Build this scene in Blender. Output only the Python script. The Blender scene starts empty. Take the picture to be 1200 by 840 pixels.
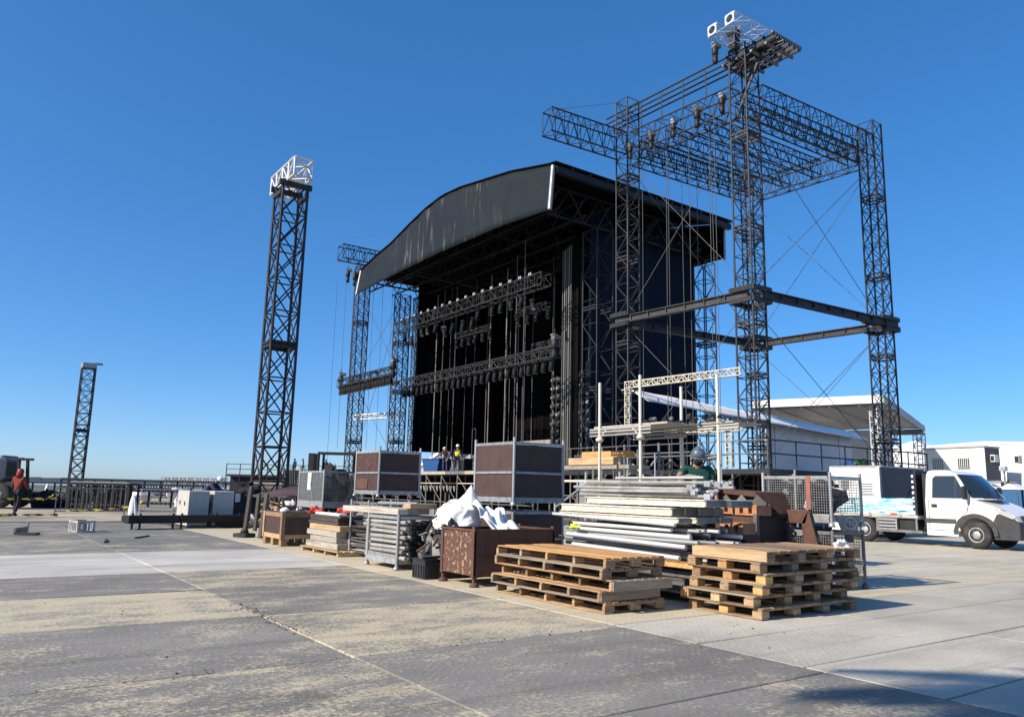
import bpy, bmesh, math, random
from mathutils import Vector, Matrix, Quaternion
random.seed(7)
scene = bpy.context.scene
R = math.radians
# ------------------------------------------------------------------ camera
H = 1.35
cosy, siny = 0.8146, 0.58
P, RO = R(9.8), R(1.35)
right = Vector((cosy, -siny, 0)); f0 = Vector((siny, cosy, 0)); zz = Vector((0, 0, 1))
fwd = f0*math.cos(P) + zz*math.sin(P); up = -f0*math.sin(P) + zz*math.cos(P)
ci = right*math.cos(RO) + up*math.sin(RO); cj = -right*math.sin(RO) + up*math.cos(RO)
cam = bpy.data.cameras.new("camera"); cam.lens = 27.0; cam.sensor_width = 36; cam.sensor_fit = 'HORIZONTAL'
cam.clip_end = 6000; cam.clip_start = 0.05
camo = bpy.data.objects.new("camera", cam); scene.collection.objects.link(camo)
camo.matrix_world = Matrix(((ci.x, cj.x, -fwd.x, 0), (ci.y, cj.y, -fwd.y, 0), (ci.z, cj.z, -fwd.z, H), (0, 0, 0, 1)))
scene.camera = camo
# ------------------------------------------------------------------ sky and sun
SUN_EL = R(34); sun_dir = Vector((-math.cos(SUN_EL)*0.9965, math.cos(SUN_EL)*0.083, math.sin(SUN_EL)))
w = bpy.data.worlds.new("World"); scene.world = w; w.use_nodes = True
nt = w.node_tree; bg = nt.nodes['Background']
sky = nt.nodes.new('ShaderNodeTexSky'); sky.sky_type = 'NISHITA'; sky.sun_disc = False
sky.sun_elevation = SUN_EL; sky.sun_rotation = math.atan2(sun_dir.x, sun_dir.y)
sky.altitude = 0; sky.air_density = 0.7; sky.dust_density = 0.6; sky.ozone_density = 8.0
gm_ = nt.nodes.new('ShaderNodeGamma'); gm_.inputs['Gamma'].default_value = 0.7; nt.links.new(sky.outputs[0], gm_.inputs['Color'])
hs = nt.nodes.new('ShaderNodeHueSaturation'); hs.inputs['Saturation'].default_value = 1.31; hs.inputs['Hue'].default_value = 0.503
nt.links.new(gm_.outputs[0], hs.inputs['Color']); nt.links.new(hs.outputs[0], bg.inputs[0]); bg.inputs[1].default_value = 0.148
sl = bpy.data.lights.new("sun", 'SUN'); sl.energy = 3.4; sl.angle = R(0.5); sl.color = (1.0, 0.90, 0.76)
so = bpy.data.objects.new("sun", sl); scene.collection.objects.link(so)
so.rotation_euler = sun_dir.to_track_quat('Z', 'Y').to_euler()
scene.view_settings.view_transform = 'Standard'; scene.view_settings.look = 'None'
scene.view_settings.exposure = 0.97; scene.view_settings.gamma = 1.0
# ------------------------------------------------------------------ materials
def nodes(name):
    m = bpy.data.materials.new(name); m.use_nodes = True
    t = m.node_tree; return m, t, t.nodes['Principled BSDF']
def ramp(t, a, b, ca, cb):
    r = t.nodes.new('ShaderNodeValToRGB'); e = r.color_ramp.elements
    e[0].position = a; e[1].position = b; e[0].color = (*ca, 1); e[1].color = (*cb, 1); return r
def noise(t, vec, scale, detail=4, rough=0.6):
    n = t.nodes.new('ShaderNodeTexNoise'); n.inputs['Scale'].default_value = scale
    n.inputs['Detail'].default_value = detail; n.inputs['Roughness'].default_value = rough
    if vec is not None: t.links.new(vec, n.inputs['Vector'])
    return n
def mixc(t, fac, a, b, mode='MIX'):
    m = t.nodes.new('ShaderNodeMix'); m.data_type = 'RGBA'; m.blend_type = mode
    for s, v in ((m.inputs[0], fac), (m.inputs[6], a), (m.inputs[7], b)):
        if hasattr(v, 'links'): t.links.new(v, s)
        elif isinstance(v, (int, float)): s.default_value = v
        else: s.default_value = (*v, 1)
    return m.outputs[2]
def coords(t, stretch=None, kind='Object'):
    c = t.nodes.new('ShaderNodeTexCoord'); o = c.outputs[kind]
    if stretch:
        mp = t.nodes.new('ShaderNodeMapping'); mp.inputs['Scale'].default_value = stretch
        t.links.new(o, mp.inputs['Vector']); o = mp.outputs[0]
    return o
def rnd_value(t, col, amt):
    oi = t.nodes.new('ShaderNodeObjectInfo'); mr = t.nodes.new('ShaderNodeMapRange')
    mr.inputs[3].default_value = 1-amt; mr.inputs[4].default_value = 1+amt
    t.links.new(oi.outputs['Random'], mr.inputs[0])
    hv = t.nodes.new('ShaderNodeHueSaturation'); t.links.new(mr.outputs[0], hv.inputs['Value'])
    t.links.new(col, hv.inputs['Color']); return hv.outputs[0]
def mat(name, col, rough=0.6, metal=0.0, col2=None, lo=0.45, hi=0.7, scale=6, bump=0.1, rnd=0.08, stretch=None, spec=0.4, bscale=None):
    m, t, b = nodes(name); v = coords(t, stretch)
    n = noise(t, v, scale, 6)
    c2 = col2 if col2 else tuple(c*0.7 for c in col)
    r = ramp(t, lo, hi, col, c2); t.links.new(n.outputs[0], r.inputs[0])
    out = rnd_value(t, r.outputs[0], rnd) if rnd else r.outputs[0]
    t.links.new(out, b.inputs['Base Color'])
    b.inputs['Roughness'].default_value = rough; b.inputs['Metallic'].default_value = metal
    b.inputs['Specular IOR Level'].default_value = spec
    if bump:
        bn = noise(t, v, bscale or scale*5, 4); bp = t.nodes.new('ShaderNodeBump'); bp.inputs['Strength'].default_value = bump
        bp.inputs['Distance'].default_value = 0.02
        t.links.new(bn.outputs[0], bp.inputs['Height']); t.links.new(bp.outputs[0], b.inputs['Normal'])
    return m
def wood(name, a, b_, rnd=0.25):
    m, t, b = nodes(name); v = coords(t, (1.2, 14, 14)); oi = t.nodes.new('ShaderNodeObjectInfo')
    va = t.nodes.new('ShaderNodeVectorMath'); va.operation = 'ADD'; t.links.new(v, va.inputs[0])
    mul = t.nodes.new('ShaderNodeMath'); mul.operation = 'MULTIPLY'; mul.inputs[1].default_value = 57
    t.links.new(oi.outputs['Random'], mul.inputs[0]); t.links.new(mul.outputs[0], va.inputs[1])
    n = noise(t, va.outputs[0], 3, 6, 0.65); r = ramp(t, 0.33, 0.68, a, b_); t.links.new(n.outputs[0], r.inputs[0])
    n2 = noise(t, va.outputs[0], 0.9, 3); r2 = ramp(t, 0.5, 0.75, (1, 1, 1), (0.45, 0.42, 0.4)); t.links.new(n2.outputs[0], r2.inputs[0])
    c = mixc(t, 0.8, r.outputs[0], r2.outputs[0], 'MULTIPLY')
    t.links.new(rnd_value(t, c, rnd), b.inputs['Base Color']); b.inputs['Roughness'].default_value = 0.8
    bp = t.nodes.new('ShaderNodeBump'); bp.inputs['Strength'].default_value = 0.35; bp.inputs['Distance'].default_value = 0.01
    t.links.new(n.outputs[0], bp.inputs['Height']); t.links.new(bp.outputs[0], b.inputs['Normal'])
    return m
M = {}
M['dark_steel'] = mat('dark_steel', (0.022, 0.024, 0.029), 0.55, 0.2, (0.05, 0.044, 0.038), 0.5, 0.75, 3, 0, 0.25)
M['tower_steel'] = mat('tower_steel', (0.036, 0.036, 0.038), 0.55, 0.2, (0.085, 0.072, 0.06), 0.5, 0.75, 3, 0, 0.3)
M['black'] = mat('black_paint', (0.012, 0.012, 0.014), 0.55, 0, (0.022, 0.022, 0.024), bump=0.05)
M['galv'] = mat('galvanised', (0.42, 0.43, 0.43), 0.5, 0.55, (0.28, 0.28, 0.27), 0.4, 0.7, 9, 0.05, 0.15)
M['pipe'] = mat('pipe_steel', (0.50, 0.49, 0.46), 0.5, 0.4, (0.30, 0.28, 0.25), 0.4, 0.7, 3, 0.05, 0.25)
M['alu'] = mat('aluminium', (0.72, 0.72, 0.71), 0.42, 0.3, (0.55, 0.55, 0.55), 0.4, 0.7, 8, 0.03, 0.1)
M['pale_steel'] = mat('pale_steel', (0.66, 0.62, 0.51), 0.55, 0.1, (0.42, 0.39, 0.33), 0.45, 0.72, 5, 0.08, 0.15, (0.4, 3, 3))
M['grey_steel'] = mat('grey_steel', (0.20, 0.20, 0.20), 0.55, 0.3, (0.10, 0.095, 0.09), 0.4, 0.7, 4, 0.08, 0.25)
M['brown_ply'] = mat('brown_ply', (0.072, 0.040, 0.034), 0.65, 0, (0.05, 0.029, 0.025), 0.4, 0.7, 4, 0.1, 0.1)
M['rust'] = mat('rust_paint', (0.115, 0.055, 0.042), 0.75, 0.1, (0.40, 0.29, 0.14), 0.55, 0.62, 15, 0.25, 0.05)
M['rust_plain'] = mat('rust_plain', (0.12, 0.06, 0.042), 0.8, 0.1, (0.07, 0.035, 0.03), 0.4, 0.7, 6, 0.2, 0.1)
M['plywhite'] = mat('white_paint', (0.78, 0.78, 0.75), 0.5, 0, (0.66, 0.64, 0.58), 0.5, 0.75, 3, 0.03, 0.03)
M['wood_pallet'] = wood('pallet_wood', (0.46, 0.30, 0.16), (0.23, 0.145, 0.078), 0.36)
M['wood_pale'] = wood('pale_wood', (0.58, 0.42, 0.24), (0.40, 0.265, 0.14))
M['wood_orange'] = wood('orange_wood', (0.62, 0.35, 0.13), (0.42, 0.22, 0.08))
M['wood_grey'] = wood('grey_wood', (0.46, 0.42, 0.36), (0.30, 0.27, 0.23))
M['wood_dark'] = wood('dark_wood', (0.09, 0.075, 0.065), (0.05, 0.04, 0.036))
M['wood_weathered'] = wood('weathered_wood', (0.33, 0.27, 0.20), (0.20, 0.16, 0.12), 0.3)
M['wood_stained'] = wood('stained_wood', (0.24, 0.15, 0.085), (0.13, 0.085, 0.05), 0.3)
M['terracotta'] = mat('terracotta', (0.42, 0.20, 0.10), 0.8, 0, (0.28, 0.13, 0.07), bump=0.2)
M['rubber'] = mat('rubber', (0.025, 0.024, 0.023), 0.8, 0, (0.075, 0.068, 0.06), 0.5, 0.7, 5, 0.1)
M['plastic_black'] = mat('plastic_black', (0.02, 0.02, 0.021), 0.45, 0, (0.035, 0.034, 0.034), bump=0.05)
M['trim'] = mat('grey_trim', (0.045, 0.045, 0.047), 0.6, 0, (0.07, 0.068, 0.066), bump=0.03)
M['car_white'] = mat('car_white', (0.80, 0.79, 0.75), 0.25, 0, (0.72, 0.68, 0.58), 0.5, 0.8, 2.5, 0.0, 0, spec=0.5)
M['concrete'] = mat('concrete', (0.47, 0.455, 0.42), 0.85, 0, (0.38, 0.37, 0.34), 0.4, 0.7, 5, 0.2)
M['tent_white'] = mat('tent_white', (0.80, 0.80, 0.80), 0.55, 0, (0.72, 0.72, 0.71), 0.4, 0.7, 0.6, 0.0, 0.02)
M['tent_grey'] = mat('tent_grey', (0.36, 0.37, 0.38), 0.6, 0, (0.30, 0.31, 0.32), 0.4, 0.7, 0.5, 0, 0.02)
M['tent_wall'] = mat('tent_wall', (0.55, 0.57, 0.60), 0.6, 0, (0.47, 0.49, 0.52), 0.4, 0.7, 0.7, 0, 0.02)
M['curtain'] = mat('black_curtain', (0.006, 0.006, 0.007), 0.95, 0, (0.009, 0.009, 0.01), bump=0, spec=0.05)
M['navy'] = mat('navy_curtain', (0.010, 0.017, 0.032), 0.9, 0, (0.013, 0.021, 0.038), 0.4, 0.7, 0.4, 0, spec=0.05)
M['toilet_blue'] = mat('toilet_blue', (0.035, 0.11, 0.24), 0.45, 0, (0.03, 0.09, 0.2), bump=0)
M['lamp_black'] = mat('lamp_black', (0.010, 0.010, 0.011), 0.6, 0, (0.016, 0.016, 0.017), bump=0, spec=0.15)
M['rope'] = mat('cable_grey', (0.10, 0.10, 0.105), 0.7, 0, (0.06, 0.06, 0.06), bump=0)
M['rope_light'] = mat('cable_light', (0.24, 0.23, 0.21), 0.7, 0, (0.15, 0.145, 0.13), bump=0)
M['skin'] = mat('skin', (0.36, 0.19, 0.12), 0.6, 0, (0.30, 0.15, 0.09), bump=0, rnd=0)
M['skin_dark'] = mat('skin_dark', (0.14, 0.07, 0.045), 0.6, 0, (0.11, 0.055, 0.035), bump=0, rnd=0)
M['hair'] = mat('hair', (0.012, 0.009, 0.007), 0.7, 0, bump=0)
M['green_cloth'] = mat('green_cloth', (0.012, 0.065, 0.048), 0.85, 0, (0.009, 0.05, 0.038), bump=0.2, rnd=0)
M['red_cloth'] = mat('red_cloth', (0.22, 0.035, 0.024), 0.85, 0, bump=0.2, rnd=0)
M['navy_cloth'] = mat('navy_cloth', (0.025, 0.035, 0.09), 0.85, 0, bump=0.2, rnd=0)
M['black_cloth'] = mat('black_cloth', (0.015, 0.015, 0.018), 0.85, 0, bump=0.2, rnd=0)
M['denim'] = mat('denim', (0.05, 0.07, 0.13), 0.85, 0, bump=0.2, rnd=0)
M['teal_cloth'] = mat('teal_cloth', (0.06, 0.32, 0.34), 0.85, 0, bump=0.2, rnd=0)
M['grey_cloth'] = mat('grey_cloth', (0.2, 0.2, 0.2), 0.85, 0, bump=0.2, rnd=0)
M['hivis'] = mat('hivis', (0.62, 0.75, 0.06), 0.7, 0, bump=0.1, rnd=0)
M['helmet_white'] = mat('helmet_white', (0.75, 0.75, 0.74), 0.3, 0, bump=0, rnd=0)
M['helmet_grey'] = mat('helmet_grey', (0.10, 0.13, 0.16), 0.3, 0, bump=0, rnd=0)
M['helmet_red'] = mat('helmet_red', (0.30, 0.04, 0.03), 0.35, 0, bump=0, rnd=0)
M['red'] = mat('red_plastic', (0.5, 0.06, 0.035), 0.5, 0, bump=0.05)
M['faded_red2'] = mat('faded_red_strip', (0.30, 0.11, 0.085), 0.8, 0, (0.2, 0.09, 0.07), bump=0.1)
M['blue_tarp'] = mat('blue_tarp', (0.02, 0.07, 0.20), 0.5, 0, bump=0.1)
M['navy_bag'] = mat('navy_bag', (0.02, 0.03, 0.12), 0.55, 0, bump=0.1)
M['leaf'] = mat('leaf', (0.06, 0.16, 0.025), 0.6, 0, (0.035, 0.09, 0.015), bump=0, rnd=0.2)
M['trunk'] = mat('trunk', (0.16, 0.12, 0.08), 0.9, 0, bump=0.4)
M['loader_grey'] = mat('loader_grey', (0.22, 0.23, 0.24), 0.4, 0, (0.17, 0.18, 0.19), bump=0)
M['loader_blue'] = mat('loader_blue', (0.02, 0.05, 0.11), 0.4, 0, bump=0)
M['mesh_wire'] = mat('mesh_wire', (0.34, 0.34, 0.33), 0.5, 0.5, bump=0)
M['screen_shade_grey'] = mat('screen_shade_grey', (0.105, 0.10, 0.11), 0.7, 0, (0.085, 0.082, 0.09), 0.4, 0.7, 1.5, 0.03, 0)
M['lamp_lens'] = mat('lamp_lens', (0.55, 0.56, 0.58), 0.15, 0.3, bump=0, rnd=0.1)
M['yellow_tape'] = None
def glass(name, col, rough=0.05):
    m, t, b = nodes(name); b.inputs['Base Color'].default_value = (*col, 1); b.inputs['Roughness'].default_value = rough
    b.inputs['Specular IOR Level'].default_value = 0.8; b.inputs['Coat Weight'].default_value = 0.3; return m
M['glass'] = glass('dark_glass', (0.018, 0.026, 0.032))
M['lens'] = glass('headlight_lens', (0.45, 0.44, 0.40), 0.12)
# striped barrier tape (twisted yellow and black)
m, t, b = nodes('barrier_tape'); v = coords(t); wv = t.nodes.new('ShaderNodeTexWave'); wv.bands_direction = 'DIAGONAL'
wv.inputs['Scale'].default_value = 1.4; t.links.new(v, wv.inputs['Vector']); r = ramp(t, 0.45, 0.55, (0.62, 0.50, 0.06), (0.03, 0.03, 0.03))
t.links.new(wv.outputs[0], r.inputs[0]); t.links.new(r.outputs[0], b.inputs['Base Color']); M['yellow_tape'] = m
# white crumpled sheet
m, t, b = nodes('white_sheet'); v = coords(t); n = noise(t, v, 3, 5); r = ramp(t, 0.4, 0.75, (0.72, 0.72, 0.71), (0.58, 0.58, 0.57))
t.links.new(n.outputs[0], r.inputs[0]); t.links.new(r.outputs[0], b.inputs['Base Color']); b.inputs['Roughness'].default_value = 0.45; M['sheet'] = m
# teal printed boards of the truck bed
m, t, b = nodes('teal_print'); v = coords(t, (1.5, 1, 9)); n = noise(t, v, 1.6, 4, 0.6)
r = t.nodes.new('ShaderNodeValToRGB'); e = r.color_ramp.elements
e[0].position = 0.33; e[0].color = (0.02, 0.13, 0.25, 1); e[1].position = 0.74; e[1].color = (0.72, 0.76, 0.74, 1)
for p_, c_ in ((0.40, (0.10, 0.38, 0.48)), (0.48, (0.34, 0.62, 0.66)), (0.57, (0.62, 0.76, 0.76))):
    x = e.new(p_); x.color = (*c_, 1)
t.links.new(n.outputs[0], r.inputs[0]); n2 = noise(t, coords(t), 11, 3); r2 = ramp(t, 0.62, 0.7, (1, 1, 1), (0.35, 0.27, 0.2)); t.links.new(n2.outputs[0], r2.inputs[0])
t.links.new(mixc(t, 0.7, r.outputs[0], r2.outputs[0], 'MULTIPLY'), b.inputs['Base Color']); b.inputs['Roughness'].default_value = 0.4; M['teal'] = m
# stage fascia: dark vinyl with pale scuffs running down it
m, t, b = nodes('fascia_vinyl'); 
c = t.nodes.new('ShaderNodeTexCoord'); sep = t.nodes.new('ShaderNodeSeparateXYZ'); t.links.new(c.outputs['Object'], sep.inputs[0])
ad = t.nodes.new('ShaderNodeMath'); ad.operation = 'MULTIPLY_ADD'; ad.inputs[1].default_value = -0.10
t.links.new(sep.outputs['Z'], ad.inputs[0]); t.links.new(sep.outputs['Y'], ad.inputs[2])
cmb = t.nodes.new('ShaderNodeCombineXYZ'); t.links.new(ad.outputs[0], cmb.inputs[1])
zs = t.nodes.new('ShaderNodeMath'); zs.operation = 'MULTIPLY'; zs.inputs[1].default_value = 0.12; t.links.new(sep.outputs['Z'], zs.inputs[0]); t.links.new(zs.outputs[0], cmb.inputs[2])
n = noise(t, cmb.outputs[0], 2.6, 5, 0.7); r = ramp(t, 0.55, 0.68, (0, 0, 0), (1, 1, 1)); t.links.new(n.outputs[0], r.inputs[0])
n3 = noise(t, c.outputs['Object'], 0.2, 2); r3 = ramp(t, 0.42, 0.6, (0, 0, 0), (1, 1, 1)); t.links.new(n3.outputs[0], r3.inputs[0])
yo = t.nodes.new('ShaderNodeMath'); yo.operation = 'SUBTRACT'; yo.inputs[1].default_value = -0.5; t.links.new(sep.outputs['Y'], yo.inputs[0])
ya = t.nodes.new('ShaderNodeMath'); ya.operation = 'ABSOLUTE'; t.links.new(yo.outputs[0], ya.inputs[0])
ym = t.nodes.new('ShaderNodeMapRange'); ym.inputs[1].default_value = 2.0; ym.inputs[2].default_value = 9.0; ym.inputs[3].default_value = 1.0; ym.inputs[4].default_value = 0.0; t.links.new(ya.outputs[0], ym.inputs[0])
fm = mixc(t, 1.0, mixc(t, 1.0, r.outputs[0], r3.outputs[0], 'MULTIPLY'), ym.outputs[0], 'MULTIPLY')
base = ramp(t, 0.3, 0.7, (0.013, 0.0175, 0.022), (0.018, 0.023, 0.028)); nb = noise(t, c.outputs['Object'], 0.5, 3); t.links.new(nb.outputs[0], base.inputs[0])
t.links.new(mixc(t, fm, base.outputs[0], (0.21, 0.195, 0.165)), b.inputs['Base Color']); b.inputs['Roughness'].default_value = 0.6; b.inputs['Specular IOR Level'].default_value = 0.12
M['fascia'] = m
# ground panels : colour and sand amount come with each panel (object colour)
m, t, b = nodes('floor_panel'); oi = t.nodes.new('ShaderNodeObjectInfo'); geo = t.nodes.new('ShaderNodeNewGeometry')
mp = t.nodes.new('ShaderNodeMapping'); mp.inputs['Scale'].default_value = (1, 1.7, 1); t.links.new(geo.outputs['Position'], mp.inputs['Vector'])
n1 = noise(t, mp.outputs[0], 1.1, 9, 0.72); n2 = noise(t, geo.outputs['Position'], 26, 4, 0.7); n4 = noise(t, mp.outputs[0], 0.45, 5, 0.6)
mix1 = t.nodes.new('ShaderNodeMath'); mix1.operation = 'MULTIPLY_ADD'; mix1.inputs[1].default_value = 0.62; t.links.new(n2.outputs[0], mix1.inputs[0]); t.links.new(n1.outputs[0], mix1.inputs[2])
al = t.nodes.new('ShaderNodeMapRange'); al.inputs[3].default_value = -0.54; al.inputs[4].default_value = -0.10; t.links.new(oi.outputs['Alpha'], al.inputs[0])
sm = t.nodes.new('ShaderNodeMath'); sm.operation = 'ADD'; t.links.new(mix1.outputs[0], sm.inputs[0]); t.links.new(al.outputs[0], sm.inputs[1])
rs = ramp(t, 0.47, 0.66, (0, 0, 0), (1, 1, 1)); t.links.new(sm.outputs[0], rs.inputs[0])
dv = ramp(t, 0.3, 0.7, (0.72, 0.72, 0.72), (1.2, 1.19, 1.17)); t.links.new(n4.outputs[0], dv.inputs[0])
fine = ramp(t, 0.3, 0.7, (0.86, 0.86, 0.86), (1.12, 1.12, 1.12)); t.links.new(n2.outputs[0], fine.inputs[0])
bc = mixc(t, 1.0, mixc(t, 1.0, oi.outputs['Color'], dv.outputs[0], 'MULTIPLY'), fine.outputs[0], 'MULTIPLY')
sc = ramp(t, 0.3, 0.75, (0.49, 0.42, 0.28), (0.66, 0.575, 0.40)); t.links.new(n2.outputs[0], sc.inputs[0])
ff = t.nodes.new('ShaderNodeMath'); ff.operation = 'MULTIPLY'; ff.inputs[1].default_value = 0.85; t.links.new(rs.outputs[0], ff.inputs[0])
ch_ = t.nodes.new('ShaderNodeTexChecker'); ch_.inputs['Scale'].default_value = 22; t.links.new(geo.outputs['Position'], ch_.inputs['Vector'])
mp2 = t.nodes.new('ShaderNodeMapping'); mp2.inputs['Scale'].default_value = (0.10, 2.6, 1); mp2.inputs['Rotation'].default_value = (0, 0, 0.25); t.links.new(geo.outputs['Position'], mp2.inputs['Vector'])
tyre = noise(t, mp2.outputs[0], 1.0, 5, 0.6); rty = ramp(t, 0.56, 0.66, (1, 1, 1), (0.84, 0.83, 0.82)); t.links.new(tyre.outputs[0], rty.inputs[0])
st_ = noise(t, geo.outputs['Position'], 0.62, 5, 0.7); rst = ramp(t, 0.60, 0.72, (1, 1, 1), (0.66, 0.63, 0.60)); t.links.new(st_.outputs[0], rst.inputs[0])
ckr = ramp(t, 0.0, 1.0, (0.97, 0.97, 0.97), (1.02, 1.02, 1.02)); t.links.new(ch_.outputs['Fac'], ckr.inputs[0])
t.links.new(mixc(t, 1.0, mixc(t, 1.0, mixc(t, ff.outputs[0], bc, sc.outputs[0]), mixc(t, 1.0, rst.outputs[0], rty.outputs[0], 'MULTIPLY'), 'MULTIPLY'), ckr.outputs[0], 'MULTIPLY'), b.inputs['Base Color']); b.inputs['Roughness'].default_value = 0.75; b.inputs['Specular IOR Level'].default_value = 0.3
ch = t.nodes.new('ShaderNodeTexChecker'); ch.inputs['Scale'].default_value = 26; t.links.new(geo.outputs['Position'], ch.inputs['Vector'])
hm = t.nodes.new('ShaderNodeMath'); hm.operation = 'MULTIPLY_ADD'; hm.inputs[1].default_value = 0.5; t.links.new(ch.outputs['Fac'], hm.inputs[0]); t.links.new(n2.outputs[0], hm.inputs[2])
bp = t.nodes.new('ShaderNodeBump'); bp.inputs['Strength'].default_value = 0.55; bp.inputs['Distance'].default_value = 0.02
t.links.new(hm.outputs[0], bp.inputs['Height']); t.links.new(bp.outputs[0], b.inputs['Normal']); M['panel'] = m
# sand
m, t, b = nodes('sand'); geo = t.nodes.new('ShaderNodeNewGeometry'); n1 = noise(t, geo.outputs['Position'], 0.16, 8, 0.6); n2 = noise(t, geo.outputs['Position'], 3, 6, 0.7)
r1 = ramp(t, 0.40, 0.60, (0.22, 0.20, 0.17), (0.50, 0.42, 0.30)); t.links.new(n1.outputs[0], r1.inputs[0])
r2 = ramp(t, 0.25, 0.75, (0.7, 0.7, 0.7), (1.15, 1.15, 1.15)); t.links.new(n2.outputs[0], r2.inputs[0])
t.links.new(mixc(t, 1.0, r1.outputs[0], r2.outputs[0], 'MULTIPLY'), b.inputs['Base Color']); b.inputs['Roughness'].default_value = 0.95
bp = t.nodes.new('ShaderNodeBump'); bp.inputs['Strength'].default_value = 0.6; bp.inputs['Distance'].default_value = 0.05
t.links.new(n2.outputs[0], bp.inputs['Height']); t.links.new(bp.outputs[0], b.inputs['Normal']); M['sand'] = m
M['joint_dirt'] = mat('joint_dirt', (0.06, 0.055, 0.048), 0.95, 0, (0.32, 0.27, 0.19), 0.55, 0.7, 1.5, 0.2, 0)
M['scrub'] = mat('scrub', (0.075, 0.08, 0.07), 0.95, 0, (0.15, 0.14, 0.115), 0.45, 0.6, 0.05, 0, 0)
M['hill'] = mat('far_trees', (0.045, 0.065, 0.075), 0.95, 0, (0.06, 0.08, 0.085), 0.4, 0.7, 0.02, 0, 0)
m, t, b = nodes('sea_water'); b.inputs['Base Color'].default_value = (0.30, 0.38, 0.42, 1); b.inputs['Roughness'].default_value = 0.35
geo = t.nodes.new('ShaderNodeNewGeometry'); n2 = noise(t, geo.outputs['Position'], 0.15, 4); bp = t.nodes.new('ShaderNodeBump'); bp.inputs['Distance'].default_value = 0.6
t.links.new(n2.outputs[0], bp.inputs['Height']); t.links.new(bp.outputs[0], b.inputs['Normal']); M['sea'] = m
# ------------------------------------------------------------------ mesh helpers
COL = scene.collection
class MB:
    def __init__(s): s.v = []; s.f = []; s.sm = []
    def add(s, vs, fs, smooth=False, T=None):
        o = len(s.v)
        s.v += [tuple(T @ Vector(p)) if T is not None else tuple(p) for p in vs]
        s.f += [tuple(i+o for i in f) for f in fs]; s.sm += [smooth]*len(fs); return s
    def box(s, x0, x1, y0, y1, z0, z1, T=None):
        vs = [(x, y, z) for z in (z0, z1) for y in (y0, y1) for x in (x0, x1)]
        return s.add(vs, [(0, 2, 3, 1), (4, 5, 7, 6), (0, 1, 5, 4), (2, 6, 7, 3), (0, 4, 6, 2), (1, 3, 7, 5)], False, T)
    def bx(s, c, d, T=None):
        return s.box(c[0]-d[0]/2, c[0]+d[0]/2, c[1]-d[1]/2, c[1]+d[1]/2, c[2]-d[2]/2, c[2]+d[2]/2, T)
    def tube(s, p, q, r, n=6, r2=None, caps=True, T=None):
        p = Vector(p); q = Vector(q); d = (q-p).normalized(); r2 = r if r2 is None else r2
        a = d.orthogonal().normalized(); b = d.cross(a)
        vs = []
        for c, rr in ((p, r), (q, r2)):
            for i in range(n):
                th = 2*math.pi*i/n; vs.append(c + a*rr*math.cos(th) + b*rr*math.sin(th))
        s.add(vs, [(i, (i+1) % n, n+(i+1) % n, n+i) for i in range(n)], True, T)
        if caps: s.add(vs[:n], [tuple(reversed(range(n)))], False, T); s.add(vs[n:], [tuple(range(n))], False, T)
        return s
    def bar(s, p, q, w, h, upv=(0, 0, 1), T=None):
        p = Vector(p); q = Vector(q); d = (q-p).normalized(); u = Vector(upv); x = d.cross(u)
        if x.length < 1e-4: x = d.orthogonal()
        x.normalize(); u = x.cross(d)
        vs = [c + x*sx*w/2 + u*su*h/2 for c in (p, q) for su in (-1, 1) for sx in (-1, 1)]
        return s.add(vs, [(0, 1, 3, 2), (4, 6, 7, 5), (0, 4, 5, 1), (2, 3, 7, 6), (0, 2, 6, 4), (1, 5, 7, 3)], False, T)
    def lathe(s, prof, n=12, T=None, axis='z', smooth=True):
        vs = []
        for (r, z) in prof:
            for i in range(n):
                th = 2*math.pi*i/n; x, y = r*math.cos(th), r*math.sin(th)
                vs.append((x, y, z) if axis == 'z' else ((x, z, y) if axis == 'y' else (z, x, y)))
        fs = []
        for k in range(len(prof)-1):
            for i in range(n):
                a, b_ = k*n+i, k*n+(i+1) % n; fs.append((a, b_, b_+n, a+n))
        fs.append(tuple(reversed(range(n)))); fs.append(tuple(range((len(prof)-1)*n, len(prof)*n)))
        return s.add(vs, fs, smooth, T)
    def prism(s, pts, a0, a1, axis='y', T=None):
        n = len(pts); vs = []
        for a in (a0, a1):
            for (u_, v_) in pts: vs.append((u_, a, v_) if axis == 'y' else ((a, u_, v_) if axis == 'x' else (u_, v_, a)))
        fs = [tuple(range(n)), tuple(reversed(range(n, 2*n)))] + [(i, i+n, (i+1) % n+n, (i+1) % n) for i in range(n)]
        return s.add(vs, fs, False, T)
    def mesh(s, name, m, bevel=0):
        me = bpy.data.meshes.new(name); me.from_pydata(s.v, [], s.f)
        bm = bmesh.new(); bm.from_mesh(me)
        for f, sm_ in zip(bm.faces, s.sm): f.smooth = sm_
        bmesh.ops.recalc_face_normals(bm, faces=bm.faces)
        if bevel: bmesh.ops.bevel(bm, geom=[e for e in bm.edges if not e.smooth or True], offset=bevel, segments=1, affect='EDGES', clamp_overlap=True)
        bm.to_mesh(me); bm.free()
        me.materials.append(M[m] if isinstance(m, str) else m); return me
def tag(o, label=None, cat=None, group=None, kind=None):
    if label: o['label'] = label
    if cat: o['category'] = cat
    if group: o['group'] = group
    if kind: o['kind'] = kind
    return o
def thing(name, label, cat, loc=(0, 0, 0), rz=0, group=None):
    o = bpy.data.objects.new(name, None); COL.objects.link(o); o.empty_display_size = 0.2
    o.location = loc; o.rotation_euler = (0, 0, rz); return tag(o, label, cat, group)
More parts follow.
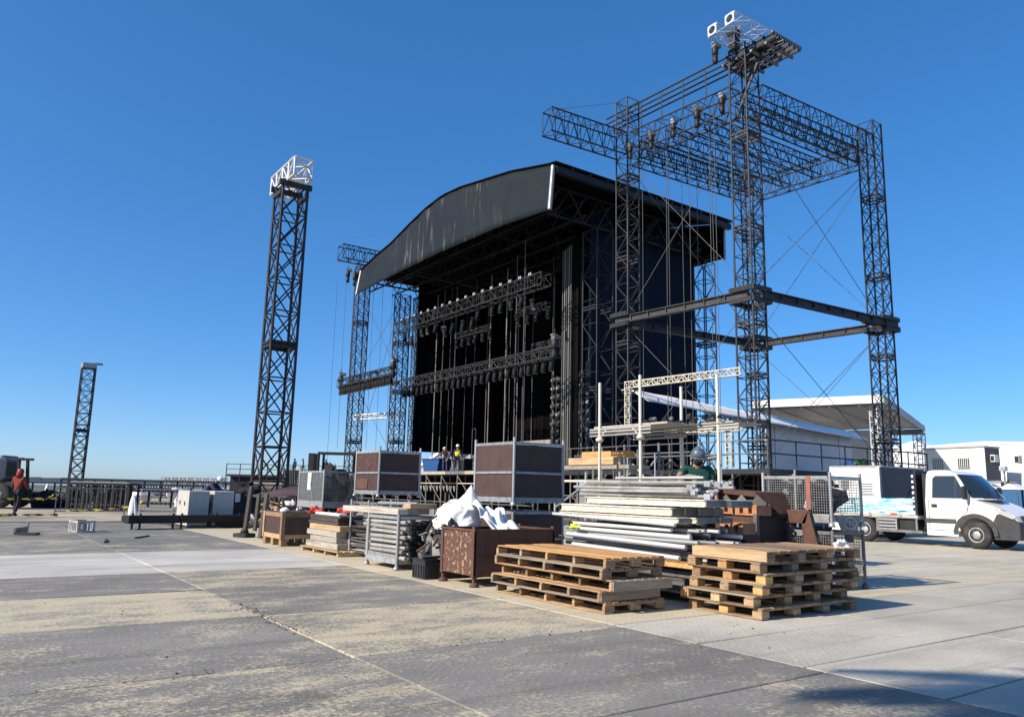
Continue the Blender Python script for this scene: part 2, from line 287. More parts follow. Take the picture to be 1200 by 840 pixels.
def obj(name, me, parent=None, loc=None, rot=None, scale=None, label=None, kind=None):
    o = bpy.data.objects.new(name, me); COL.objects.link(o)
    if parent: o.parent = parent
    if loc is not None: o.location = loc
    if rot is not None: o.rotation_euler = rot
    if scale is not None: o.scale = scale
    return tag(o, label, None, None, kind)
def part(name, mb, m, parent, label=None, kind=None, bevel=0, loc=None, rot=None):
    return obj(name, mb.mesh(name, m, bevel), parent, loc, rot, None, label, kind)
def solo(name, mb, m, label, cat, loc=(0, 0, 0), rz=0, group=None, bevel=0):
    o = obj(name, mb.mesh(name, m, bevel), None, loc, (0, 0, rz)); return tag(o, label, cat, group)
def structure(name, mb, m):
    return obj(name, mb.mesh(name, m), kind='structure')
def copy_tree(o, parent=None):
    c = o.copy(); COL.objects.link(c)
    if parent is not None: c.parent = parent
    for ch in [x for x in o.children]: copy_tree(ch, c)
    return c
_cache = {}
def box_mesh(dx, dy, dz, m, bevel=0.004):
    k = ('b', round(dx, 4), round(dy, 4), round(dz, 4), m, bevel)
    if k not in _cache: _cache[k] = MB().bx((0, 0, 0), (dx, dy, dz)).mesh('board', m, bevel)
    return _cache[k]
def tube_mesh(m, n=6):
    k = ('t', m, n)
    if k not in _cache: _cache[k] = MB().tube((0, 0, 0), (0, 0, 1), 1, n).mesh('tube', m)
    return _cache[k]
def rod(name, p, q, r, m, parent=None, n=6):
    p = Vector(p); q = Vector(q); d = q-p
    o = obj(name, tube_mesh(m, n), parent, p, d.to_track_quat('Z', 'Y').to_euler(), (r, r, d.length)); return o
def cable(name, p, q, label, group, r=0.012, m='rope', cat='cable'):
    return tag(rod(name, p, q, r, m, None, 5), label, cat, group)
# lattice box truss or tower from p0 to p1
def lattice(name, label, cat, p0, p1, w_, h_, n, m, group=None, r=0.035, rb=0.018, style='X', indiv=True, upv=(0, 0, 1), nsec=4, m2=None):
    p0 = Vector(p0); p1 = Vector(p1); d = p1-p0; L = d.length; z = d.normalized(); u = Vector(upv)
    if abs(z.dot(u)) > 0.9: u = Vector((0, 1, 0))
    x = u.cross(z).normalized(); y = z.cross(x)
    e = thing(name, label, cat, (0, 0, 0), 0, group)
    e.matrix_world = Matrix(((x.x, y.x, z.x, p0.x), (x.y, y.y, z.y, p0.y), (x.z, y.z, z.z, p0.z), (0, 0, 0, 1)))
    a, b = w_/2, h_/2; c4 = [(-a, -b), (a, -b), (a, b), (-a, b)]; m2 = m2 or m
    mbr = MB()
    def br(p, q, rr):
        if indiv: rod('brace', p, q, rr, m2, e, 5)
        else: mbr.tube(p, q, rr, 4, caps=False)
    for k in range(nsec):
        z0, z1 = L*k/nsec, L*(k+1)/nsec
        for c in c4: rod('chord', (c[0], c[1], z0+(0.004 if k else 0)), (c[0], c[1], z1), r, m, e, 6)
        if k:
            j = MB()
            for i in range(4):
                c, cc = c4[i], c4[(i+1) % 4]
                for dz in (-0.09, 0.09): j.bar((c[0], c[1], z0+dz), (cc[0], cc[1], z0+dz), rb*3, rb*3, (0.01, 0.02, 1))
            part('joint_frame', j, m, e)
    bay = L/n
    for k in range(n+1):
        zk = min(max(k*bay, 0.02), L-0.02)
        for i in range(4):
            c, cc = c4[i], c4[(i+1) % 4]
            br((c[0], c[1], zk), (cc[0], cc[1], zk), rb)
            if k < n:
                za, zb = k*bay, (k+1)*bay
                if style == 'X':
                    br((c[0], c[1], za), (cc[0], cc[1], zb), rb); br((cc[0], cc[1], za), (c[0], c[1], zb), rb)
                elif style == 'W':
                    zm = (za+zb)/2
                    if i in (1, 3):
                        s_, t_ = (c, cc) if i == 1 else (cc, c)
                        br((s_[0], s_[1], za), (t_[0], t_[1], zm), rb); br((t_[0], t_[1], zm), (s_[0], s_[1], zb), rb)
                    else:
                        f_ = (k+i) % 2; s_, t_ = (c, cc) if f_ else (cc, c)
                        br((s_[0], s_[1], za), (t_[0], t_[1], zb), rb)
                else:
                    f_ = (k+i) % 2; s_, t_ = (c, cc) if f_ else (cc, c)
                    br((s_[0], s_[1], za), (t_[0], t_[1], zb), rb)
    if not indiv: part('bracing', mbr, m2, e)
    return e
# ================================================================== SETTING
ORD = ['first', 'second', 'third', 'fourth', 'fifth', 'sixth', 'seventh', 'eighth', 'ninth', 'tenth', 'eleventh', 'twelfth', 'thirteenth', 'fourteenth', 'fifteenth', 'sixteenth', 'seventeenth', 'eighteenth', 'nineteenth', 'twentieth', '21st', '22nd', '23rd', '24th', '25th', '26th']
g = MB().box(-2500, 2500, -400, 3000, -0.6, -0.03); structure('ground', g, 'sand')
structure('scrub_ground', MB().box(-1500, 60, 76, 262, -0.1, -0.022), 'scrub')
structure('sea', MB().box(-2400, 900, 262, 2900, -0.1, -0.018), 'sea')
hb = MB(); rr = random.Random(3)
xs = [-1500+i*34 for i in range(90)]
for i in range(len(xs)-1):
    h1 = 5.2+2.2*math.sin(i*0.21)+rr.random()*1.6; h2 = 5.2+2.2*math.sin((i+1)*0.21)+rr.random()*1.6
    hb.add([(xs[i], 1250, -1), (xs[i+1], 1250, -1), (xs[i+1], 1262, h2), (xs[i], 1262, h1), (xs[i+1], 1320, h2*0.9), (xs[i], 1320, h1*0.9)], [(0, 1, 2, 3), (3, 2, 4, 5)])
structure('far_treeline', hb, 'hill')
floor = structure('event_floor', MB().box(-22, 36, -6, 31, -0.03, -0.027), 'joint_dirt')
CAMF = Vector((siny, cosy)); CAMR = Vector((cosy, -siny))
def in_view(x, y, margin=7.0):
    f = x*CAMF.x+y*CAMF.y; r_ = x*CAMR.x+y*CAMR.y
    return f > 0.5 and abs(r_) < f*0.70+margin
_pm = {}
def panel(x0, x1, y0, y1, col, sand, rng, name='floor_panel', gx=0.016):
    if not any(in_view(x, y) for x in (x0, (x0+x1)/2, x1) for y in (y0, y1)): return
    k = (round(x1-x0, 3), round(y1-y0, 3), gx)
    if k not in _pm: _pm[k] = MB().bx((0, 0, -0.013), (k[0]-gx, k[1]-0.022, 0.026)).mesh('floor_panel', 'panel', 0.006)
    o = obj(name, _pm[k], floor, ((x0+x1)/2, (y0+y1)/2, -0.001-rng.random()*0.003), (rng.uniform(-.0012, .0012), rng.uniform(-.0012, .0012), rng.uniform(-.003, .003)))
    j = rng.uniform(0.93, 1.07); o.color = (col[0]*j, col[1]*j, col[2]*j, sand)
rng = random.Random(11)
DK, LT, BL, RT = (0.225, 0.213, 0.192), (0.53, 0.515, 0.47), (0.195, 0.19, 0.178), (0.475, 0.445, 0.38)
ys = [1.4, 3.75, 6.05, 8.4, 10.7, 13.0]
sand_l = [0.60, 0.58, 0.42, 0.82, 0.40]; sand_r = [0.42, 0.38, 0.78, 0.46, 0.62]
for i in range(5):
    panel(2.8, 5.8, ys[i], ys[i+1], DK, sand_r[i], rng)
    for k in range(4): panel(2.8-6*(k+1), 2.8-6*k, ys[i], ys[i+1], DK, sand_l[i], rng)
for yy in range(13, 17):
    for k in range(8): panel(5.8-3*(k+1), 5.8-3*k, yy, yy+1, LT, 0.30 if yy > 13 else 0.42, rng)
for i in range(6):
    y0 = 17+i*2.1
    for k in range(8): panel(5.8-3*(k+1)-(i % 2)*0.0, 5.8-3*k, y0, y0+2.1, BL, rng.choice([0.35, 0.4, 0.5, 0.62]), rng)
for i in range(26):
    y0 = -3.9+i*1.12
    for k in range(9):
        x0 = 5.8+k*3.0
        if x0 > 32: continue
        s_ = 0.30 if y0 < 6 else (0.92 if k == 0 else 0.75)
        if y0 > 7 and k > 1: s_ = 0.6
        panel(x0, x0+3.0, y0, y0+1.12, RT, s_, rng, gx=0.003)
# ================================================================== STAGE
XF, XB, YR, YL = 26.09, 41.7, 32.86, 58.97
def ztop(y):
    pts = [(32.86, 20.0), (37.1, 20.95), (40.5, 21.45), (43.2, 21.85), (45.6, 22.0), (48.0, 21.75), (50.6, 21.2), (53.4, 20.5), (56.4, 20.05), (58.97, 19.5)]
    for (a, za), (b, zb) in zip(pts, pts[1:]):
        if a <= y <= b: s = (y-a)/(b-a); return za+(zb-za)*s
    return pts[0][1] if y < a else pts[-1][1]
def zbot(y):
    pts = [(32.86, 17.2), (37.5, 17.55), (45, 17.7), (51, 17.64), (58.97, 17.4)]
    for (a, za), (b, zb) in zip(pts, pts[1:]):
        if a <= y <= b: s = (y-a)/(b-a); return za+(zb-za)*s
    return 17.2
roof = thing('stage_roof', 'huge dark arched concert stage roof with a grey front fascia sheet', 'stage roof', (XF, 45.9, 17.0))
OX, OY, OZ = XF, 45.9, 17.0
ny, nz = 70, 8
def sheet(fn, nu, nv, thick=0.03):
    b_ = MB(); vs = [fn(i/nu, j/nv) for j in range(nv+1) for i in range(nu+1)]
    fs = [(j*(nu+1)+i, j*(nu+1)+i+1, (j+1)*(nu+1)+i+1, (j+1)*(nu+1)+i) for j in range(nv) for i in range(nu)]
    return b_.add(vs, fs, True)
def fas(u_, v_):
    y = YR+(YL-YR)*u_; zt, zb = ztop(y), zbot(y); z = zb+(zt-zb)*v_
    puck = 0.03*math.sin(y*1.9)*math.sin(v_*3.1)+0.05*math.sin(y*3.3+v_*2)*max(0, 1-abs(y-47)/5)
    return (-0.02-0.32*(1-v_)+puck, y-OY, z-OZ)
fo = part('fascia', sheet(fas, ny, nz), 'fascia', roof); md = fo.modifiers.new('thickness', 'SOLIDIFY'); md.thickness = 0.02
def rf(u_, v_):
    y = YR-0.25+(YL-YR+0.5)*u_; x = XF-0.1+(XB-XF+0.2)*v_
    return (x-XF, y-OY, ztop(min(max(y, YR), YL))+0.06-0.5*abs(v_-0.0)*0+0.0-OZ)
ro = part('roof_sheet', sheet(rf, 40, 6), 'curtain', roof); md = ro.modifiers.new('thickness', 'SOLIDIFY'); md.thickness = 0.09; md.offset = 1
eb = MB()
for y in (YR+0.02, YL-0.02):
    eb.bar((0.1, y-OY, ztop(y)-0.25-OZ), (XB-XF, y-OY, ztop(y)-0.25-OZ), 0.3, 0.4)
part('edge_beam', eb, 'dark_steel', roof)
for i in range(11):
    x = 1.2+i*1.4
    o = part('bracket', MB().bx((x, YR-0.16-OY, 20.02-OZ), (0.16, 0.12, 0.22)), 'dark_steel', roof)
part('front_pole', MB().tube((-0.06, YR+0.05-OY, 19.95-OZ), (-0.34, YR-0.05-OY, 17.2-OZ), 0.13, 8), 'galv', roof, 'pale upright pole at the right end of the fascia')
part('front_pole', MB().tube((-0.06, YL+0.02-OY, 19.5-OZ), (-0.34, YL+0.06-OY, 17.4-OZ), 0.10, 8), 'galv', roof)
yy_ = [YR+0.5+k*(YL-YR-1)/16 for k in range(17)]
part('rear_fascia', MB().prism([(y-OY, 17.6-OZ) for y in (yy_[0], yy_[-1])]+[(y-OY, ztop(y)-0.03-OZ) for y in reversed(yy_)], XB-XF-0.12, XB-XF-0.06, 'x'), 'curtain', roof)
part('rear_pole', MB().tube((XB-XF-0.05, YR+0.45-OY, 19.9-OZ), (XB-XF-0.05, YR+0.45-OY, 17.5-OZ), 0.09, 6), 'galv', roof)
for i in range(5):
    y = YR+2+i*5.4; rb_ = MB()
    rb_.bar((0.3, y-OY, ztop(y)-0.7-OZ), (15.3, y-OY, ztop(y)-0.7-OZ), 0.12, 0.12); rb_.bar((0.3, y-OY, 17.9-OZ), (15.3, y-OY, 17.9-OZ), 0.12, 0.12)
    for k in range(12): rb_.bar((0.3+k*1.25, y-OY, (17.9 if k % 2 else ztop(y)-0.7)-OZ), (1.55+k*1.25, y-OY, (ztop(y)-0.7 if k % 2 else 17.9)-OZ), 0.08, 0.08)
    part('rafter', rb_, 'black', roof)
for i in range(8):
    x = 0.7+i*2.05; pb = MB()
    for z0 in (17.7, 18.7): pb.bar((x, YR+0.4-OY, z0-OZ), (x, YL-0.4-OY, z0-OZ), 0.10, 0.10)
    for k in range(24):
        y = YR+0.6+k*1.05; pb.bar((x, y-OY, (17.7 if k % 2 else 18.7)-OZ), (x, y+1.05-OY, (18.7 if k % 2 else 17.7)-OZ), 0.06, 0.06)
    part('purlin_truss', pb, 'black', roof)
# curtains
def curtain(name, p0, p1, z0, z1, m, label, folds=30, amp=0.10):
    p0 = Vector(p0); p1 = Vector(p1); d = p1-p0; nrm = Vector((d.y, -d.x, 0)).normalized()
    def fn(u_, v_):
        q = p0+d*u_; a = amp*math.sin(u_*folds*2*math.pi)*(1-0.4*v_)+amp*0.6*math.sin(u_*folds*0.37*6.28+1)
        return tuple(q-p0+nrm*a+Vector((0, 0, z0+(z1-z0)*v_)))
    o = obj(name, sheet(fn, folds*8, 4).mesh(name, m), None, tuple(p0)); tag(o, label, 'curtain')
    md = o.modifiers.new('thickness', 'SOLIDIFY'); md.thickness = 0.02; return o
curtain('back_curtain', (40.3, YR+2.2, 0), (40.3, YL-2.1, 0), 4.6, 18.6, 'curtain', 'black backdrop curtain hanging across the rear of the stage', 40)
curtain('side_curtain', (30.8, YR+2.3, 0), (40.4, YR+2.3, 0), 2.5, 19.5, 'navy', 'dark navy curtain closing the right side of the stage', 16, 0.08)
curtain('side_curtain', (30.3, YL-2.4, 0), (40.2, YL-2.4, 0), 4.4, 18.8, 'curtain', 'black curtain closing the far left side of the stage', 14, 0.08)
curtain('leg_curtain', (30.6, 36.0, 0), (31.6, 38.4, 0), 2.6, 18.4, 'curtain', 'narrow black curtain beside the right stage tower', 5, 0.08)
curtain('leg_curtain', (35.2, 38.8, 0), (36.2, 41.6, 0), 2.6, 13.2, 'navy', 'narrow slate curtain behind the columns of stage lamps', 5, 0.1)
# deck
ZD = 2.5
deck = thing('stage_deck', 'raised scaffold stage deck with planked edge and posts below', 'stage deck', (25, 40, 0))
part('deck_slab', MB().box(0.2, 17, -7, 20, ZD-0.22, ZD), 'black', deck)
for i in range(12):
    y0 = -7+i*2.25
    part('edge_plank', MB().box(-0.02, 0.19, y0+0.01, y0+2.24, ZD-0.2, ZD-0.01+0.004*(i % 3)), 'wood_grey' if i % 3 else 'grey_steel', deck)
pb = []
for i in range(15):
    y = -7+i*1.93
    rod('post', (0.1, y, 0), (0.1, y, ZD-0.22), 0.045, 'grey_steel', deck); rod('post', (1.9, y, 0), (1.9, y, ZD-0.22), 0.045, 'grey_steel', deck)
    if i < 14:
        rod('ledger', (0.1, y, 1.75), (0.1, y+1.93, 1.75), 0.03, 'pale_steel' if i % 4 else 'rust_plain', deck)
        rod('ledger', (0.1, y, 0.6), (0.1, y+1.93, 0.6), 0.03, 'grey_steel', deck)
        rod('brace', (0.1, y, 0.6), (0.1, y+1.93, 2.2), 0.025, 'grey_steel', deck)
part('skirt', MB().box(3.0, 3.05, -7, 20, 0, ZD-0.25), 'curtain', deck)
wing = thing('wing_deck', 'dark scaffold platform with guard rails under the right tower frame', 'platform', (25.6, 18, 0))
part('deck_slab', MB().box(0, 12.6, 0.6, 14.8, ZD-0.25, ZD-0.05), 'dark_steel', wing)
for i in range(8):
    x = 0.1+i*1.75
    for y in (0.7, 7.5, 14.3): rod('post', (x, y, 0), (x, y, ZD-0.25), 0.045, 'grey_steel', wing)
for i in range(9):
    y = 0.7+i*1.7
    rod('post', (0.05, y, 0), (0.05, y, ZD-0.25), 0.045, 'grey_steel', wing)
    if i < 8:
        rod('ledger', (0.05, y, 1.2), (0.05, y+1.7, 1.2), 0.03, 'grey_steel', wing)
        rod('brace', (0.05, y, 0.3), (0.05, y+1.7, 1.2), 0.025, 'grey_steel', wing)
for i in range(8):
    x = 0.1+i*1.75; rod('rail_post', (x, 0.65, ZD), (x, 0.65, ZD+1.1), 0.03, 'dark_steel', wing)
for z in (ZD+0.55, ZD+1.08): rod('guard_rail', (0.1, 0.65, z), (12.4, 0.65, z), 0.03, 'dark_steel', wing)
for i in range(9):
    y = 0.7+i*1.7; rod('rail_post', (0.06, y, ZD), (0.06, y, ZD+1.1), 0.025, 'grey_steel', wing)
for z in (ZD+0.55, ZD+1.08): rod('guard_rail', (0.06, 0.65, z), (0.06, 14.3, z), 0.025, 'grey_steel', wing)
part('skirt', MB().box(3.0, 3.05, 0.8, 14.5, 0, ZD-0.25), 'curtain', wing)
# roof support towers
T = 'dark_steel'
lattice('roof_tower', 'grey lattice roof tower at the front right corner of the stage', 'tower', (31, 34.55, ZD), (31, 34.55, 17.5), 1.3, 1.3, 10, 'dark_steel', None, 0.05, 0.024, 'Z', True, nsec=3)
lattice('roof_tower', 'dark lattice roof tower at the rear right corner of the stage', 'tower', (41.0, 34.6, 0), (41.0, 34.6, 17.4), 1.0, 1.0, 13, T, None, 0.05, 0.03, 'Z', True, nsec=3)
lattice('roof_tower', 'dark lattice tower standing at the left edge of the stage opening', 'tower', (29.2, 57.2, 1), (29.2, 57.2, 17.5), 1.0, 1.0, 15, T, None, 0.05, 0.03, 'X', False, nsec=4)
lattice('roof_tower', 'lattice tower touching the left edge of the black backdrop', 'tower', (30.6, 57.0, 1), (30.6, 57.0, 17.5), 0.6, 0.6, 20, 'grey_steel', None, 0.045, 0.025, 'X', False, nsec=4)
lattice('roof_tower', 'thin lattice tower far behind the left wing', 'tower', (27.0, 60.7, 0), (27.0, 60.7, 20.5), 1.0, 1.0, 19, T, None, 0.05, 0.028, 'X', False, nsec=4)
lattice('cantilever_truss', 'dark truss sticking out above the left end of the fascia', 'truss', (24.6, 60.3, 21.2), (29.6, 60.3, 21.2), 1.1, 1.2, 5, T, None, 0.05, 0.03, 'W', True, nsec=1)
bm_ = MB().bar((27.0, 60.7, 10.05), (29.2, 57.2, 10.05), 0.3, 0.35); solo('cross_beam', bm_, 'dark_steel', 'dark beam joining the two left towers under the lamp truss', 'beam')
lattice('ladder_beam', 'pale ladder beam between the two left towers', 'beam', (27.0, 60.7, 7.2), (29.6, 57.0, 7.4), 0.3, 0.4, 9, 'alu', None, 0.04, 0.03, 'Z', False, nsec=1)
# right wing : four towers and top frame
A, B, C, D = (27.4, 28.2), (27.95, 21.0), (37.7, 20.4), (37.1, 27.6)
ts = dict(r=0.048, rb=0.022, indiv=True, nsec=5)
lattice('rigging_tower', 'lattice tower of the right frame beside the stage mouth', 'tower', (*A, 0), (*A, 22.4), 0.85, 0.85, 26, 'tower_steel', style='Z', **ts)
lattice('rigging_tower', 'nearest and tallest lattice tower of the right frame', 'tower', (*B, 0), (*B, 22.2), 0.92, 0.92, 24, 'tower_steel', style='Z', **ts)
lattice('rigging_tower', 'lattice tower at the far right of the frame', 'tower', (*C, 0), (*C, 21.2), 0.85, 0.85, 22, T, style='X', **ts)
lattice('rigging_tower', 'lattice tower at the back of the right frame, hidden behind the nearest one', 'tower', (*D, 0), (*D, 20.6), 0.85, 0.85, 22, T, style='Z', **ts)
tt = dict(r=0.042, rb=0.019, style='W', indiv=True, nsec=1)
ZT = 19.7
lattice('roof_truss', 'top box truss between the two towers nearest the stage front', 'truss', (27.5, 27.7, ZT), (27.9, 21.5, ZT), 0.9, 1.25, 7, T, **tt)
lattice('roof_truss', 'outermost right top box truss above the truck side', 'truss', (28.5, 20.85, ZT), (37.2, 20.4, ZT), 0.9, 1.25, 10, T, **tt)
lattice('roof_truss', 'box truss just inside the outermost right one', 'truss', (28.4, 21.65, ZT-0.15), (37.3, 21.2, ZT-0.15), 0.5, 0.9, 10, T, **tt)
lattice('roof_truss', 'inner box truss of the right frame, third from the right', 'truss', (28.0, 23.7, ZT-0.15), (37.3, 23.3, ZT-0.15), 0.5, 0.85, 10, T, **tt)
lattice('roof_truss', 'inner box truss of the right frame, fourth from the right', 'truss', (27.8, 25.6, ZT-0.15), (37.2, 25.2, ZT-0.15), 0.5, 0.85, 10, T, **tt)
lattice('roof_truss', 'inner half of the doubled left top truss', 'truss', (27.8, 27.45, ZT-0.1), (37, 27.05, ZT-0.1), 0.5, 0.9, 10, T, **tt)
lattice('roof_truss', 'outer half of the doubled left top truss, low edge of the frame', 'truss', (27.9, 28.2, ZT-0.1), (36.6, 27.75, ZT-0.1), 0.7, 1.2, 10, T, **tt)
lattice('roof_truss', 'rear top truss closing the right frame', 'truss', (37.2, 27.1, ZT-0.2), (37.6, 20.9, ZT-0.2), 0.7, 1.1, 7, T, **tt)
lattice('cantilever_truss', 'long truss sticking out left in front of the stage roof', 'truss', (22.1, 28.5, ZT), (26.95, 28.2, ZT), 0.8, 1.25, 6, T, **tt)
# mid beams
def ibeam(p, q, label, m='dark_steel'):
    p = Vector(p); q = Vector(q); e = thing('cross_beam', label, 'beam', p); d = q-p
    part('web', MB().bar((0, 0, 0.2), d+Vector((0, 0, 0.2)), 0.08, 0.26), m, e)
    part('flange', MB().bar((0, 0, 0.36), d+Vector((0, 0, 0.36)), 0.30, 0.05), m, e); part('flange', MB().bar((0, 0, 0.04), d+Vector((0, 0, 0.04)), 0.30, 0.05), m, e)
    n = int(d.length/1.1)
    for k in range(1, n): part('stiffener', MB().bar(d*(k/n)+Vector((0, 0, 0.068)), d*(k/n)+Vector((0, 0, 0.332)), 0.24, 0.05, d), m, e)
ibeam((A[0]-.5, A[1]+.4, 9.95), (B[0]-.45, B[1]-.2, 9.95), 'grey cross beam between the two nearest towers at mid height', 'tower_steel')
ibeam((B[0]+.1, B[1]-.62, 9.95), (C[0]+.5, C[1]-.62, 9.95), 'cross beam from the nearest tower to the far right one')
ibeam((A[0]+.6, A[1]+.1, 9.9), (D[0]-.5, D[1], 9.9), 'cross beam running in front of the navy side curtain')
ibeam((D[0], D[1]-.55, 9.9), (C[0]-.1, C[1]+.6, 9.9), 'brownish cross beam between the two rear towers', 'tower_steel')
for nme, (x, y) in zip(('left', 'nearest', 'far right', 'rear'), (A, B, C, D)):
    e = thing('sleeve_block', {'left': 'sleeve block on the tower beside the stage mouth', 'nearest': 'sleeve block around the nearest tower where the beams meet', 'far right': 'sleeve block around the far right tower', 'rear': 'sleeve block around the hidden rear tower'}[nme], 'bracket', (x, y, 9.8))
    for sx, sy, dx, dy in ((0, .62, 1.3, .12), (0, -.62, 1.3, .12), (.62, 0, .12, 1.1), (-.62, 0, .12, 1.1)):
        part('plate', MB().bx((sx, sy, 0.1), (dx, dy, 0.22)), 'dark_steel', e); part('plate', MB().bx((sx, sy, 0.62), (dx, dy, 0.22)), 'dark_steel', e)
# rail beams above and their dense end
e = thing('rail_walkway', 'pair of long rails running over the front top truss past the tall tower', 'rail', (27.4, 0, 21.3))
for dx, dz in ((-0.25, 0.55), (-0.25, 0.25), (0.25, 0.0), (0.25, 0.3)):
    rod('rail', (dx, 29.6, dz), (dx+0.5, 19.0, dz+0.1), 0.05, 'dark_steel', e)
for k in range(6):
    y = 28.4-k*1.4; rod('hanger', (-0.2+0.05*k, y, 0.5), (-0.2+0.05*k, y, -1.0), 0.028, 'dark_steel', e)
e = thing('end_platform', 'dense dark steel grid jutting out right of the tall tower top', 'platform', (27.9, 18.9, 21.75))
for k in range(6): part('beam', MB().bar((-0.3+k*0.36, 0, 0.0), (-0.3+k*0.36, 2.9, 0), 0.08, 0.16), 'dark_steel', e)
for k in range(6): part('cross_member', MB().bar((-0.5, 0.1+k*0.52, 0.16), (1.7, 0.1+k*0.52, 0.16), 0.07, 0.1), 'dark_steel' if k % 3 else 'grey_steel', e)
for k in range(4): part('cross_member', MB().bar((-0.45, 0.5+k*0.8, -0.18), (1.6, 0.5+k*0.8, -0.18), 0.1, 0.12), 'grey_steel', e)
part('strut', MB().bar((0.2, 1.2, -0.1), (0.0, 2.6, -3.0), 0.09, 0.09), 'dark_steel', e); part('strut', MB().bar((0.9, 2.2, -0.1), (0.5, 2.7, -1.8), 0.08, 0.08), 'dark_steel', e)
part('bracket', MB().bar((0.6, 1.3, 0.3), (1.0, 2.4, 1.0), 0.2, 0.14), 'black', e)
# aluminium top trusses with round end plates
for k, lab in enumerate(('left aluminium truss with a round end plate on top of the tall tower', 'right aluminium truss with a round end plate on top of the tall tower')):
    y = 21.35-k*1.0
    e = lattice('top_truss', lab, 'truss', (26.2, y, 22.7+0.05*k), (30.4, y-0.2, 22.7), 0.5, 0.5, 7, 'alu', None, 0.03, 0.018, 'Z', True, nsec=1)
    pl = MB(); n = 20; vs = []; 
    for i in range(n):
        a = 2*math.pi*i/n; ca, sa = math.cos(a), math.sin(a); mx = max(abs(ca), abs(sa))
        vs += [(0.19*ca, 0.19*sa, -0.03), (0.26*ca/mx, 0.26*sa/mx, -0.03), (0.19*ca, 0.19*sa, 0.01), (0.26*ca/mx, 0.26*sa/mx, 0.01)]
    fs = []
    for i in range(n):
        a, b_ = 4*i, 4*((i+1) % n); fs += [(a, b_, b_+1, a+1), (a+2, a+3, b_+3, b_+2), (a+1, b_+1, b_+3, a+3), (a, a+2, b_+2, b_)]
    pl.add(vs, fs); part('end_plate', pl, 'tent_wall', e)
    hub = MB()
    for i in range(4): a = i*math.pi/4; hub.bar((0.24*math.cos(a), 0.24*math.sin(a), -0.01), (-0.24*math.cos(a), -0.24*math.sin(a), -0.01), 0.04, 0.03, (0, 0, 1))
    part('spoke_plate', hub, 'black', e)
e = thing('tower_mast', 'dark mast stub under the aluminium trusses', 'mast', (27.6, 21.2, 22.1))
part('mast', MB().bx((0, 0, 0.4), (0.35, 0.35, 0.9)), 'black', e); part('cap', MB().bx((0, 0, 0.9), (0.6, 0.6, 0.12)), 'dark_steel', e)
# chain hoists hung from the front top truss
def hoist(x, y, z, label, s=1.0, group=None):
    e = thing('chain_hoist', label, 'hoist', (x, y, z), random.uniform(-.4, .4), group)
    part('motor', MB().lathe([(0.16*s, -0.35*s), (0.2*s, -0.3*s), (0.2*s, 0.1*s), (0.15*s, 0.16*s)], 10), 'black', e)
    part('gear_box', MB().bx((0.12*s, 0, 0.28*s), (0.5*s, 0.32*s, 0.22*s)), 'grey_steel', e); part('cover', MB().bx((-0.05*s, 0, 0.42*s), (0.3*s, 0.26*s, 0.05*s)), 'galv', e); part('chain_bag', MB().lathe([(0.09*s, -0.95*s), (0.16*s, -0.9*s), (0.17*s, -0.4*s)], 8), 'black', e)
    part('hook', MB().tube((0, 0, 0.35*s), (0, 0, 0.75*s), 0.03*s, 5), 'dark_steel', e); return e
labs = ['chain hoist beside the left tower head', 'chain hoist second from the left tower head', 'chain hoist in the middle of the front top truss', 'chain hoist near the tall tower with a silver top', 'chain hoist touching the tall tower head']
for k, lab in enumerate(labs): hoist(27.0+0.08*k, 27.6-1.45*k, 19.35+0.1*k, lab, (0.62, 0.7, 0.66, 0.8, 0.7)[k])
hoist(26.3, 21.3, 21.7, 'chain hoist hanging below the round end plates', 0.75)
for k in range(4): hoist(25.3+0.5*k, 60.0-0.3*(k % 2), 19.4-0.25*(k % 2), 'chain hoist hanging left of the fascia end, %s from the left' % ORD[k], 0.9, 'hoists left of the fascia')
# ladder beams on the wing
lattice('ladder_beam', 'upper white ladder beam between the two nearest towers', 'beam', (27.0, 28.0, 6.75), (27.4, 21.2, 6.75), 0.12, 0.32, 22, 'pale_steel', None, 0.026, 0.018, 'Z', False, nsec=1)
lattice('ladder_beam', 'lower white ladder beam left of the nearest tower', 'beam', (27.2, 25.1, 4.35), (27.4, 21.2, 4.35), 0.12, 0.32, 12, 'pale_steel', None, 0.026, 0.018, 'Z', False, nsec=1)
lattice('ladder_beam', 'upright white ladder on the tower beside the stage mouth', 'beam', (26.9, 27.7, 4.6), (26.9, 27.7, 6.6), 0.12, 0.32, 7, 'pale_steel', None, 0.026, 0.016, 'Z', False, nsec=1)
lattice('ladder_beam', 'upright white ladder beside the base of the nearest tower', 'beam', (27.2, 21.75, 2.6), (27.2, 21.75, 4.3), 0.12, 0.32, 6, 'pale_steel', None, 0.026, 0.016, 'Z', False, nsec=1)
# guy wires
gw = [((B[0], B[1], 18.9), (D[0], D[1], 10.3)), ((A[0], A[1], 18.9), (B[0], B[1], 10.6)), ((B[0], B[1], 18.9), (A[0], A[1], 10.5)), ((C[0], C[1], 18.8), (B[0], B[1], 10.5)), ((C[0], C[1], 18.8), (D[0], D[1], 10.4)), ((D[0], D[1], 18.8), (C[0], C[1], 10.4)), ((B[0]+.3, B[1], 18.8), (C[0], C[1], 10.4)), ((A[0], A[1], 18.8), (D[0], D[1], 10.4)),
      ((A[0], A[1], 9.8), (B[0], B[1], 2.8)), ((B[0], B[1], 9.8), (A[0], A[1], 2.8)), ((C[0], C[1], 9.8), (B[0], B[1], 2.8)), ((B[0], B[1], 9.8), (C[0], C[1], 2.8)), ((C[0], C[1], 9.8), (D[0], D[1], 2.8)), ((D[0], D[1], 9.8), (C[0], C[1], 2.8))]
TN = {A: 'stage side tower', B: 'nearest tower', C: 'far right tower', D: 'rear tower'}
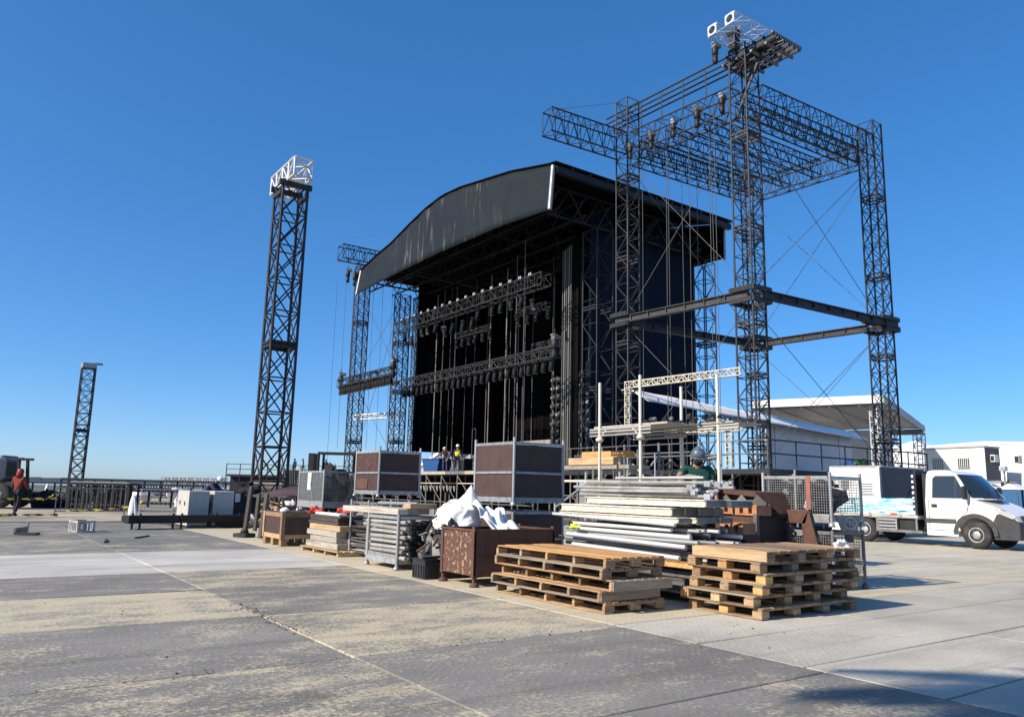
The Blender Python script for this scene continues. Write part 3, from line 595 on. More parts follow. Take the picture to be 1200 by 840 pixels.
def tname(p): return min(TN, key=lambda k: (k[0]-p[0])**2+(k[1]-p[1])**2)
for p, q in gw: cable('guy_wire', p, q, 'thin guy wire, %s bay, from %s down to %s' % ('upper' if p[2] > 12 else 'lower', TN[tname(p)], TN[tname(q)]), 'guy wires of the right frame', 0.016, 'rope')
cable('guy_wire', (22.1, 28.5, 20.3), (A[0], A[1], 22.4), 'thin wire from the tower head to the tip of the long cantilever truss', None, 0.014)
cable('guy_wire', (24.6, 60.3, 22.4), (27.2, 55.0, 22.0), 'thin wire from the left cantilever truss to the fascia top', None, 0.014)
for (x, y) in ((27.5, 27.2), (27.6, 25.6), (27.7, 24.2), (27.8, 23.0), (28.8, 26.6), (29.6, 24.4), (30.5, 27.2), (27.2, 22.2), (32.0, 27.4)):
    cable('hoist_chain', (x, y, 19.0), (x+random.uniform(-.1, .1), y+random.uniform(-.1, .1), 2.6), 'thin hoist chain hanging straight down inside the right frame', 'hoist chains of the right frame', 0.016, 'rope', 'chain')
for k in range(7):
    x, y = 25.2+k*0.45, 62.0-k*0.9
    cable('hoist_chain', (x, y, 19.2), (x+0.1, y, 2.8+random.random()*3), 'thin hoist chain left of the stage, %s from the left' % ORD[k], 'hoist chains left of the stage', 0.016 if k != 2 else 0.035, 'rope', 'chain')
for p, q in (((27.0, 60.7, 18.0), (29.2, 57.2, 10.6)), ((29.2, 57.2, 17.5), (27.0, 60.7, 10.6)), ((27.0, 60.7, 9.8), (29.2, 57.2, 3.5)), ((29.2, 57.2, 17.5), (27.0, 60.7, 3.0))):
    cable('guy_wire', p, q, 'thin steel guy wire between the two left towers', 'guy wires of the left towers', 0.018)
rr = random.Random(5)
for k in range(26):
    y = 36.5+k*0.8+rr.uniform(-.3, .3); x = rr.uniform(28.5, 37)
    cable('hoist_chain', (x, y, 17.6), (x, y, ZD+rr.uniform(0, .6)), 'long grey chain hanging from the stage roof to the deck', 'chains hanging inside the stage', rr.choice([0.02, 0.03, 0.045]), rr.choice(['rope', 'rope_light']), 'chain')
for k in range(5):
    tag(rod('hanging_pole', (30.4+0.12*k, 36.4+0.35*k, ZD), (30.4+0.12*k, 36.4+0.35*k, 17), 0.05, 'rope_light' if k % 2 else 'rope'), 'grey upright pole hanging just left of the right stage tower', 'pole', 'upright poles by the right stage tower')
# lamps
lm = {}
lm['head'] = MB().lathe([(0.10, 0), (0.15, -0.06), (0.19, -0.32), (0.22, -0.66), (0.2, -0.68)], 10).mesh('lamp_head', 'lamp_black')
yk = MB().bx((0, 0.22, -0.02), (0.07, 0.03, 0.3)).bx((0, -0.22, -0.02), (0.07, 0.03, 0.3)).bx((0, 0, 0.16), (0.2, 0.48, 0.12)); lm['yoke'] = yk.mesh('lamp_yoke', 'black')
lm['lens'] = MB().lathe([(0.17, -0.672), (0.17, -0.69)], 10).mesh('lamp_lens', 'lamp_lens')
def lamp(x, y, z, label, group, rz=0, tilt=0, s=1.0):
    e = thing('stage_lamp', label, 'lamp', (x, y, z), rz, group); e.scale = (s, s, s)
    h = obj('lamp_head', lm['head'], e, None, (tilt, 0, 0)); obj('lamp_lens', lm['lens'], h); obj('yoke', lm['yoke'], e); return e
def light_truss(label, x, y0, y1, z, sz):
    return lattice('lighting_truss', label, 'truss', (x, y0, z), (x, y1, z), sz, sz, int(abs(y1-y0)/0.7), 'tower_steel', None, 0.04, 0.02, 'Z', False, nsec=3)
light_truss('lower lighting truss with a row of lamps across the stage', 28.0, 54.2, 34.7, 9.5, 0.6)
for k in range(26): lamp(28.0, 53.9-k*0.745, 9.0, 'dark lamp under the lower lighting truss, %s from its left end' % ORD[k], 'lamps of the lower truss', rr.uniform(-.2, .2), rr.uniform(-.08, .08), 0.85)
light_truss('upper lighting truss with pale clamps across the stage', 28.0, 55.5, 35.9, 14.2, 0.75)
for k in range(17):
    y = 54.8-k*1.08
    e = thing('blinder_lamp', 'small pale square lamp on the upper lighting truss, %s from its left end' % ORD[k], 'lamp', (28.0, y, 14.62), 0, 'square lamps on the upper truss')
    part('case', MB().bx((0, 0, 0.2), (0.12, 0.32, 0.28)), 'black', e); part('face', MB().bx((-0.07, 0.085, 0.2), (0.02, 0.10, 0.20)), 'lamp_lens', e); part('face', MB().bx((-0.07, -0.085, 0.2), (0.02, 0.10, 0.20)), 'lamp_lens', e)
for k in range(15):
    y = 54-k*1.2+rr.uniform(-.3, .3)
    lamp(28.0, y, 13.5-rr.choice([0, 0, 0.5]), 'dark lamp hanging under the upper lighting truss, %s from its left end' % ORD[k], 'lamps of the upper truss', rr.uniform(-.6, .6), rr.uniform(-.5, .5), 0.85)
for x, y0, y1, z in ((30, 45.0, 49.5, 12.9), (30, 38.2, 41.6, 13.3), (31, 38.0, 41.0, 11.0)):
    light_truss('short drop truss with a few lamps hanging under the upper truss, %s' % {12.9: 'left one', 13.3: 'right one', 11.0: 'lowest one'}[z], x, y1, y0, z, 0.4)
    n = int((y1-y0)/0.9)
    for k in range(n+1): lamp(x, y0+k*(y1-y0)/n, z-0.3, 'dark lamp hanging from the %s short drop truss, %s from its right end' % ({12.9: 'left', 13.3: 'right', 11.0: 'lowest'}[z], ORD[k]), 'lamps of the drop trusses', rr.uniform(-.4, .4), rr.uniform(-.3, .3), 0.85)
light_truss('lamp truss sticking out left of the stage over the towers', 26.0, 61.9, 51.9, 10.1, 0.6)
for k in range(20): lamp(26.0, 61.6-k*0.485, 9.75, 'dark lamp packed under the left outer lamp truss, %s from its left end' % ORD[k], 'lamps of the left truss', rr.uniform(-.3, .3), rr.uniform(-.15, .15), 0.95)
for (x, y, z) in ((26.0, 61.8, 10.6), (26, 52.0, 10.6), (28, 35, 10.1)): hoist(x, y, z, {61.8: 'hoist on the outer end of the left lamp truss', 52.0: 'hoist on the inner end of the left lamp truss', 35: 'hoist on the right end of the lower lighting truss'}[y], 1.1)
# columns of lamps behind the deck, right
for c, (x, y) in enumerate(((34.0, 42.2), (34.0, 40.9), (34.0, 39.7), (34.0, 38.4), (33.2, 36.6))):
    e = thing('lamp_column', ['leftmost black column of floor lamps', 'second black column of floor lamps from the left', 'third black column of floor lamps from the left', 'fourth black column of floor lamps from the left', 'single black column of lamps next to the hanging poles'][c], 'lamp column', (x, y, ZD))
    n = 11; rod('pole', (0, 0, 0), (0, 0, 7.0), 0.06, 'black', e)
    for k in range(n):
        z = 0.5+k*0.62
        for sy in ((-0.3, 0.3) if c < 4 else (0,)):
            h = part('lamp_head', MB().lathe([(0.10, 0.25), (0.19, 0.1), (0.2, -0.15), (0.14, -0.22)], 9, Matrix.Translation((0, sy, z)) @ Matrix.Rotation(rr.uniform(-1.2, 1.2), 4, 'Y') @ Matrix.Rotation(rr.uniform(-.8, .8), 4, 'X')), 'trim', e)
            if rr.random() < 0.45: part('lamp_face', MB().bx((-0.22, sy, z), (0.03, 0.16, 0.12)), 'lamp_lens' if rr.random() < .4 else 'galv', e)
# free-standing towers on the left
lattice('lone_tower', 'tall dark lattice tower standing alone left of the stage', 'tower', (11.2, 33.8, 0), (11.2, 33.8, 15.1), 1.15, 1.15, 10, T, None, 0.065, 0.035, 'X', True, nsec=2)
e = lattice('top_truss', 'short white truss lying across the top of the lone left tower', 'truss', (11.2, 35.5, 15.55), (11.2, 32.3, 15.55), 0.85, 0.85, 4, 'alu', None, 0.06, 0.045, 'Z', True, nsec=1)
e = thing('head_block', 'dark crosshead under the white truss of the lone tower', 'bracket', (11.2, 33.8, 14.95))
for y in (-0.6, 0.6): part('beam', MB().bx((0, y, 0.05), (1.5, 0.14, 0.25)), 'dark_steel', e); 
for x in (-0.6, 0.6): part('beam', MB().bx((x, 0, -0.35), (0.14, 1.05, 0.2)), 'dark_steel', e)
lattice('lone_tower', 'small distant lattice tower near the left edge', 'tower', (10.4, 93.2, 0), (10.4, 93.2, 13.3), 1.25, 1.25, 11, T, None, 0.07, 0.04, 'X', True, nsec=2)
e = thing('head_block', 'pale head block on top of the distant left tower', 'bracket', (10.4, 93.2, 13.3)); part('block', MB().bx((0, 0, 0.3), (1.4, 1.3, 0.55)), 'galv', e, bevel=0.03); part('arm', MB().bx((0.9, 0, 0.6), (0.8, 0.3, 0.2)), 'galv', e)
# ================================================================== BACKGROUND RIGHT
# long white tent behind the right frame
P0 = Vector((27.8, 28.6, 0)); P1 = Vector((58.5, 34.45, 0)); dv = (P1-P0).normalized(); nv = Vector((-dv.y, dv.x, 0)); LT_ = (P1-P0).length
tent = thing('marquee', 'long white marquee roof behind the right frame with a pale side wall', 'tent', P0, math.atan2(dv.y, dv.x))
def tr(u_, v_):
    x = LT_*u_; return (x, -0.05+(0.5+5*u_)*v_, 6.70+0.01*math.sin(x*2.1)*(1-v_))
o = part('roof_sheet', sheet(tr, 50, 6), 'tent_white', tent); o.modifiers.new('thickness', 'SOLIDIFY').thickness = 0.03
def vl(u_, v_):
    x = LT_*u_; return (x, -1.15*(1-v_)-0.06, 6.0+0.012*math.sin(x*2.1)+0.70*v_)
o = part('valance', sheet(vl, 60, 4), 'tent_white', tent); o.modifiers.new('thickness', 'SOLIDIFY').thickness = 0.02
def wl(u_, v_):
    x = 15.5+(LT_-16)*u_; return (x, 0.05*math.sin(x*1.1)+0.04*math.sin(x*0.37+v_*5), 0.2+6.0*v_)
o = part('side_wall', sheet(wl, 60, 8), 'tent_wall', tent); o.modifiers.new('thickness', 'SOLIDIFY').thickness = 0.02
for x in (0.2, 5.2, 10.4, 15.4): rod('pole', (x, 0.1, 0), (x, 0.1, 6.1), 0.06, 'galv', tent)
for x in (16.5, 27.5): rod('guy_rope', (x, -0.2, 6.0), (x-2.2, -1.2, 0), 0.02, 'rope', tent)
# big canopy beyond
cn = thing('canopy_roof', 'big grey open canopy with a white front edge on lattice legs', 'canopy', (68.4, 37.3, 0), R(20.4))
def cr(u_, v_): return (31.3*v_, 12*u_, 10.1+0.25*v_+0.5*math.sin(u_*math.pi)*0.2-0.25*u_*0)
o = part('ceiling_sheet', sheet(cr, 12, 12), 'tent_grey', cn); o.modifiers.new('thickness', 'SOLIDIFY').thickness = 0.1
part('front_edge', MB().box(-0.25, -0.12, -0.1, 12, 10.12, 10.85), 'tent_white', cn); 
part('side_edge', MB().add([(-0.2, -0.2, 10.05), (31.4, -0.2, 9.9), (31.4, -0.2, 10.55), (-0.2, -0.2, 10.85), (-0.2, -0.05, 10.05), (31.4, -0.05, 9.9), (31.4, -0.05, 10.55), (-0.2, -0.05, 10.85)], [(0, 1, 2, 3), (7, 6, 5, 4), (3, 2, 6, 7), (0, 4, 5, 1), (1, 5, 6, 2), (0, 3, 7, 4)]), 'tent_grey', cn)
part('rear_beam', MB().box(31.0, 31.3, 0, 12, 9.5, 10.2), 'tent_grey', cn)
for k in range(4): part('rafter', MB().box(0, 31, 2+k*2.6, 2.12+k*2.6, 9.92, 10.06), 'galv', cn)
part('back_wall', MB().box(24, 24.1, 3.4, 12, 0, 9.6), 'tent_wall', cn); part('back_wall', MB().box(24.11, 29, 3.4, 3.5, 0, 9.6), 'tent_grey', cn)
def legs(nm, x, y, z1, m, lab, w_=0.6): return lattice(nm, lab, 'tower', (x, y, 0), (x, y, z1), w_, w_, int(z1/0.75), m, None, 0.06, 0.04, 'Z', False, nsec=1)
legs('canopy_leg', 68.9, 38.3, 10.0, 'alu', 'white lattice leg under the front corner of the big canopy', 0.7); legs('canopy_leg', 97.3, 48.6, 9.7, 'galv', 'lattice leg under the far corner of the big canopy', 1.0)
legs('canopy_leg', 65.6, 48.0, 10.0, 'alu', 'white lattice leg peeking over the marquee roof', 0.7)
# white tent with a pointed top
wt = thing('pointed_tent', 'white tent with a pointed peak beyond the lattice leg', 'tent', (113, 57, 0))
part('roof_sheet', MB().add([(-4, -4.4, 8.2), (4, -4.4, 8.2), (4, 4.4, 8.2), (-4, 4.4, 8.2), (0, 0, 10.0), (0, 0, 10.4)], [(0, 1, 4), (1, 2, 4), (2, 3, 4), (3, 0, 4)]), 'tent_white', wt)
part('wall', MB().box(-3.9, 3.9, -4.3, 4.3, 0, 8.2), 'tent_white', wt)
wt = thing('flat_tent', 'long low white tent roof running behind the site office', 'tent', (116, 46.5, 0))
part('roof_sheet', MB().prism([(-8, 8.9), (0, 9.3), (8, 8.9)], -6, 6.5, 'x'), 'tent_white', wt); part('wall', MB().box(-5.9, 6.4, -7.9, 7.9, 0, 8.88), 'tent_white', wt)
# stacked site offices
def cabin(loc, rz, label, L_, W_, Hh, wins, m='plywhite'):
    e = thing('site_office', label, 'cabin', loc, rz)
    part('wall', MB().box(0, L_, 0, W_, 0.1, Hh-0.1), m, e); part('roof', MB().box(-0.08, L_+0.08, -0.08, W_+0.08, Hh-0.1, Hh+0.05), 'galv', e)
    part('end_wall', MB().box(L_, L_+0.02, 0.02, W_-0.02, 0.12, Hh-0.12), 'screen_shade_grey', e)  # unlit end of the cabin, its shade put into a darker grey
    part('base_frame', MB().box(-0.03, L_+0.03, -0.03, W_+0.03, 0, 0.1), 'grey_steel', e)
    for k in range(int(L_/0.6)): part('rib', MB().box(0.3+k*0.6, 0.36+k*0.6, -0.03, 0, 0.12, Hh-0.12), m, e)
    for (a, b_, z0, z1) in wins:
        f = part('window', MB().box(a, b_, -0.06, -0.032, z0, z1), 'glass', e); n = 6
        for k in range(n+1): part('bar', MB().bx((a+(b_-a)*k/n, -0.08, (z0+z1)/2), (0.05, 0.03, z1-z0+0.1)), 'plywhite', f)
    return e
cb = Vector((83.0, 39.2, 0)); ce = Vector((82.4, 34.2, 0)); 
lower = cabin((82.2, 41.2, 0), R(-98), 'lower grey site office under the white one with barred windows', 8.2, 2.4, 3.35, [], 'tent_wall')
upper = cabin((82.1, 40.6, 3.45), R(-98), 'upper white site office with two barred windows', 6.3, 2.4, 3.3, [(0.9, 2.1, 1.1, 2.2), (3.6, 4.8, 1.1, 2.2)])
ac = thing('air_conditioner', 'white air conditioner on the dark end wall of the upper site office', 'air conditioner', (82.4, 34.0, 5.6)); part('case', MB().bx((0, 0, 0), (0.9, 0.4, 0.7)), 'plywhite', ac, bevel=0.03); part('grille', MB().bx((-0.46, 0, 0), (0.02, 0.3, 0.5)), 'black', ac)
ac = thing('air_conditioner', 'dark air conditioner right of the white one', 'air conditioner', (85.2, 33.0, 5.6)); part('case', MB().bx((0, 0, 0), (0.8, 0.4, 0.8)), 'tent_wall', ac, bevel=0.03); part('grille', MB().bx((-0.41, 0, 0), (0.02, 0.34, 0.6)), 'black', ac)
rt = thing('marquee', 'white ribbed marquee roof at the right edge behind the blue toilets', 'tent', (86, 34.5, 0))
for k in range(9):
    part('roof_sheet', MB().add([(1.2+0, -k*1.6, 4.6), (1.2, -k*1.6-1.55, 4.6), (8, -k*1.6-1.55, 6.9), (8, -k*1.6, 6.9), (1.2, -k*1.6-0.8, 4.72), (8, -k*1.6-0.8, 7.02)], [(0, 4, 5, 3), (4, 1, 2, 5)]), 'tent_white', rt)
part('wall', MB().box(1.3, 8, -14, 0.5, 0, 4.55), 'tent_wall', rt)
# portable toilets
def toilet(loc, rz, label, group=None):
    e = thing('portable_toilet', label, 'toilet', loc, rz, group)
    part('wall', MB().box(-0.55, 0.55, -0.55, 0.55, 0.1, 2.05), 'toilet_blue', e, bevel=0.03)
    part('base', MB().box(-0.58, 0.58, -0.6, 0.6, 0, 0.1), 'black', e)
    part('roof', MB().add([(-0.6, -0.6, 2.05), (0.6, -0.6, 2.05), (0.6, 0.6, 2.05), (-0.6, 0.6, 2.05), (-0.6, 0, 2.36), (0.6, 0, 2.36)], [(0, 1, 5, 4), (2, 3, 4, 5), (0, 4, 3), (1, 2, 5), (3, 2, 1, 0)]), 'plywhite', e)
    d_ = part('door', MB().box(-0.585, -0.56, -0.40, 0.40, 0.16, 1.95), 'toilet_blue', e); part('handle', MB().bx((-0.6, 0.3, 1.05), (0.03, 0.05, 0.14)), 'galv', d_)
    part('vent_pipe', MB().tube((0.4, 0.4, 2.1), (0.4, 0.4, 2.6), 0.05, 6), 'plastic_black', e); return e
tl = toilet((45.6, 19.2, 0), 0, 'blue portable toilet nearest the windscreen pillar of the truck')
for k, lab in enumerate(('second blue portable toilet behind the truck bonnet', 'third blue portable toilet behind the truck bonnet', 'fourth blue portable toilet, at the right edge of the photo', 'fifth blue portable toilet, partly past the right edge')):
    c = copy_tree(tl); c.location = (45.6-0.05*k, 18.0-1.2*k, 0); c['label'] = lab
lp = thing('lamp_post', 'short post with a pale lamp head beyond the portable toilets', 'lamp post', (60.5, 24.4, 0)); part('pole', MB().tube((0, 0, 0), (0, 0, 3.6), 0.06, 6), 'galv', lp); part('lamp_head', MB().bx((-0.1, 0, 3.75), (0.5, 0.4, 0.35)), 'plywhite', lp, bevel=0.04)
# container behind the truck bed
ct = thing('container', 'white equipment container with a dark grey side behind the truck bed', 'container', (27.6, 15.3, 0))
part('end_wall', MB().box(0, 0.06, 0.06, 1.95, 0.15, 2.55), 'plywhite', ct)
part('body', MB().box(0.061, 3.2, 0.02, 1.95, 0.15, 2.54), 'plywhite', ct); part('roof', MB().box(-0.03, 3.23, -0.06, 1.98, 2.542, 2.6), 'galv', ct)
part('side_screen', MB().box(0.05, 3.18, -0.03, 0.018, 0.2, 2.53), 'screen_shade_grey', ct)
for y in (0.03, 1.93): part('corner_post', MB().bx((-0.02, y, 1.35), (0.08, 0.08, 2.4)), 'plywhite', ct)
for y, z, dy, dz in ((0.55, 1.75, 0.55, 0.45), (1.4, 1.9, 0.3, 0.3)):
    v_ = part('vent', MB().bx((-0.02, y, z), (0.04, dy, dz)), 'tent_wall', ct)
    for k in range(5): part('louvre', MB().bx((-0.045, y, z-dz*0.4+k*dz*0.2), (0.015, dy*0.9, 0.03)), 'grey_steel', v_)
part('cable', MB().tube((0.9, -0.05, 0.5), (2.6, -0.05, 2.35), 0.012, 5), 'black', ct); part('lifting_lug', MB().tube((1.1, 0.2, 2.6), (1.1, 0.2, 2.75), 0.05, 6), 'black', ct)
# green tree top behind the container, and umbrella
def foliage(n, rx, ry, rz_, size, seed):
    r_ = random.Random(seed); b_ = MB()
    for i in range(n):
        while True:
            p = Vector((r_.uniform(-1, 1), r_.uniform(-1, 1), r_.uniform(-1, 1)))
            if p.length < 1 and p.length > 0.25+0.3*math.sin(p.x*5+p.y*7): break
        c = Vector((p.x*rx, p.y*ry, p.z*rz_)); q = Quaternion((r_.gauss(0, 1), r_.gauss(0, 1), r_.gauss(0, 1), r_.gauss(0, 1))).normalized()
        s_ = size*r_.uniform(.6, 1.3); vs = [c+q @ Vector(v_)*s_ for v_ in ((-.5, 0, 0), (0, .28, .06), (.5, 0, 0), (0, -.28, .06))]; b_.add(vs, [(0, 1, 2, 3)])
    return b_
tr_ = thing('small_tree', 'small bright green tree showing over the white container', 'tree', (36, 20.85, 0))
part('trunk', MB().tube((0, 0, 0), (0.1, 0, 2.3), 0.09, 7, 0.05), 'trunk', tr_); part('limb', MB().tube((0.08, 0, 1.9), (0.5, 0.2, 2.9), 0.04, 6, 0.02), 'trunk', tr_); part('limb', MB().tube((0.08, 0, 1.9), (-0.4, -0.2, 2.8), 0.04, 6, 0.02), 'trunk', tr_)
cr_ = part('crown', foliage(420, 0.42, 0.42, 0.40, 0.15, 4), 'leaf', tr_); cr_.location = (0.1, 0, 2.95)
bt = thing('blue_tarp_bundle', 'blue tarpaulin bundle behind the truck cab roof', 'tarpaulin', (50, 29.6, 3.3))
def blob(rx, ry, rz_, seed, nu=20, nv=10, amp=0.25):
    r_ = random.Random(seed); ph = [r_.uniform(0, 6.28) for _ in range(6)]; b_ = MB(); vs = []; 
    for j in range(nv+1):
        for i in range(nu):
            th = 2*math.pi*i/nu; f = math.pi*j/nv
            k = 1+amp*(0.5*math.sin(3*th+ph[0]+2*f)+0.4*math.sin(5*th+ph[1]-3*f)+0.5*math.sin(4*f+ph[2]+th)+0.3*math.sin(9*th+ph[3])*math.sin(5*f))
            vs.append((rx*k*math.sin(f)*math.cos(th), ry*k*math.sin(f)*math.sin(th), rz_*k*math.cos(f)))
    return b_.add(vs, [(j*nu+i, j*nu+(i+1) % nu, (j+1)*nu+(i+1) % nu, (j+1)*nu+i) for j in range(nv) for i in range(nu)])
part('sheet', blob(0.9, 1.2, 0.6, 5), 'blue_tarp', bt); part('support', MB().box(-1, 1, -1, 1, -3.3, -0.3), 'grey_steel', bt)
# ================================================================== TRUCK (local: x forward, y left)
tk = thing('flatbed_truck', 'white cab truck with a teal printed drop side bed', 'truck', (25.55, 10.8, 0), R(-90))
hw = 0.99
def arch(cx, r_, n=12, z0=0.33): return [(cx+r_*math.cos(math.pi-math.pi*i/n), max(z0, 0.40+r_*math.sin(math.pi*i/n))) for i in range(n+1)]
low = [(-1.42, 0.33), (-0.5, 0.33)]+arch(0, 0.5)+[(0.62, 0.30), (0.98, 0.32), (1.05, 0.5), (1.05, 0.82), (0.98, 0.98), (0.80, 1.10), (0.45, 1.27), (0.1, 1.40), (-0.08, 1.44), (-1.42, 1.44)]
def yw(x, base): 
    if x < 0.15: return base
    t_ = (x-0.15)/0.9; return base*(1-0.24*t_**2.2)
b_ = MB(); n = len(low); lay = [-1, -0.985, -0.94, 0.94, 0.985, 1]; ins = [0.035, 0.012, 0, 0, 0.012, 0.035]; vs = []
cx_, cz_ = -0.2, 0.85
for L_, i_ in zip(lay, ins):
    for (x, z) in low:
        xx = x+(cx_-x)*i_*0.6; zz_ = z+(cz_-z)*i_*0.8 if z > 1.0 else z
        vs.append((xx, yw(x, L_*hw), zz_))
fs = [tuple(reversed(range(n))), tuple(range(5*n, 6*n))]
for k in range(5):
    for i in range(n): fs.append((k*n+i, k*n+(i+1) % n, (k+1)*n+(i+1) % n, (k+1)*n+i))
b_.add(vs, fs); me = b_.mesh('cab_body', 'car_white'); obj('cab_body', me, tk)
# greenhouse : stacked rings
def ring(z, xr, xf_side, xf_mid, yw_): return [(xr, yw_*0.97, z), (xr, -yw_*0.97, z), (xr+0.05, -yw_, z), (xf_side, -yw_, z), (xf_side+(xf_mid-xf_side)*0.6, -yw_*0.75, z), (xf_mid, -yw_*0.3, z), (xf_mid, yw_*0.3, z), (xf_side+(xf_mid-xf_side)*0.6, yw_*0.75, z), (xf_side, yw_, z), (xr+0.05, yw_, z)]
rings = [ring(1.43, -1.42, -0.06, 0.34, 0.965), ring(1.7, -1.42, -0.22, 0.08, 0.925), ring(2.0, -1.42, -0.40, -0.20, 0.875), ring(2.18, -1.41, -0.53, -0.42, 0.84), ring(2.27, -1.38, -0.72, -0.68, 0.79), ring(2.31, -1.3, -0.9, -0.9, 0.65)]
b_ = MB(); vs = [p for r_ in rings for p in r_]; n = 10
fs = [(k*n+i, k*n+(i+1) % n, (k+1)*n+(i+1) % n, (k+1)*n+i) for k in range(5) for i in range(n)]+[tuple(range(50, 60))]
b_.add(vs, fs); obj('cab_roof', b_.mesh('cab_roof', 'car_white'), tk)
def ringpt(z, i):
    for a, c in zip(rings, rings[1:]):
        if a[0][2] <= z <= c[0][2]:
            s_ = (z-a[0][2])/(c[0][2]-a[0][2]); return Vector(a[i]).lerp(Vector(c[i]), s_)
def screen(idx, z0, z1, inset, off):
    b_ = MB(); vs = []; zs_ = [z0, 1.7, 2.0, z1]
    for z in zs_:
        for i in idx:
            p = ringpt(z, i); d = Vector((1, 0, 0.55)).normalized(); vs.append(p+d*off)
    m_ = len(idx)
    return b_.add(vs, [(k*m_+i, k*m_+i+1, (k+1)*m_+i+1, (k+1)*m_+i) for k in range(3) for i in range(m_-1)], True)
o = obj('windscreen', screen((3, 4, 5, 6, 7, 8), 1.47, 2.16, 0, 0.03).mesh('windscreen', 'glass'), tk)
for s_ in (-1, 1):
    def sy(z, off=0.012): return s_*(0.965-(z-1.43)*0.165+off)
    def spoly(name, pts, m, off=0.012, th=0.012, par=tk):
        b2 = MB(); vs = [(x, sy(z, off), z) if z > 1.43 else (x, s_*(hw+off-0.012), z) for x, z in pts]+[(x, sy(z, off-th), z) if z > 1.43 else (x, s_*(hw+off-0.012-th), z) for x, z in pts]; n_ = len(pts)
        b2.add(vs, [tuple(range(n_)), tuple(reversed(range(n_, 2*n_)))]+[(i, (i+1) % n_, (i+1) % n_+n_, i+n_) for i in range(n_)]); return part(name, b2, m, par)
    spoly('door_gap', [(-1.325, 0.48), (-0.40, 0.48), (-0.48, 0.80), (-0.195, 1.05), (-0.095, 1.425), (-1.325, 1.425)], 'plastic_black', 0.014, 0.012)  # dark strip standing in for the shaded gap around the door
    spoly('window_seal', [(-1.21, 1.45), (-0.16, 1.45), (-0.18, 1.50), (-0.41, 1.89), (-0.50, 2.06), (-0.56, 2.13), (-1.13, 2.13), (-1.21, 2.05)], 'plastic_black', 0.006, 0.01)
    door = spoly('door', [(-1.30, 0.50), (-0.42, 0.50), (-0.50, 0.80), (-0.22, 1.05), (-0.12, 1.42), (-1.30, 1.42)], 'car_white', 0.020, 0.02)
    spoly('side_window', [(-1.18, 1.52), (-1.10, 1.46), (-0.55, 1.46), (-0.55, 2.10), (-1.12, 2.10), (-1.18, 2.04)], 'glass', par=door)
    spoly('quarter_window', [(-0.51, 1.46), (-0.20, 1.48), (-0.42, 1.86), (-0.51, 2.02)], 'glass', par=door)
    part('handle', MB().bx((-1.14, s_*(hw+0.018), 1.22), (0.17, 0.03, 0.10)), 'plastic_black', door, bevel=0.01)
    spoly('trim_strip', [(-1.42, 0.70), (-0.52, 0.70), (-0.52, 0.84), (-1.42, 0.84)], 'trim', 0.035, 0.02)
    a_o = arch(0, 0.62, 16, 0.33); a_i = arch(0, 0.5, 16, 0.33); b2 = MB()
    vs = [(x, s_*(hw+0.03), z) for x, z in a_o+a_i]+[(x, s_*(hw-0.1), z) for x, z in a_o+a_i]; q = 17
    b2.add(vs, [(i, i+1, q+i+1, q+i) for i in range(16)]+[(i, 2*q+i, 2*q+i+1, i+1) for i in range(16)]+[(q+i, q+i+1, 3*q+i+1, 3*q+i) for i in range(16)]); part('wheel_arch', b2, 'trim', tk)
    hl = MB(); pts = [(0.50, 1.19), (0.62, 1.05), (0.92, 0.90), (1.0, 0.92), (0.93, 1.0), (0.72, 1.14)]
    vs = [(x+0.008, yw(x, s_*hw)+s_*0.012, z) for x, z in pts]+[(x-0.03, yw(x, s_*hw)-s_*0.16, z+0.02) for x, z in pts]; n_ = 6
    hl.add(vs, [tuple(range(n_)), tuple(reversed(range(n_, 2*n_)))]+[(i, (i+1) % n_, (i+1) % n_+n_, i+n_) for i in range(n_)]); part('headlight', hl, 'lens', tk)
    mr = part('mirror', MB().bx((-0.16, s_*1.16, 1.62), (0.10, 0.20, 0.40)), 'plastic_black', tk, bevel=0.03); part('mirror_arm', MB().tube((-0.2, s_*0.95, 1.5), (-0.16, s_*1.1, 1.55), 0.025, 6), 'plastic_black', mr)
    for x in ((0, -3.45)):
        e = part('wheel', MB().lathe([(0.2, -0.11), (0.36, -0.12), (0.40, -0.07), (0.40, 0.07), (0.36, 0.12), (0.2, 0.11)], 24, Matrix.Translation((x, s_*0.86, 0.40)), 'y'), 'rubber', tk)
        part('rim', MB().lathe([(0.05, 0.14), (0.07, 0.14), (0.12, 0.10), (0.18, 0.10), (0.21, 0.125), (0.22, 0.12), (0.22, 0.0)], 20, Matrix.Translation((x, s_*0.86, 0.40)) @ (Matrix.Identity(4) if s_ > 0 else Matrix.Rotation(math.pi, 4, 'Z')), 'y'), 'galv', e)
        for k in range(6): a = k*math.pi/3; part('wheel_nut', MB().lathe([(0.02, 0.0), (0.02, 0.03)], 6, Matrix.Translation((x+0.13*math.cos(a), s_*(0.86+0.10) if s_ > 0 else -0.99, 0.40+0.13*math.sin(a))), 'y'), 'grey_steel', e)
bp_ = MB(); prof = [(0.50, 0.30), (1.06, 0.30), (1.08, 0.45), (1.075, 0.78), (0.98, 0.885), (0.60, 1.02), (0.50, 0.80), (0.57, 0.55)]; n = len(prof); vs = []
for L_ in (-1, -0.985, -0.6, 0.6, 0.985, 1):
    for x, z in prof: vs.append((x+0.012-(0.02 if abs(L_) == 1 else 0), yw(x, L_*(hw+0.03)), z))
bp_.add(vs, [tuple(reversed(range(n))), tuple(range(5*n, 6*n))]+[(k*n+i, k*n+(i+1) % n, (k+1)*n+(i+1) % n, (k+1)*n+i) for k in range(5) for i in range(n)]); part('bumper', bp_, 'trim', tk)
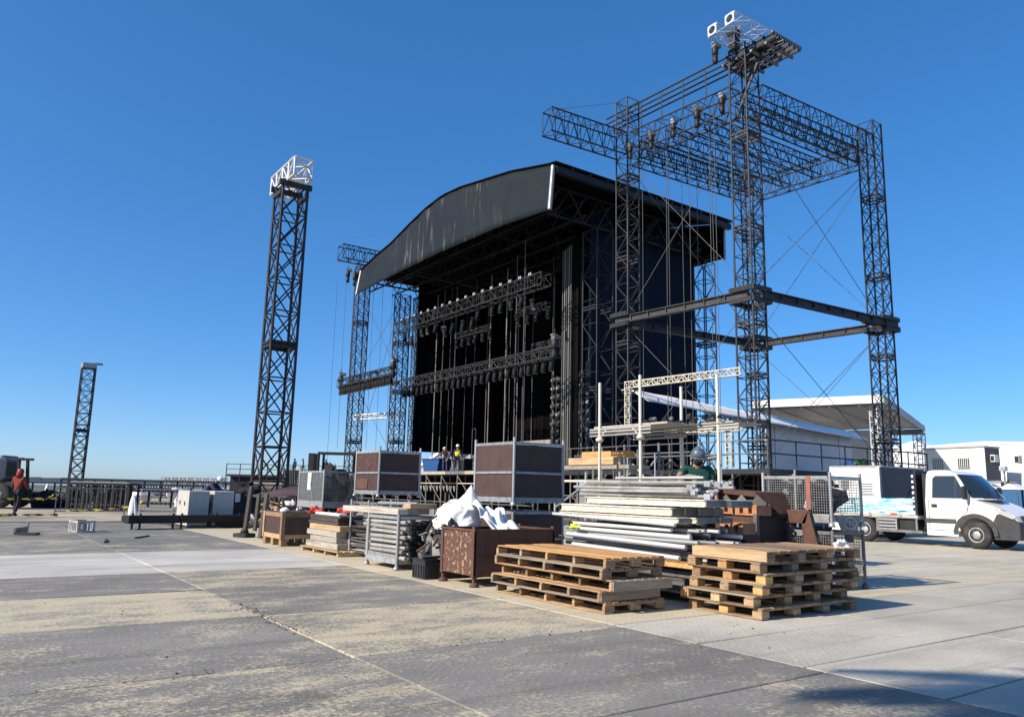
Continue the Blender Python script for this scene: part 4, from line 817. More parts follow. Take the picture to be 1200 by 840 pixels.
for k in range(2): part('wiper', MB().bar((0.30+0.02*k, -0.5+0.55*k, 1.52), (0.02, -0.15+0.5*k, 1.80), 0.02, 0.02), 'plastic_black', tk)
part('bonnet_seam', MB().bar((0.12, -0.93, 1.405), (0.80, -0.80, 1.105), 0.012, 0.012), 'plastic_black', tk)
part('number_plate', MB().bx((1.095, 0, 0.55), (0.015, 0.42, 0.13)), 'tent_wall', tk)
part('grille', MB().bx((1.03, 0, 0.92), (0.06, 0.9, 0.14)), 'plastic_black', tk); part('badge', MB().bx((1.065, 0, 0.94), (0.02, 0.22, 0.06)), 'alu', tk)
part('fog_recess', MB().bx((1.08, -0.55, 0.55), (0.03, 0.3, 0.16)), 'plastic_black', tk); part('fog_recess', MB().bx((1.08, 0.55, 0.55), (0.03, 0.3, 0.16)), 'plastic_black', tk)
part('chassis_rail', MB().box(-5.6, -1.3, -0.45, -0.33, 0.55, 0.75), 'plastic_black', tk); part('chassis_rail', MB().box(-5.6, -1.3, 0.33, 0.45, 0.55, 0.75), 'plastic_black', tk)
part('headboard', MB().box(-1.72, -1.66, -1.0, 1.0, 0.9, 2.3), 'plastic_black', tk)
for k in range(7): part('headboard_slat', MB().box(-1.78, -1.721, -1.03, -0.90, 1.05+k*0.17, 1.13+k*0.17), 'plywhite', tk)
part('bed_floor', MB().box(-5.7, -1.65, -1.0, 1.0, 0.80, 0.90), 'plywhite', tk); part('bed_edge', MB().box(-5.7, -1.65, -1.03, -1.002, 0.82, 0.90), 'wood_grey', tk)
for s_ in (-1, 1):
    for k in range(2):
        ds = part('drop_side', MB().box(-5.68+k*2.0, -3.72+k*2.0, s_*1.01-0.02, s_*1.01+0.02, 0.905, 1.42), 'teal', tk)
        for z in (1.05, 1.22): part('groove', MB().box(-5.66+k*2, -3.74+k*2, s_*1.034-0.003, s_*1.034+0.003, z-0.008, z+0.008), 'tent_wall', ds)
        for x in (-5.2, -4.2): part('hinge', MB().bx((x+k*2, s_*1.04, 0.90), (0.10, 0.03, 0.12)), 'galv', ds)
        part('reflector', MB().bx((-4.4+k*2, s_*1.036, 0.93), (0.22, 0.02, 0.05)), 'red', ds); part('latch', MB().bx((-3.8+k*2, s_*1.04, 1.3), (0.08, 0.04, 0.16)), 'galv', ds)
part('tail_board', MB().box(-5.74, -5.70, -1.0, 1.0, 0.9, 1.42), 'teal', tk)
tb = part('tool_box', MB().box(-3.0, -2.35, -0.98, -0.60, 0.42, 0.78), 'galv', tk)
for k in range(3): part('slot', MB().box(-2.95, -2.4, -0.99, -0.981, 0.48+k*0.1, 0.52+k*0.1), 'plastic_black', tb)
part('fuel_tank', MB().box(-2.3, -1.75, -0.9, -0.5, 0.42, 0.76), 'plastic_black', tk)
part('side_guard', MB().box(-3.0, -1.55, -1.0, -0.96, 0.36, 0.44), 'grey_steel', tk)
for x in (-3.0, -1.72): part('guard_post', MB().box(x-0.03, x+0.03, -0.995, -0.955, 0.36, 0.82), 'grey_steel', tk)
part('cab_rear_seal', MB().box(-1.5, -1.43, -0.92, 0.92, 0.5, 2.2), 'plastic_black', tk)
# ================================================================== FOREGROUND : PALLETS
rp = random.Random(21)
def board(name, par, c, d, m, along, jit=0.004):
    # mesh runs along local x so that the grain follows the board
    if m == 'wood_pallet': q_ = rp.random(); m = 'wood_weathered' if q_ < 0.2 else ('wood_stained' if q_ < 0.3 else m)
    if along == 'x': me = box_mesh(d[0], d[1], d[2], m); rz = 0
    else: me = box_mesh(d[1], d[0], d[2], m); rz = math.pi/2
    return obj(name, me, par, (c[0]+rp.uniform(-jit, jit), c[1]+rp.uniform(-jit, jit), c[2]), (0, rp.uniform(-.003, .003), rz+rp.uniform(-.004, .004)))
def stringer_pallet(x, y, z, label, top='wood_pallet', solid_end=False, dx=0.98, dy=2.2, h=0.123, rz=0):
    # deck boards run along Y, five stringers run along X
    e = thing('wooden_pallet', label, 'pallet', (x, y, z), rz, 'pallets of the left stack')
    nb = 8; bw = dx/nb-0.026
    for k in range(nb): board('deck_board', e, (-dx/2+(k+.5)*dx/nb, 0, h-0.009), (bw, dy-rp.uniform(0, .02), 0.018), top, 'y')
    for k in range(5):
        yy = -dy/2+0.024+k*(dy-0.048)/4
        board('bearer', e, (0, yy, h-0.030), (dx-0.01, 0.044, 0.022), 'wood_pallet', 'x')
        for q in range(3): board('block', e, (-dx/2+0.08+q*(dx-0.16)/2, yy, 0.0155+(h-0.0575)/2), (0.155, 0.046+0.02*(q == 1), h-0.0575), 'wood_pallet', 'x', 0.003)
    for k in range(4): board('bottom_board', e, (-dx/2+0.05+k*(dx-0.1)/3, 0, 0.0075), (0.10, dy-0.01, 0.014), 'wood_pallet', 'y')
    if solid_end: board('end_board', e, (0, -dy/2-0.011, h*0.5), (dx-0.02, 0.018, h-0.012), 'wood_dark' if False else 'wood_pallet', 'x')
    return e
LX, LY = 6.66, 7.83
spec = [(0.0, 0.00, 'lowest pallet of the left stack, on the ground', False), (-0.045, 0.05, 'second pallet from the bottom of the left stack, shifted left', True), (0.04, -0.07, 'middle pallet of the left stack with a solid end board', True), (-0.01, 0.03, 'second pallet from the top of the left stack', False), (0.0, 0.0, 'top pallet of the left stack with boards coloured sunlit orange', False)]
for k, (dx, dy, lab, se) in enumerate(spec): stringer_pallet(LX+dx, LY+dy, 0.003+k*0.1235, lab, 'wood_orange' if k == 4 else 'wood_pallet', se, rz=rp.uniform(-.008, .008))  # deck boards of the top pallet: orange sunlight put into the wood colour
def block_pallet(x, y, z, label, top='wood_pallet', facia=False, dx=1.9, dy=1.08, h=0.124, rz=0):
    e = thing('wooden_pallet', label, 'pallet', (x, y, z), rz, 'pallets of the right stack')
    n = 10
    for k in range(n): board('deck_board', e, (-dx/2+(k+.5)*dx/n, 0, h-0.008), (dx/n-0.03, dy, 0.016), top, 'y')
    for j in range(3):
        yy = -dy/2+0.07+j*(dy-0.14)/2
        board('lead_board', e, (0, yy, h-0.026), (dx-0.01, 0.12, 0.018), 'wood_pallet', 'x')
        for k in range(4): board('block', e, (-dx/2+0.07+k*(dx-0.14)/3, yy, 0.016+(h-0.053)/2), (0.14, 0.13, h-0.0535), rp.choice(['wood_pallet', 'wood_pale', 'wood_pallet', 'wood_orange']) if k == 0 else 'wood_pallet', 'x', 0.003)  # sun-facing row may get brighter wood, sunlight put into the block colour
    for k in range(4): board('bottom_board', e, (-dx/2+0.06+k*(dx-0.12)/3, 0, 0.0075), (0.12, dy-0.004, 0.015), 'wood_pallet', 'y')
    if facia: board('end_board', e, (-dx/2-0.012, 0, h*0.5), (0.022, dy, h-0.01), 'wood_pale', 'y')  # sun-facing end board, its lit brightness put into the wood colour
    return e
RX, RY = 8.42, 6.14
spec = [(0.0, -0.02, 'lowest pallet of the right stack, dark and spread on the ground', 'wood_pallet', False), (-0.06, 0.06, 'second pallet from the bottom of the right stack, pushed left', 'wood_pallet', False), (0.03, -0.02, 'third pallet from the bottom of the right stack', 'wood_pallet', False), (0.05, -0.04, 'third pallet from the top of the right stack', 'wood_pallet', False), (0.02, 0.0, 'second pallet from the top of the right stack', 'wood_pallet', False), (0.07, -0.06, 'top pallet of the right stack with a pale solid end board', 'wood_pallet', True)]
for k, (dx, dy, lab, m_, fc) in enumerate(spec): block_pallet(RX+dx, RY+dy, 0.003+k*0.1245, lab, m_, fc, rz=rp.uniform(-.03, .03) if k in (1, 4) else rp.uniform(-.01, .01))
# extra light wood pieces beside and on top
e = thing('crumpled_paper', 'scrap of white paper on top of the right pallet stack', 'paper', (9.2, 5.66, 0.775)); part('sheet', blob(0.10, 0.08, 0.05, 8, 14, 8, 0.5), 'sheet', e)
for k in range(2): block_pallet(9.9, 8.0, 0.003+k*0.1245, 'pallet under the man in the green shirt, %s' % ('lower one', 'upper one')[k], 'wood_pallet', False, 1.0, 1.0)
# ------------------------------------------------------------------ rusty skip
sk = thing('steel_skip', 'rusty brown steel bin with flaking paint on short legs', 'bin', (6.14, 9.43, 0)); SX, SY, z0, z1 = 1.45, 0.92, 0.15, 0.77
part('front_panel', MB().box(0, 0.012, 0, SY, z0, z1), 'rust', sk); part('side_panel', MB().box(0.013, SX, 0, 0.012, z0, z1), 'rust_plain', sk)
part('side_panel', MB().box(0.013, SX, SY-0.012, SY, z0, z1), 'rust_plain', sk); part('rear_panel', MB().box(SX-0.012, SX, 0.013, SY-0.013, z0, z1), 'rust_plain', sk)
part('floor_plate', MB().box(0.013, SX-0.013, 0.013, SY-0.013, z0, z0+0.02), 'rust_plain', sk)
rim_ = MB().box(-0.02, 0.035, -0.02, SY+0.02, z1, z1+0.03).box(SX-0.035, SX+0.02, -0.02, SY+0.02, z1, z1+0.03).box(0.036, SX-0.036, -0.02, 0.035, z1+0.001, z1+0.029).box(0.036, SX-0.036, SY-0.035, SY+0.02, z1+0.001, z1+0.029); part('rim', rim_, 'rust_plain', sk)
for x in (0.03, SX-0.03):
    for y in (0.03, SY-0.03):
        part('leg', MB().bx((x, y, z0/2), (0.05, 0.05, z0)).lathe([(0.075, 0), (0.07, 0.03), (0.035, 0.06)], 8, Matrix.Translation((x, y, 0))), 'rust_plain', sk)
        part('corner_post', MB().bx((x-0.025 if x < .5 else x+0.025, y, (z0+z1)/2+0.02), (0.04, 0.06, z1-z0+0.09)), 'rust_plain', sk)
# white crumpled sheet over the skip
from mathutils import noise as mn
def make_sheet():
    b_ = MB(); nu, nv = 120, 54; vs = []
    def rdg(p, f): return 1-abs(mn.noise(p*f))*2
    for j in range(nv+1):
        for i in range(nu):
            th = 2*math.pi*i/nu; f = math.pi*0.5*j/nv*1.15
            d = Vector((math.sin(f)*math.cos(th)*0.52, math.sin(f)*math.sin(th)*0.66, math.cos(f)*0.46))
            q = d+Vector((0.12*mn.noise(d*3), 0.12*mn.noise(d*3+Vector((7, 0, 0))), 0))
            k = 0.86+0.20*rdg(q+Vector((3.1, 1.7, 0.4)), 2.3)+0.07*rdg(q+Vector((9, 2, 5)), 4.6)+0.02*rdg(q, 9)
            p = d*k
            dd = (Vector((p.x, p.y))-Vector((0.22, -0.28))).length; p.z += 0.46*max(0, 1-dd/0.34)**1.1
            vs.append(tuple(p))
    fs = [(j*nu+i, j*nu+(i+1) % nu, (j+1)*nu+(i+1) % nu, (j+1)*nu+i) for j in range(nv) for i in range(nu)]
    return b_.add(vs, fs, True)
ws = solo('white_sheet', make_sheet(), 'sheet', 'crumpled white plastic sheet heaped over the rusty steel bin', 'plastic sheet', (6.85, 11.08, 0.80)); ws.scale = (0.66, 0.66, 0.78); ws.modifiers.new('thickness', 'SOLIDIFY').thickness = 0.006
tl_ = sheet(lambda u_, v_: (-0.1+0.55*u_+0.06*math.sin(v_*9), 0.35-0.9*v_+0.05*math.sin(u_*7), 0.42-0.42*v_-0.05*math.sin(u_*18)+0.05*math.sin(v_*14+u_*6)-0.1*u_), 22, 22)
o = solo('white_sheet', tl_, 'sheet', 'loose end of white sheet trailing down to the right into the bin', 'plastic sheet', (6.95, 10.35, 0.72)); o.modifiers.new('thickness', 'SOLIDIFY').thickness = 0.006
jk = thing('scrap_heap', 'heap of dark scrap under the white sheet', 'scrap', (6.85, 11.0, 0)); r_ = random.Random(9)
part('scrap', blob(0.5, 0.5, 0.84, 3), 'plastic_black', jk)
for k in range(26):
    a = r_.uniform(0, 6.28); p = Vector((0.5*math.cos(a), 0.5*math.sin(a), r_.uniform(0.3, 0.85))); q = p+Vector((r_.uniform(-.2, .2), r_.uniform(-.2, .2), r_.uniform(-.15, .15))); rod('scrap_rod', p, q, r_.uniform(.012, .025), r_.choice(['grey_steel', 'plastic_black', 'rust_plain']), jk)
# ------------------------------------------------------------------ stillages (open steel racks)
def stillage(loc, dx, dy, z0, z1, label, post='galv', legs=0.1, extra=0.08, base=None, m_rail=None, cat='stillage', mid=False):
    e = thing('steel_stillage', label, cat, loc); m_rail = m_rail or post
    for x in (0, dx):
        for y in (0, dy):
            rod('post', (x, y, 0), (x, y, z1+extra), 0.026, post, e, 8)
            part('foot_cup', MB().lathe([(0.055, 0), (0.05, 0.03), (0.03, 0.07)], 10, Matrix.Translation((x, y, 0))), post, e)
    for z in (z0, z1):
        for (p, q) in (((0, 0.03, z), (0, dy-0.03, z)), ((dx, 0.03, z), (dx, dy-0.03, z)), ((0.03, 0, z), (dx-0.03, 0, z)), ((0.03, dy, z), (dx-0.03, dy, z))):
            part('rail', MB().bar(p, q, 0.035, 0.05 if z == z1 else 0.09), m_rail, e)
    part('floor_tray', MB().box(0.02, dx-0.02, 0.02, dy-0.02, z0-0.02, z0+0.0), 'grey_steel', e)
    return e
def wire_panel(e, name, p0, p1, z0, z1, step=0.06, m='mesh_wire', t_=0.0035):
    p0 = Vector(p0); p1 = Vector(p1); d = p1-p0; L_ = d.length; b2 = MB(); n = int(L_/step)
    for k in range(1, n): q = p0+d*k/n; b2.tube((q.x, q.y, z0), (q.x, q.y, z1), t_, 3, caps=False)
    n = int((z1-z0)/step)
    for k in range(1, n): z = z0+(z1-z0)*k/n; b2.tube((p0.x, p0.y, z), (p1.x, p1.y, z), t_, 3, caps=False)
    return part(name, b2, m, e, kind='stuff')
# pipe stillage
ps = stillage((6.2, 11.91, 0), 0.75, 1.15, 0.14, 0.86, 'galvanised rack filled with scaffold tubes, wooden planks across its top', extra=0.06)
part('kick_plate', MB().box(-0.01, 0.01, 0.04, 1.11, 0.10, 0.25), 'galv', ps)
r_ = random.Random(31)
for row in range(8):
    for col in range(7 if row < 8 else 5):
        if col > 2 and row < 6 and r_.random() < 0.0: continue
        z = 0.20+row*0.083+r_.uniform(-.008, .008); x = 0.055+col*0.095
        y0 = -0.16+r_.uniform(-.08, .10); y1 = 1.32+r_.uniform(-.1, .14); tl = r_.uniform(-.015, .02)
        e = thing('scaffold_tube', 'steel scaffold tube in the galvanised rack, %s layer from the bottom, %s from the front' % (ORD[row], ORD[col]), 'tube', (6.2+x, 11.91, z), 0, 'tubes in the galvanised rack')
        part('tube', MB().tube((0, y0, tl), (0, y1, -tl), 0.036 if r_.random() < .6 else 0.03, 8), 'pipe', e)
        if col > 0: part('end_coupler', MB().bx((0, y0-0.03, tl), (0.07, 0.07, 0.07)), 'plastic_black', e)
for k in range(3):
    board_ = solo('timber_plank', MB().bx((0, 0, 0), (2.3, 0.21, 0.10)), 'wood_grey', ['thick grey plank on top of the tube rack, front one', 'thick grey plank on top of the tube rack, middle one', 'thick grey plank on top of the tube rack, rear one'][k], 'plank', (6.28+0.22*k, 13.05+0.05*k, 0.96+0.002*k), R(90)+0.01*k, bevel=0.006)
o = solo('timber_plank', MB().bx((0, 0, 0), (0.55, 0.22, 0.09)), 'wood_pale', 'short brown timber lying across the right end of the tube rack', 'plank', (6.62, 11.93, 1.06), R(4), bevel=0.006)
tag(rod('steel_tube', (6.55, 11.9, 1.1), (6.55, 13.4, 1.08), 0.03, 'galv', None, 8), 'single pale tube lying on the planks of the tube rack', 'tube')
# dark couplers heap right of the rack
hp = thing('coupler_heap', 'dark heap of couplers and clamps beside the tube rack', 'scrap', (6.8, 11.35, 0))
part('heap', blob(0.42, 0.42, 0.85, 7), 'plastic_black', hp)
for k in range(70):
    a = r_.uniform(0, 6.28); zc = r_.uniform(0.25, 0.85); q = 0.42*math.sqrt(max(0.05, 1-(zc/0.95)**2)); part('clamp', MB().bx((0, 0, 0), (r_.uniform(.04, .11), r_.uniform(.03, .09), r_.uniform(.03, .08)), Matrix.Translation((q*math.cos(a), q*math.sin(a), zc)) @ Matrix.Rotation(r_.uniform(0, 6), 4, 'X') @ Matrix.Rotation(r_.uniform(0, 6), 4, 'Z')), r_.choice(['grey_steel', 'plastic_black', 'dark_steel', 'galv']), hp)
# black crate
bc_ = thing('plastic_crate', 'black plastic crate with a plank lying on it', 'crate', (5.98, 10.55, 0)); 
part('floor', MB().box(0.01, 0.59, 0.01, 0.39, 0, 0.02), 'plastic_black', bc_)
for (x0, x1, y0, y1) in ((0, 0.6, 0, 0.012), (0, 0.6, 0.388, 0.4), (0, 0.012, 0.0125, 0.3875), (0.588, 0.6, 0.0125, 0.3875)):
    part('wall', MB().box(x0, x1, y0, y1, 0.0, 0.27), 'plastic_black', bc_)
    part('rim', MB().box(x0-0.012 if x1-x0 > .1 else x0-0.012, x1+0.012, y0-0.012, y1+0.012, 0.271, 0.295), 'plastic_black', bc_)
for k in range(7): part('rib', MB().box(0.03+k*0.085, 0.045+k*0.085, -0.012, 0.0, 0.02, 0.2), 'plastic_black', bc_); 
for k in range(5): part('rib', MB().box(-0.012, 0.0, 0.03+k*0.08, 0.045+k*0.08, 0.02, 0.2), 'plastic_black', bc_)
part('label_plate', MB().box(0.18, 0.38, -0.02, -0.013, 0.215, 0.25), 'trim', bc_)
solo('timber_plank', MB().bx((0, 0, 0), (0.75, 0.12, 0.035)), 'wood_dark', 'short weathered board across the black plastic crate', 'plank', (6.35, 10.72, 0.314), 0.05, bevel=0.004)
# ------------------------------------------------------------------ timber stack on a pallet
wx, wy = 6.33, 14.66
e = thing('wooden_pallet', 'pale thin pallet under the stack of timber', 'pallet', (6.62, 15.55, 0)); 
for k in range(5): board('deck_board', e, (-0.3+k*0.16, 0, 0.09), (0.12, 2.0, 0.02), 'wood_pale', 'y')
for k in range(4): board('stringer', e, (0.02, -0.95+k*0.63, 0.04), (0.7, 0.06, 0.076), 'wood_pale', 'x')
lay = [('wood_grey', 0.13), ('wood_grey', 0.12), ('wood_grey', 0.115), ('wood_pale', 0.12), ('wood_dark', 0.07), ('wood_dark', 0.07), ('wood_dark', 0.05)]
z = 0.102
nm_ = ['bottom', 'second', 'third', 'fourth', 'fifth', 'sixth', 'topmost']
for k, (m_, h_) in enumerate(lay):
    for j in range(2):
        o = solo('timber_beam', MB().bx((0, 0, 0), (1.55+r_.uniform(-.1, .15), 0.24, h_-0.006)), m_, '%s timber of the stack on the thin pallet, %s one' % (nm_[k], ('front', 'rear')[j]), 'timber', (6.47+j*0.26+r_.uniform(-.02, .02), 15.55+r_.uniform(-.06, .06), z+h_/2), R(90)+r_.uniform(-.015, .015), bevel=0.006)
    z += h_
solo('timber_beam', MB().bx((0, 0, 0), (1.4, 0.16, 0.045)), 'plywhite', 'white painted board on top of the timber stack', 'timber', (6.45, 15.45, z+0.024), R(88), bevel=0.004)
for y, x in ((16.25, 6.45), (15.5, 6.75)): 
    e = thing('red_strap', 'red strap bundle on top of the timber stack, %s' % ('left one' if y > 16 else 'right one'), 'strap', (x, y, z+0.07)); part('strap', blob(0.14, 0.16, 0.07, 4, 14, 8, 0.4), 'red', e)
# bundles of thin dark bars, ends facing right
bb = thing('bar_bundle', 'tangled bundle of thin dark bars beside the timber stack', 'scrap', (6.9, 14.2, 0))
for k in range(190):
    z_ = r_.uniform(0.05, 0.72); x_ = r_.uniform(-.30, .55); rod('bar', (x_, -0.55+r_.uniform(-.12, .12), z_+r_.uniform(-.03, .03)), (x_+r_.uniform(-.06, .06), 0.75+r_.uniform(-.2, .2), z_+r_.uniform(-.04, .04)), r_.uniform(.010, .020), r_.choice(['grey_steel', 'dark_steel', 'galv', 'wood_dark', 'pipe']), bb, 5)
for x_ in (-.32, .56):
    for y_ in (-.3, .5): rod('post', (x_, y_, 0), (x_, y_, 1.12), 0.025, 'galv', bb, 7)
# brown box with dark panels
bx_ = thing('crate_box', 'brown timber framed box with dark plywood panels', 'crate', (6.2, 17.55, 0)); W_, L_ = 0.68, 1.22
for (p, q) in (((0, 0), (0, L_)), ((W_, 0), (W_, L_)), ((0, 0), (W_, 0)), ((0, L_), (W_, L_))):
    for z_ in (0.16+0.05, 0.70): part('frame_rail', MB().bar((p[0], p[1], z_), (q[0], q[1], z_), 0.05, 0.10), 'wood_pallet', bx_)
    c = ((p[0]+q[0])/2, (p[1]+q[1])/2); part('panel', MB().bx((c[0], c[1], 0.455), (max(abs(q[0]-p[0])-0.06, 0.016), max(abs(q[1]-p[1])-0.06, 0.016), 0.39)), 'brown_ply', bx_)
for x_ in (0, W_):
    for y_ in (0, L_): part('corner_post', MB().bx((x_, y_, 0.455), (0.09, 0.09, 0.61)), 'wood_pallet', bx_, bevel=0.005)
for x_ in (0.05, W_-0.05):
    for y_ in (0.06, L_/2, L_-0.06): part('foot_block', MB().bx((x_, y_, 0.075), (0.14, 0.16, 0.15)), 'wood_pallet', bx_, bevel=0.005)
part('bottom', MB().box(0.03, W_-0.03, 0.03, L_-0.03, 0.16, 0.18), 'wood_dark', bx_); part('lid', MB().box(-0.03, W_+0.03, -0.03, L_+0.03, 0.752, 0.765), 'wood_dark', bx_)
e = thing('white_pot', 'small white dome lying on the brown box', 'pot', (6.3, 17.75, 0.765)); part('dome', MB().lathe([(0.12, 0), (0.11, 0.05), (0.06, 0.09), (0.01, 0.10)], 14), 'sheet', e)
# leaning posts
def foot_post(x, y, tilt, h_, label, base=True):
    e = thing('barrier_post', label, 'post', (x, y, 0), R(35))
    if base: part('base_plate', MB().bx((0, 0, 0.05), (0.42, 0.42, 0.1)), 'rubber', e, bevel=0.02); part('collar', MB().lathe([(0.12, 0.1), (0.09, 0.2)], 10), 'rubber', e)
    part('pole', MB().bar((0, 0, 0.02), (tilt, 0, h_), 0.09, 0.09), 'wood_dark', e); return e
foot_post(6.39, 20.96, 0.14, 1.32, 'dark post leaning slightly on a square black foot'); foot_post(6.54, 20.12, 0.16, 1.14, 'dark leaning post just left of the brown box', False); foot_post(7.4, 23.3, 0.08, 1.1, 'dark post farther back beside the concrete blocks', False)
# brown tarpaulin roof over a firewood pile
fw = thing('scrap_timber_pile', 'pile of broken orange timber under a brown sheet', 'timber pile', (8.4, 23.6, 0))
for k in range(60):
    a = Vector((r_.uniform(-.5, .6), r_.uniform(-1.3, 1.5), r_.uniform(0.05, 0.75))); d_ = Vector((r_.uniform(-.4, .4), r_.uniform(-.5, .5), r_.uniform(-.15, .15))); part('timber_piece', MB().bar(a-d_, a+d_, r_.uniform(.03, .12), r_.uniform(.02, .07)), r_.choice(['wood_orange', 'wood_pallet', 'wood_pale', 'wood_dark', 'rust_plain']), fw)
bs = sheet(lambda u_, v_: (-0.8+1.7*u_, -1.9+3.4*v_, 1.02+0.30*math.sin(u_*3.1)*math.sin(0.4+v_*2.6)+0.03*math.sin(u_*19+v_*7)), 18, 22)
o = solo('brown_sheet', bs, 'brown_ply', 'brown sheet sagging over the scrap timber pile', 'sheet', (8.4, 23.4, 0)); o.modifiers.new('thickness', 'SOLIDIFY').thickness = 0.02
for x_ in (-.7, .8):
    for y_ in (-1.7, 1.3): rod('post', (x_, y_, 0), (x_, y_, 1.05), 0.04, 'wood_dark', fw)
# grey mesh stillage on a lower one
st = stillage((7.4, 18.25, 0), 0.9, 1.65, 0.15, 0.62, 'low dark stillage under the grey mesh stillage', 'grey_steel', extra=0.03)
gm = stillage((7.4, 18.25, 0.72), 0.9, 1.65, 0.16, 1.0, 'grey stillage with mesh sides and a white paper tag', 'galv', extra=0.06)
for (p, q) in (((0, 0.03, 0), (0, 1.62, 0)), ((0.9, 0.03, 0), (0.9, 1.62, 0)), ((0.03, 0, 0), (0.87, 0, 0)), ((0.03, 1.65, 0), (0.87, 1.65, 0))): wire_panel(gm, 'wire_mesh', p, q, 0.2, 0.98, 0.035, 'galv', 0.004)
part('kick_plate', MB().box(-0.015, 0.012, 0.03, 1.62, 0.12, 0.28), 'galv', gm); part('kick_plate', MB().box(0.03, 0.87, -0.015, 0.012, 0.121, 0.28), 'galv', gm)
part('paper_tag', MB().box(-0.03, -0.022, 0.78, 1.0, 0.55, 0.98), 'plywhite', gm); part('diagonal_bar', MB().bar((-0.02, 0.9, 0.9), (-0.02, 0.6, 0.3), 0.03, 0.03), 'galv', gm)
cc = thing('dark_sacks', 'dark bagged load inside the grey mesh stillage', 'sack', (7.85, 18.7, 0.9)); part('sack', blob(0.36, 0.42, 0.5, 14), 'black_cloth', cc); cc.location.z = 1.32
# ------------------------------------------------------------------ brown panelled cages
def cage(loc, dx, dy, h_, label, extra=0.1, low=0.10):
    e = stillage(loc, dx, dy, low, h_, label, 'galv', extra=extra, cat='cage')
    part('panel', MB().box(-0.006, 0.012, 0.04, dy-0.04, low+0.05, h_-0.03), 'brown_ply', e); part('panel', MB().box(0.04, dx-0.04, -0.006, 0.012, low+0.05, h_-0.03), 'brown_ply', e)
    part('panel', MB().box(dx-0.012, dx+0.006, 0.04, dy-0.04, low+0.05, h_-0.03), 'brown_ply', e); part('panel', MB().box(0.04, dx-0.04, dy-0.012, dy+0.006, low+0.05, h_-0.03), 'brown_ply', e)
    zm = low+(h_-low)*0.48
    part('mid_rail', MB().box(-0.03, -0.007, 0.03, dy-0.03, zm-0.02, zm+0.02), 'galv', e); part('mid_rail', MB().box(0.03, dx-0.03, -0.03, -0.007, zm-0.02, zm+0.02), 'galv', e); return e
cage((8.0, 11.1, 0), 1.12, 1.25, 0.98, 'lower brown panelled cage behind the rusty bin', 0.02); cage((8.0, 11.1, 1.10), 1.12, 1.25, 1.10, 'upper brown panelled cage stacked behind the rusty bin', 0.10)
st2 = stillage((8.0, 16.45, 0), 1.07, 1.28, 0.12, 1.0, 'lower open stillage full of dark scrap under the brown cage', 'grey_steel', extra=0.03)
for k in range(60): rod('scrap_rod', (r_.uniform(.05, 1), r_.uniform(.05, 1.2), r_.uniform(.2, .95)), (r_.uniform(.05, 1), r_.uniform(.05, 1.2), r_.uniform(.2, .95)), r_.uniform(.015, .04), r_.choice(['dark_steel', 'grey_steel', 'rust_plain', 'wood_dark']), st2)
cg = cage((8.0, 16.45, 1.15), 1.07, 1.28, 1.05, 'brown panelled cage with faint red paint marks, left of the stage workers', 0.12)
part('lower_hatch', MB().box(-0.022, -0.008, 0.55, 1.2, 0.18, 0.42), 'rust_plain', cg)
# faint red marks "O.NO" brushed on the panel
mk = MB(); m_x = -0.0105
def stroke(p, q): mk.bar((m_x, p[0], p[1]), (m_x, q[0], q[1]), 0.035, 0.004, (1, 0, 0))
def loop(cy, cz, ry, rz_, n=12):
    for k in range(n): a, b2 = 2*math.pi*k/n, 2*math.pi*(k+1)/n; stroke((cy+ry*math.cos(a), cz+rz_*math.sin(a)), (cy+ry*math.cos(b2), cz+rz_*math.sin(b2)))
loop(1.02, 0.79, 0.09, 0.15); stroke((0.83, 0.66), (0.80, 0.68)); stroke((0.68, 0.66), (0.68, 0.93)); stroke((0.68, 0.93), (0.52, 0.66)); stroke((0.52, 0.66), (0.52, 0.93)); loop(0.28, 0.79, 0.10, 0.15)
M['faded_red'] = mat('faded_red', (0.17, 0.05, 0.045), 0.8, 0, (0.10, 0.05, 0.045), 0.4, 0.6, 12, 0); part('painted_letters', mk, 'faded_red', cg, kind='stuff')
# scattered posts between racks (row behind)
for k, (y, x, h_, m_) in enumerate(((15.4, 7.6, 1.12, 'rust_plain'), (14.6, 7.7, 1.0, 'galv'), (14.1, 7.6, 1.25, 'rust_plain'), (13.5, 7.8, 1.05, 'galv'), (12.9, 7.7, 1.3, 'rust_plain'), (12.7, 8.3, 1.5, 'rust_plain'))):
    tag(rod('upright_tube', (x, y, 0), (x, y, h_), 0.028, m_, None, 7), ['rusty upright tube behind the timber stack', 'grey upright tube behind the bar bundle', 'rusty upright tube behind the bar bundle', 'grey upright tube behind the tube rack', 'rusty upright tube left of the white sheet', 'tall rusty upright tube left of the brown cages'][k], 'tube')
# ------------------------------------------------------------------ big pile of steel decking and tubes
px_, py0, py1 = 7.8, 7.1, 9.55
rows = [(0.56, 'long'), ]
r_ = random.Random(77)
def beamstack(z, h_, x0, n, w_, y0, y1, m_, lab, grp, endm=None, hollow=True):
    for k in range(n):
        e = thing('scaffold_deck', lab+', %s from the front' % ORD[k], 'scaffold deck', (x0+k*w_+r_.uniform(-.01, .01), (y0+y1)/2+r_.uniform(-.05, .05), z), r_.uniform(-.006, .006), grp)
        L_ = (y1-y0)/2
        part('deck_body', MB().box(0.004, w_-0.004, -L_, L_, 0.004, h_-0.004), m_, e, bevel=0.006)
        part('edge_lip', MB().box(-0.012, 0.003, -L_, L_, h_-0.022, h_-0.006), m_, e); part('edge_lip', MB().box(-0.012, 0.003, -L_, L_, 0.006, 0.02), m_, e)
        part('end_cap', MB().box(0.01, w_-0.01, -L_-0.012, -L_, 0.01, h_-0.01), 'grey_steel', e)
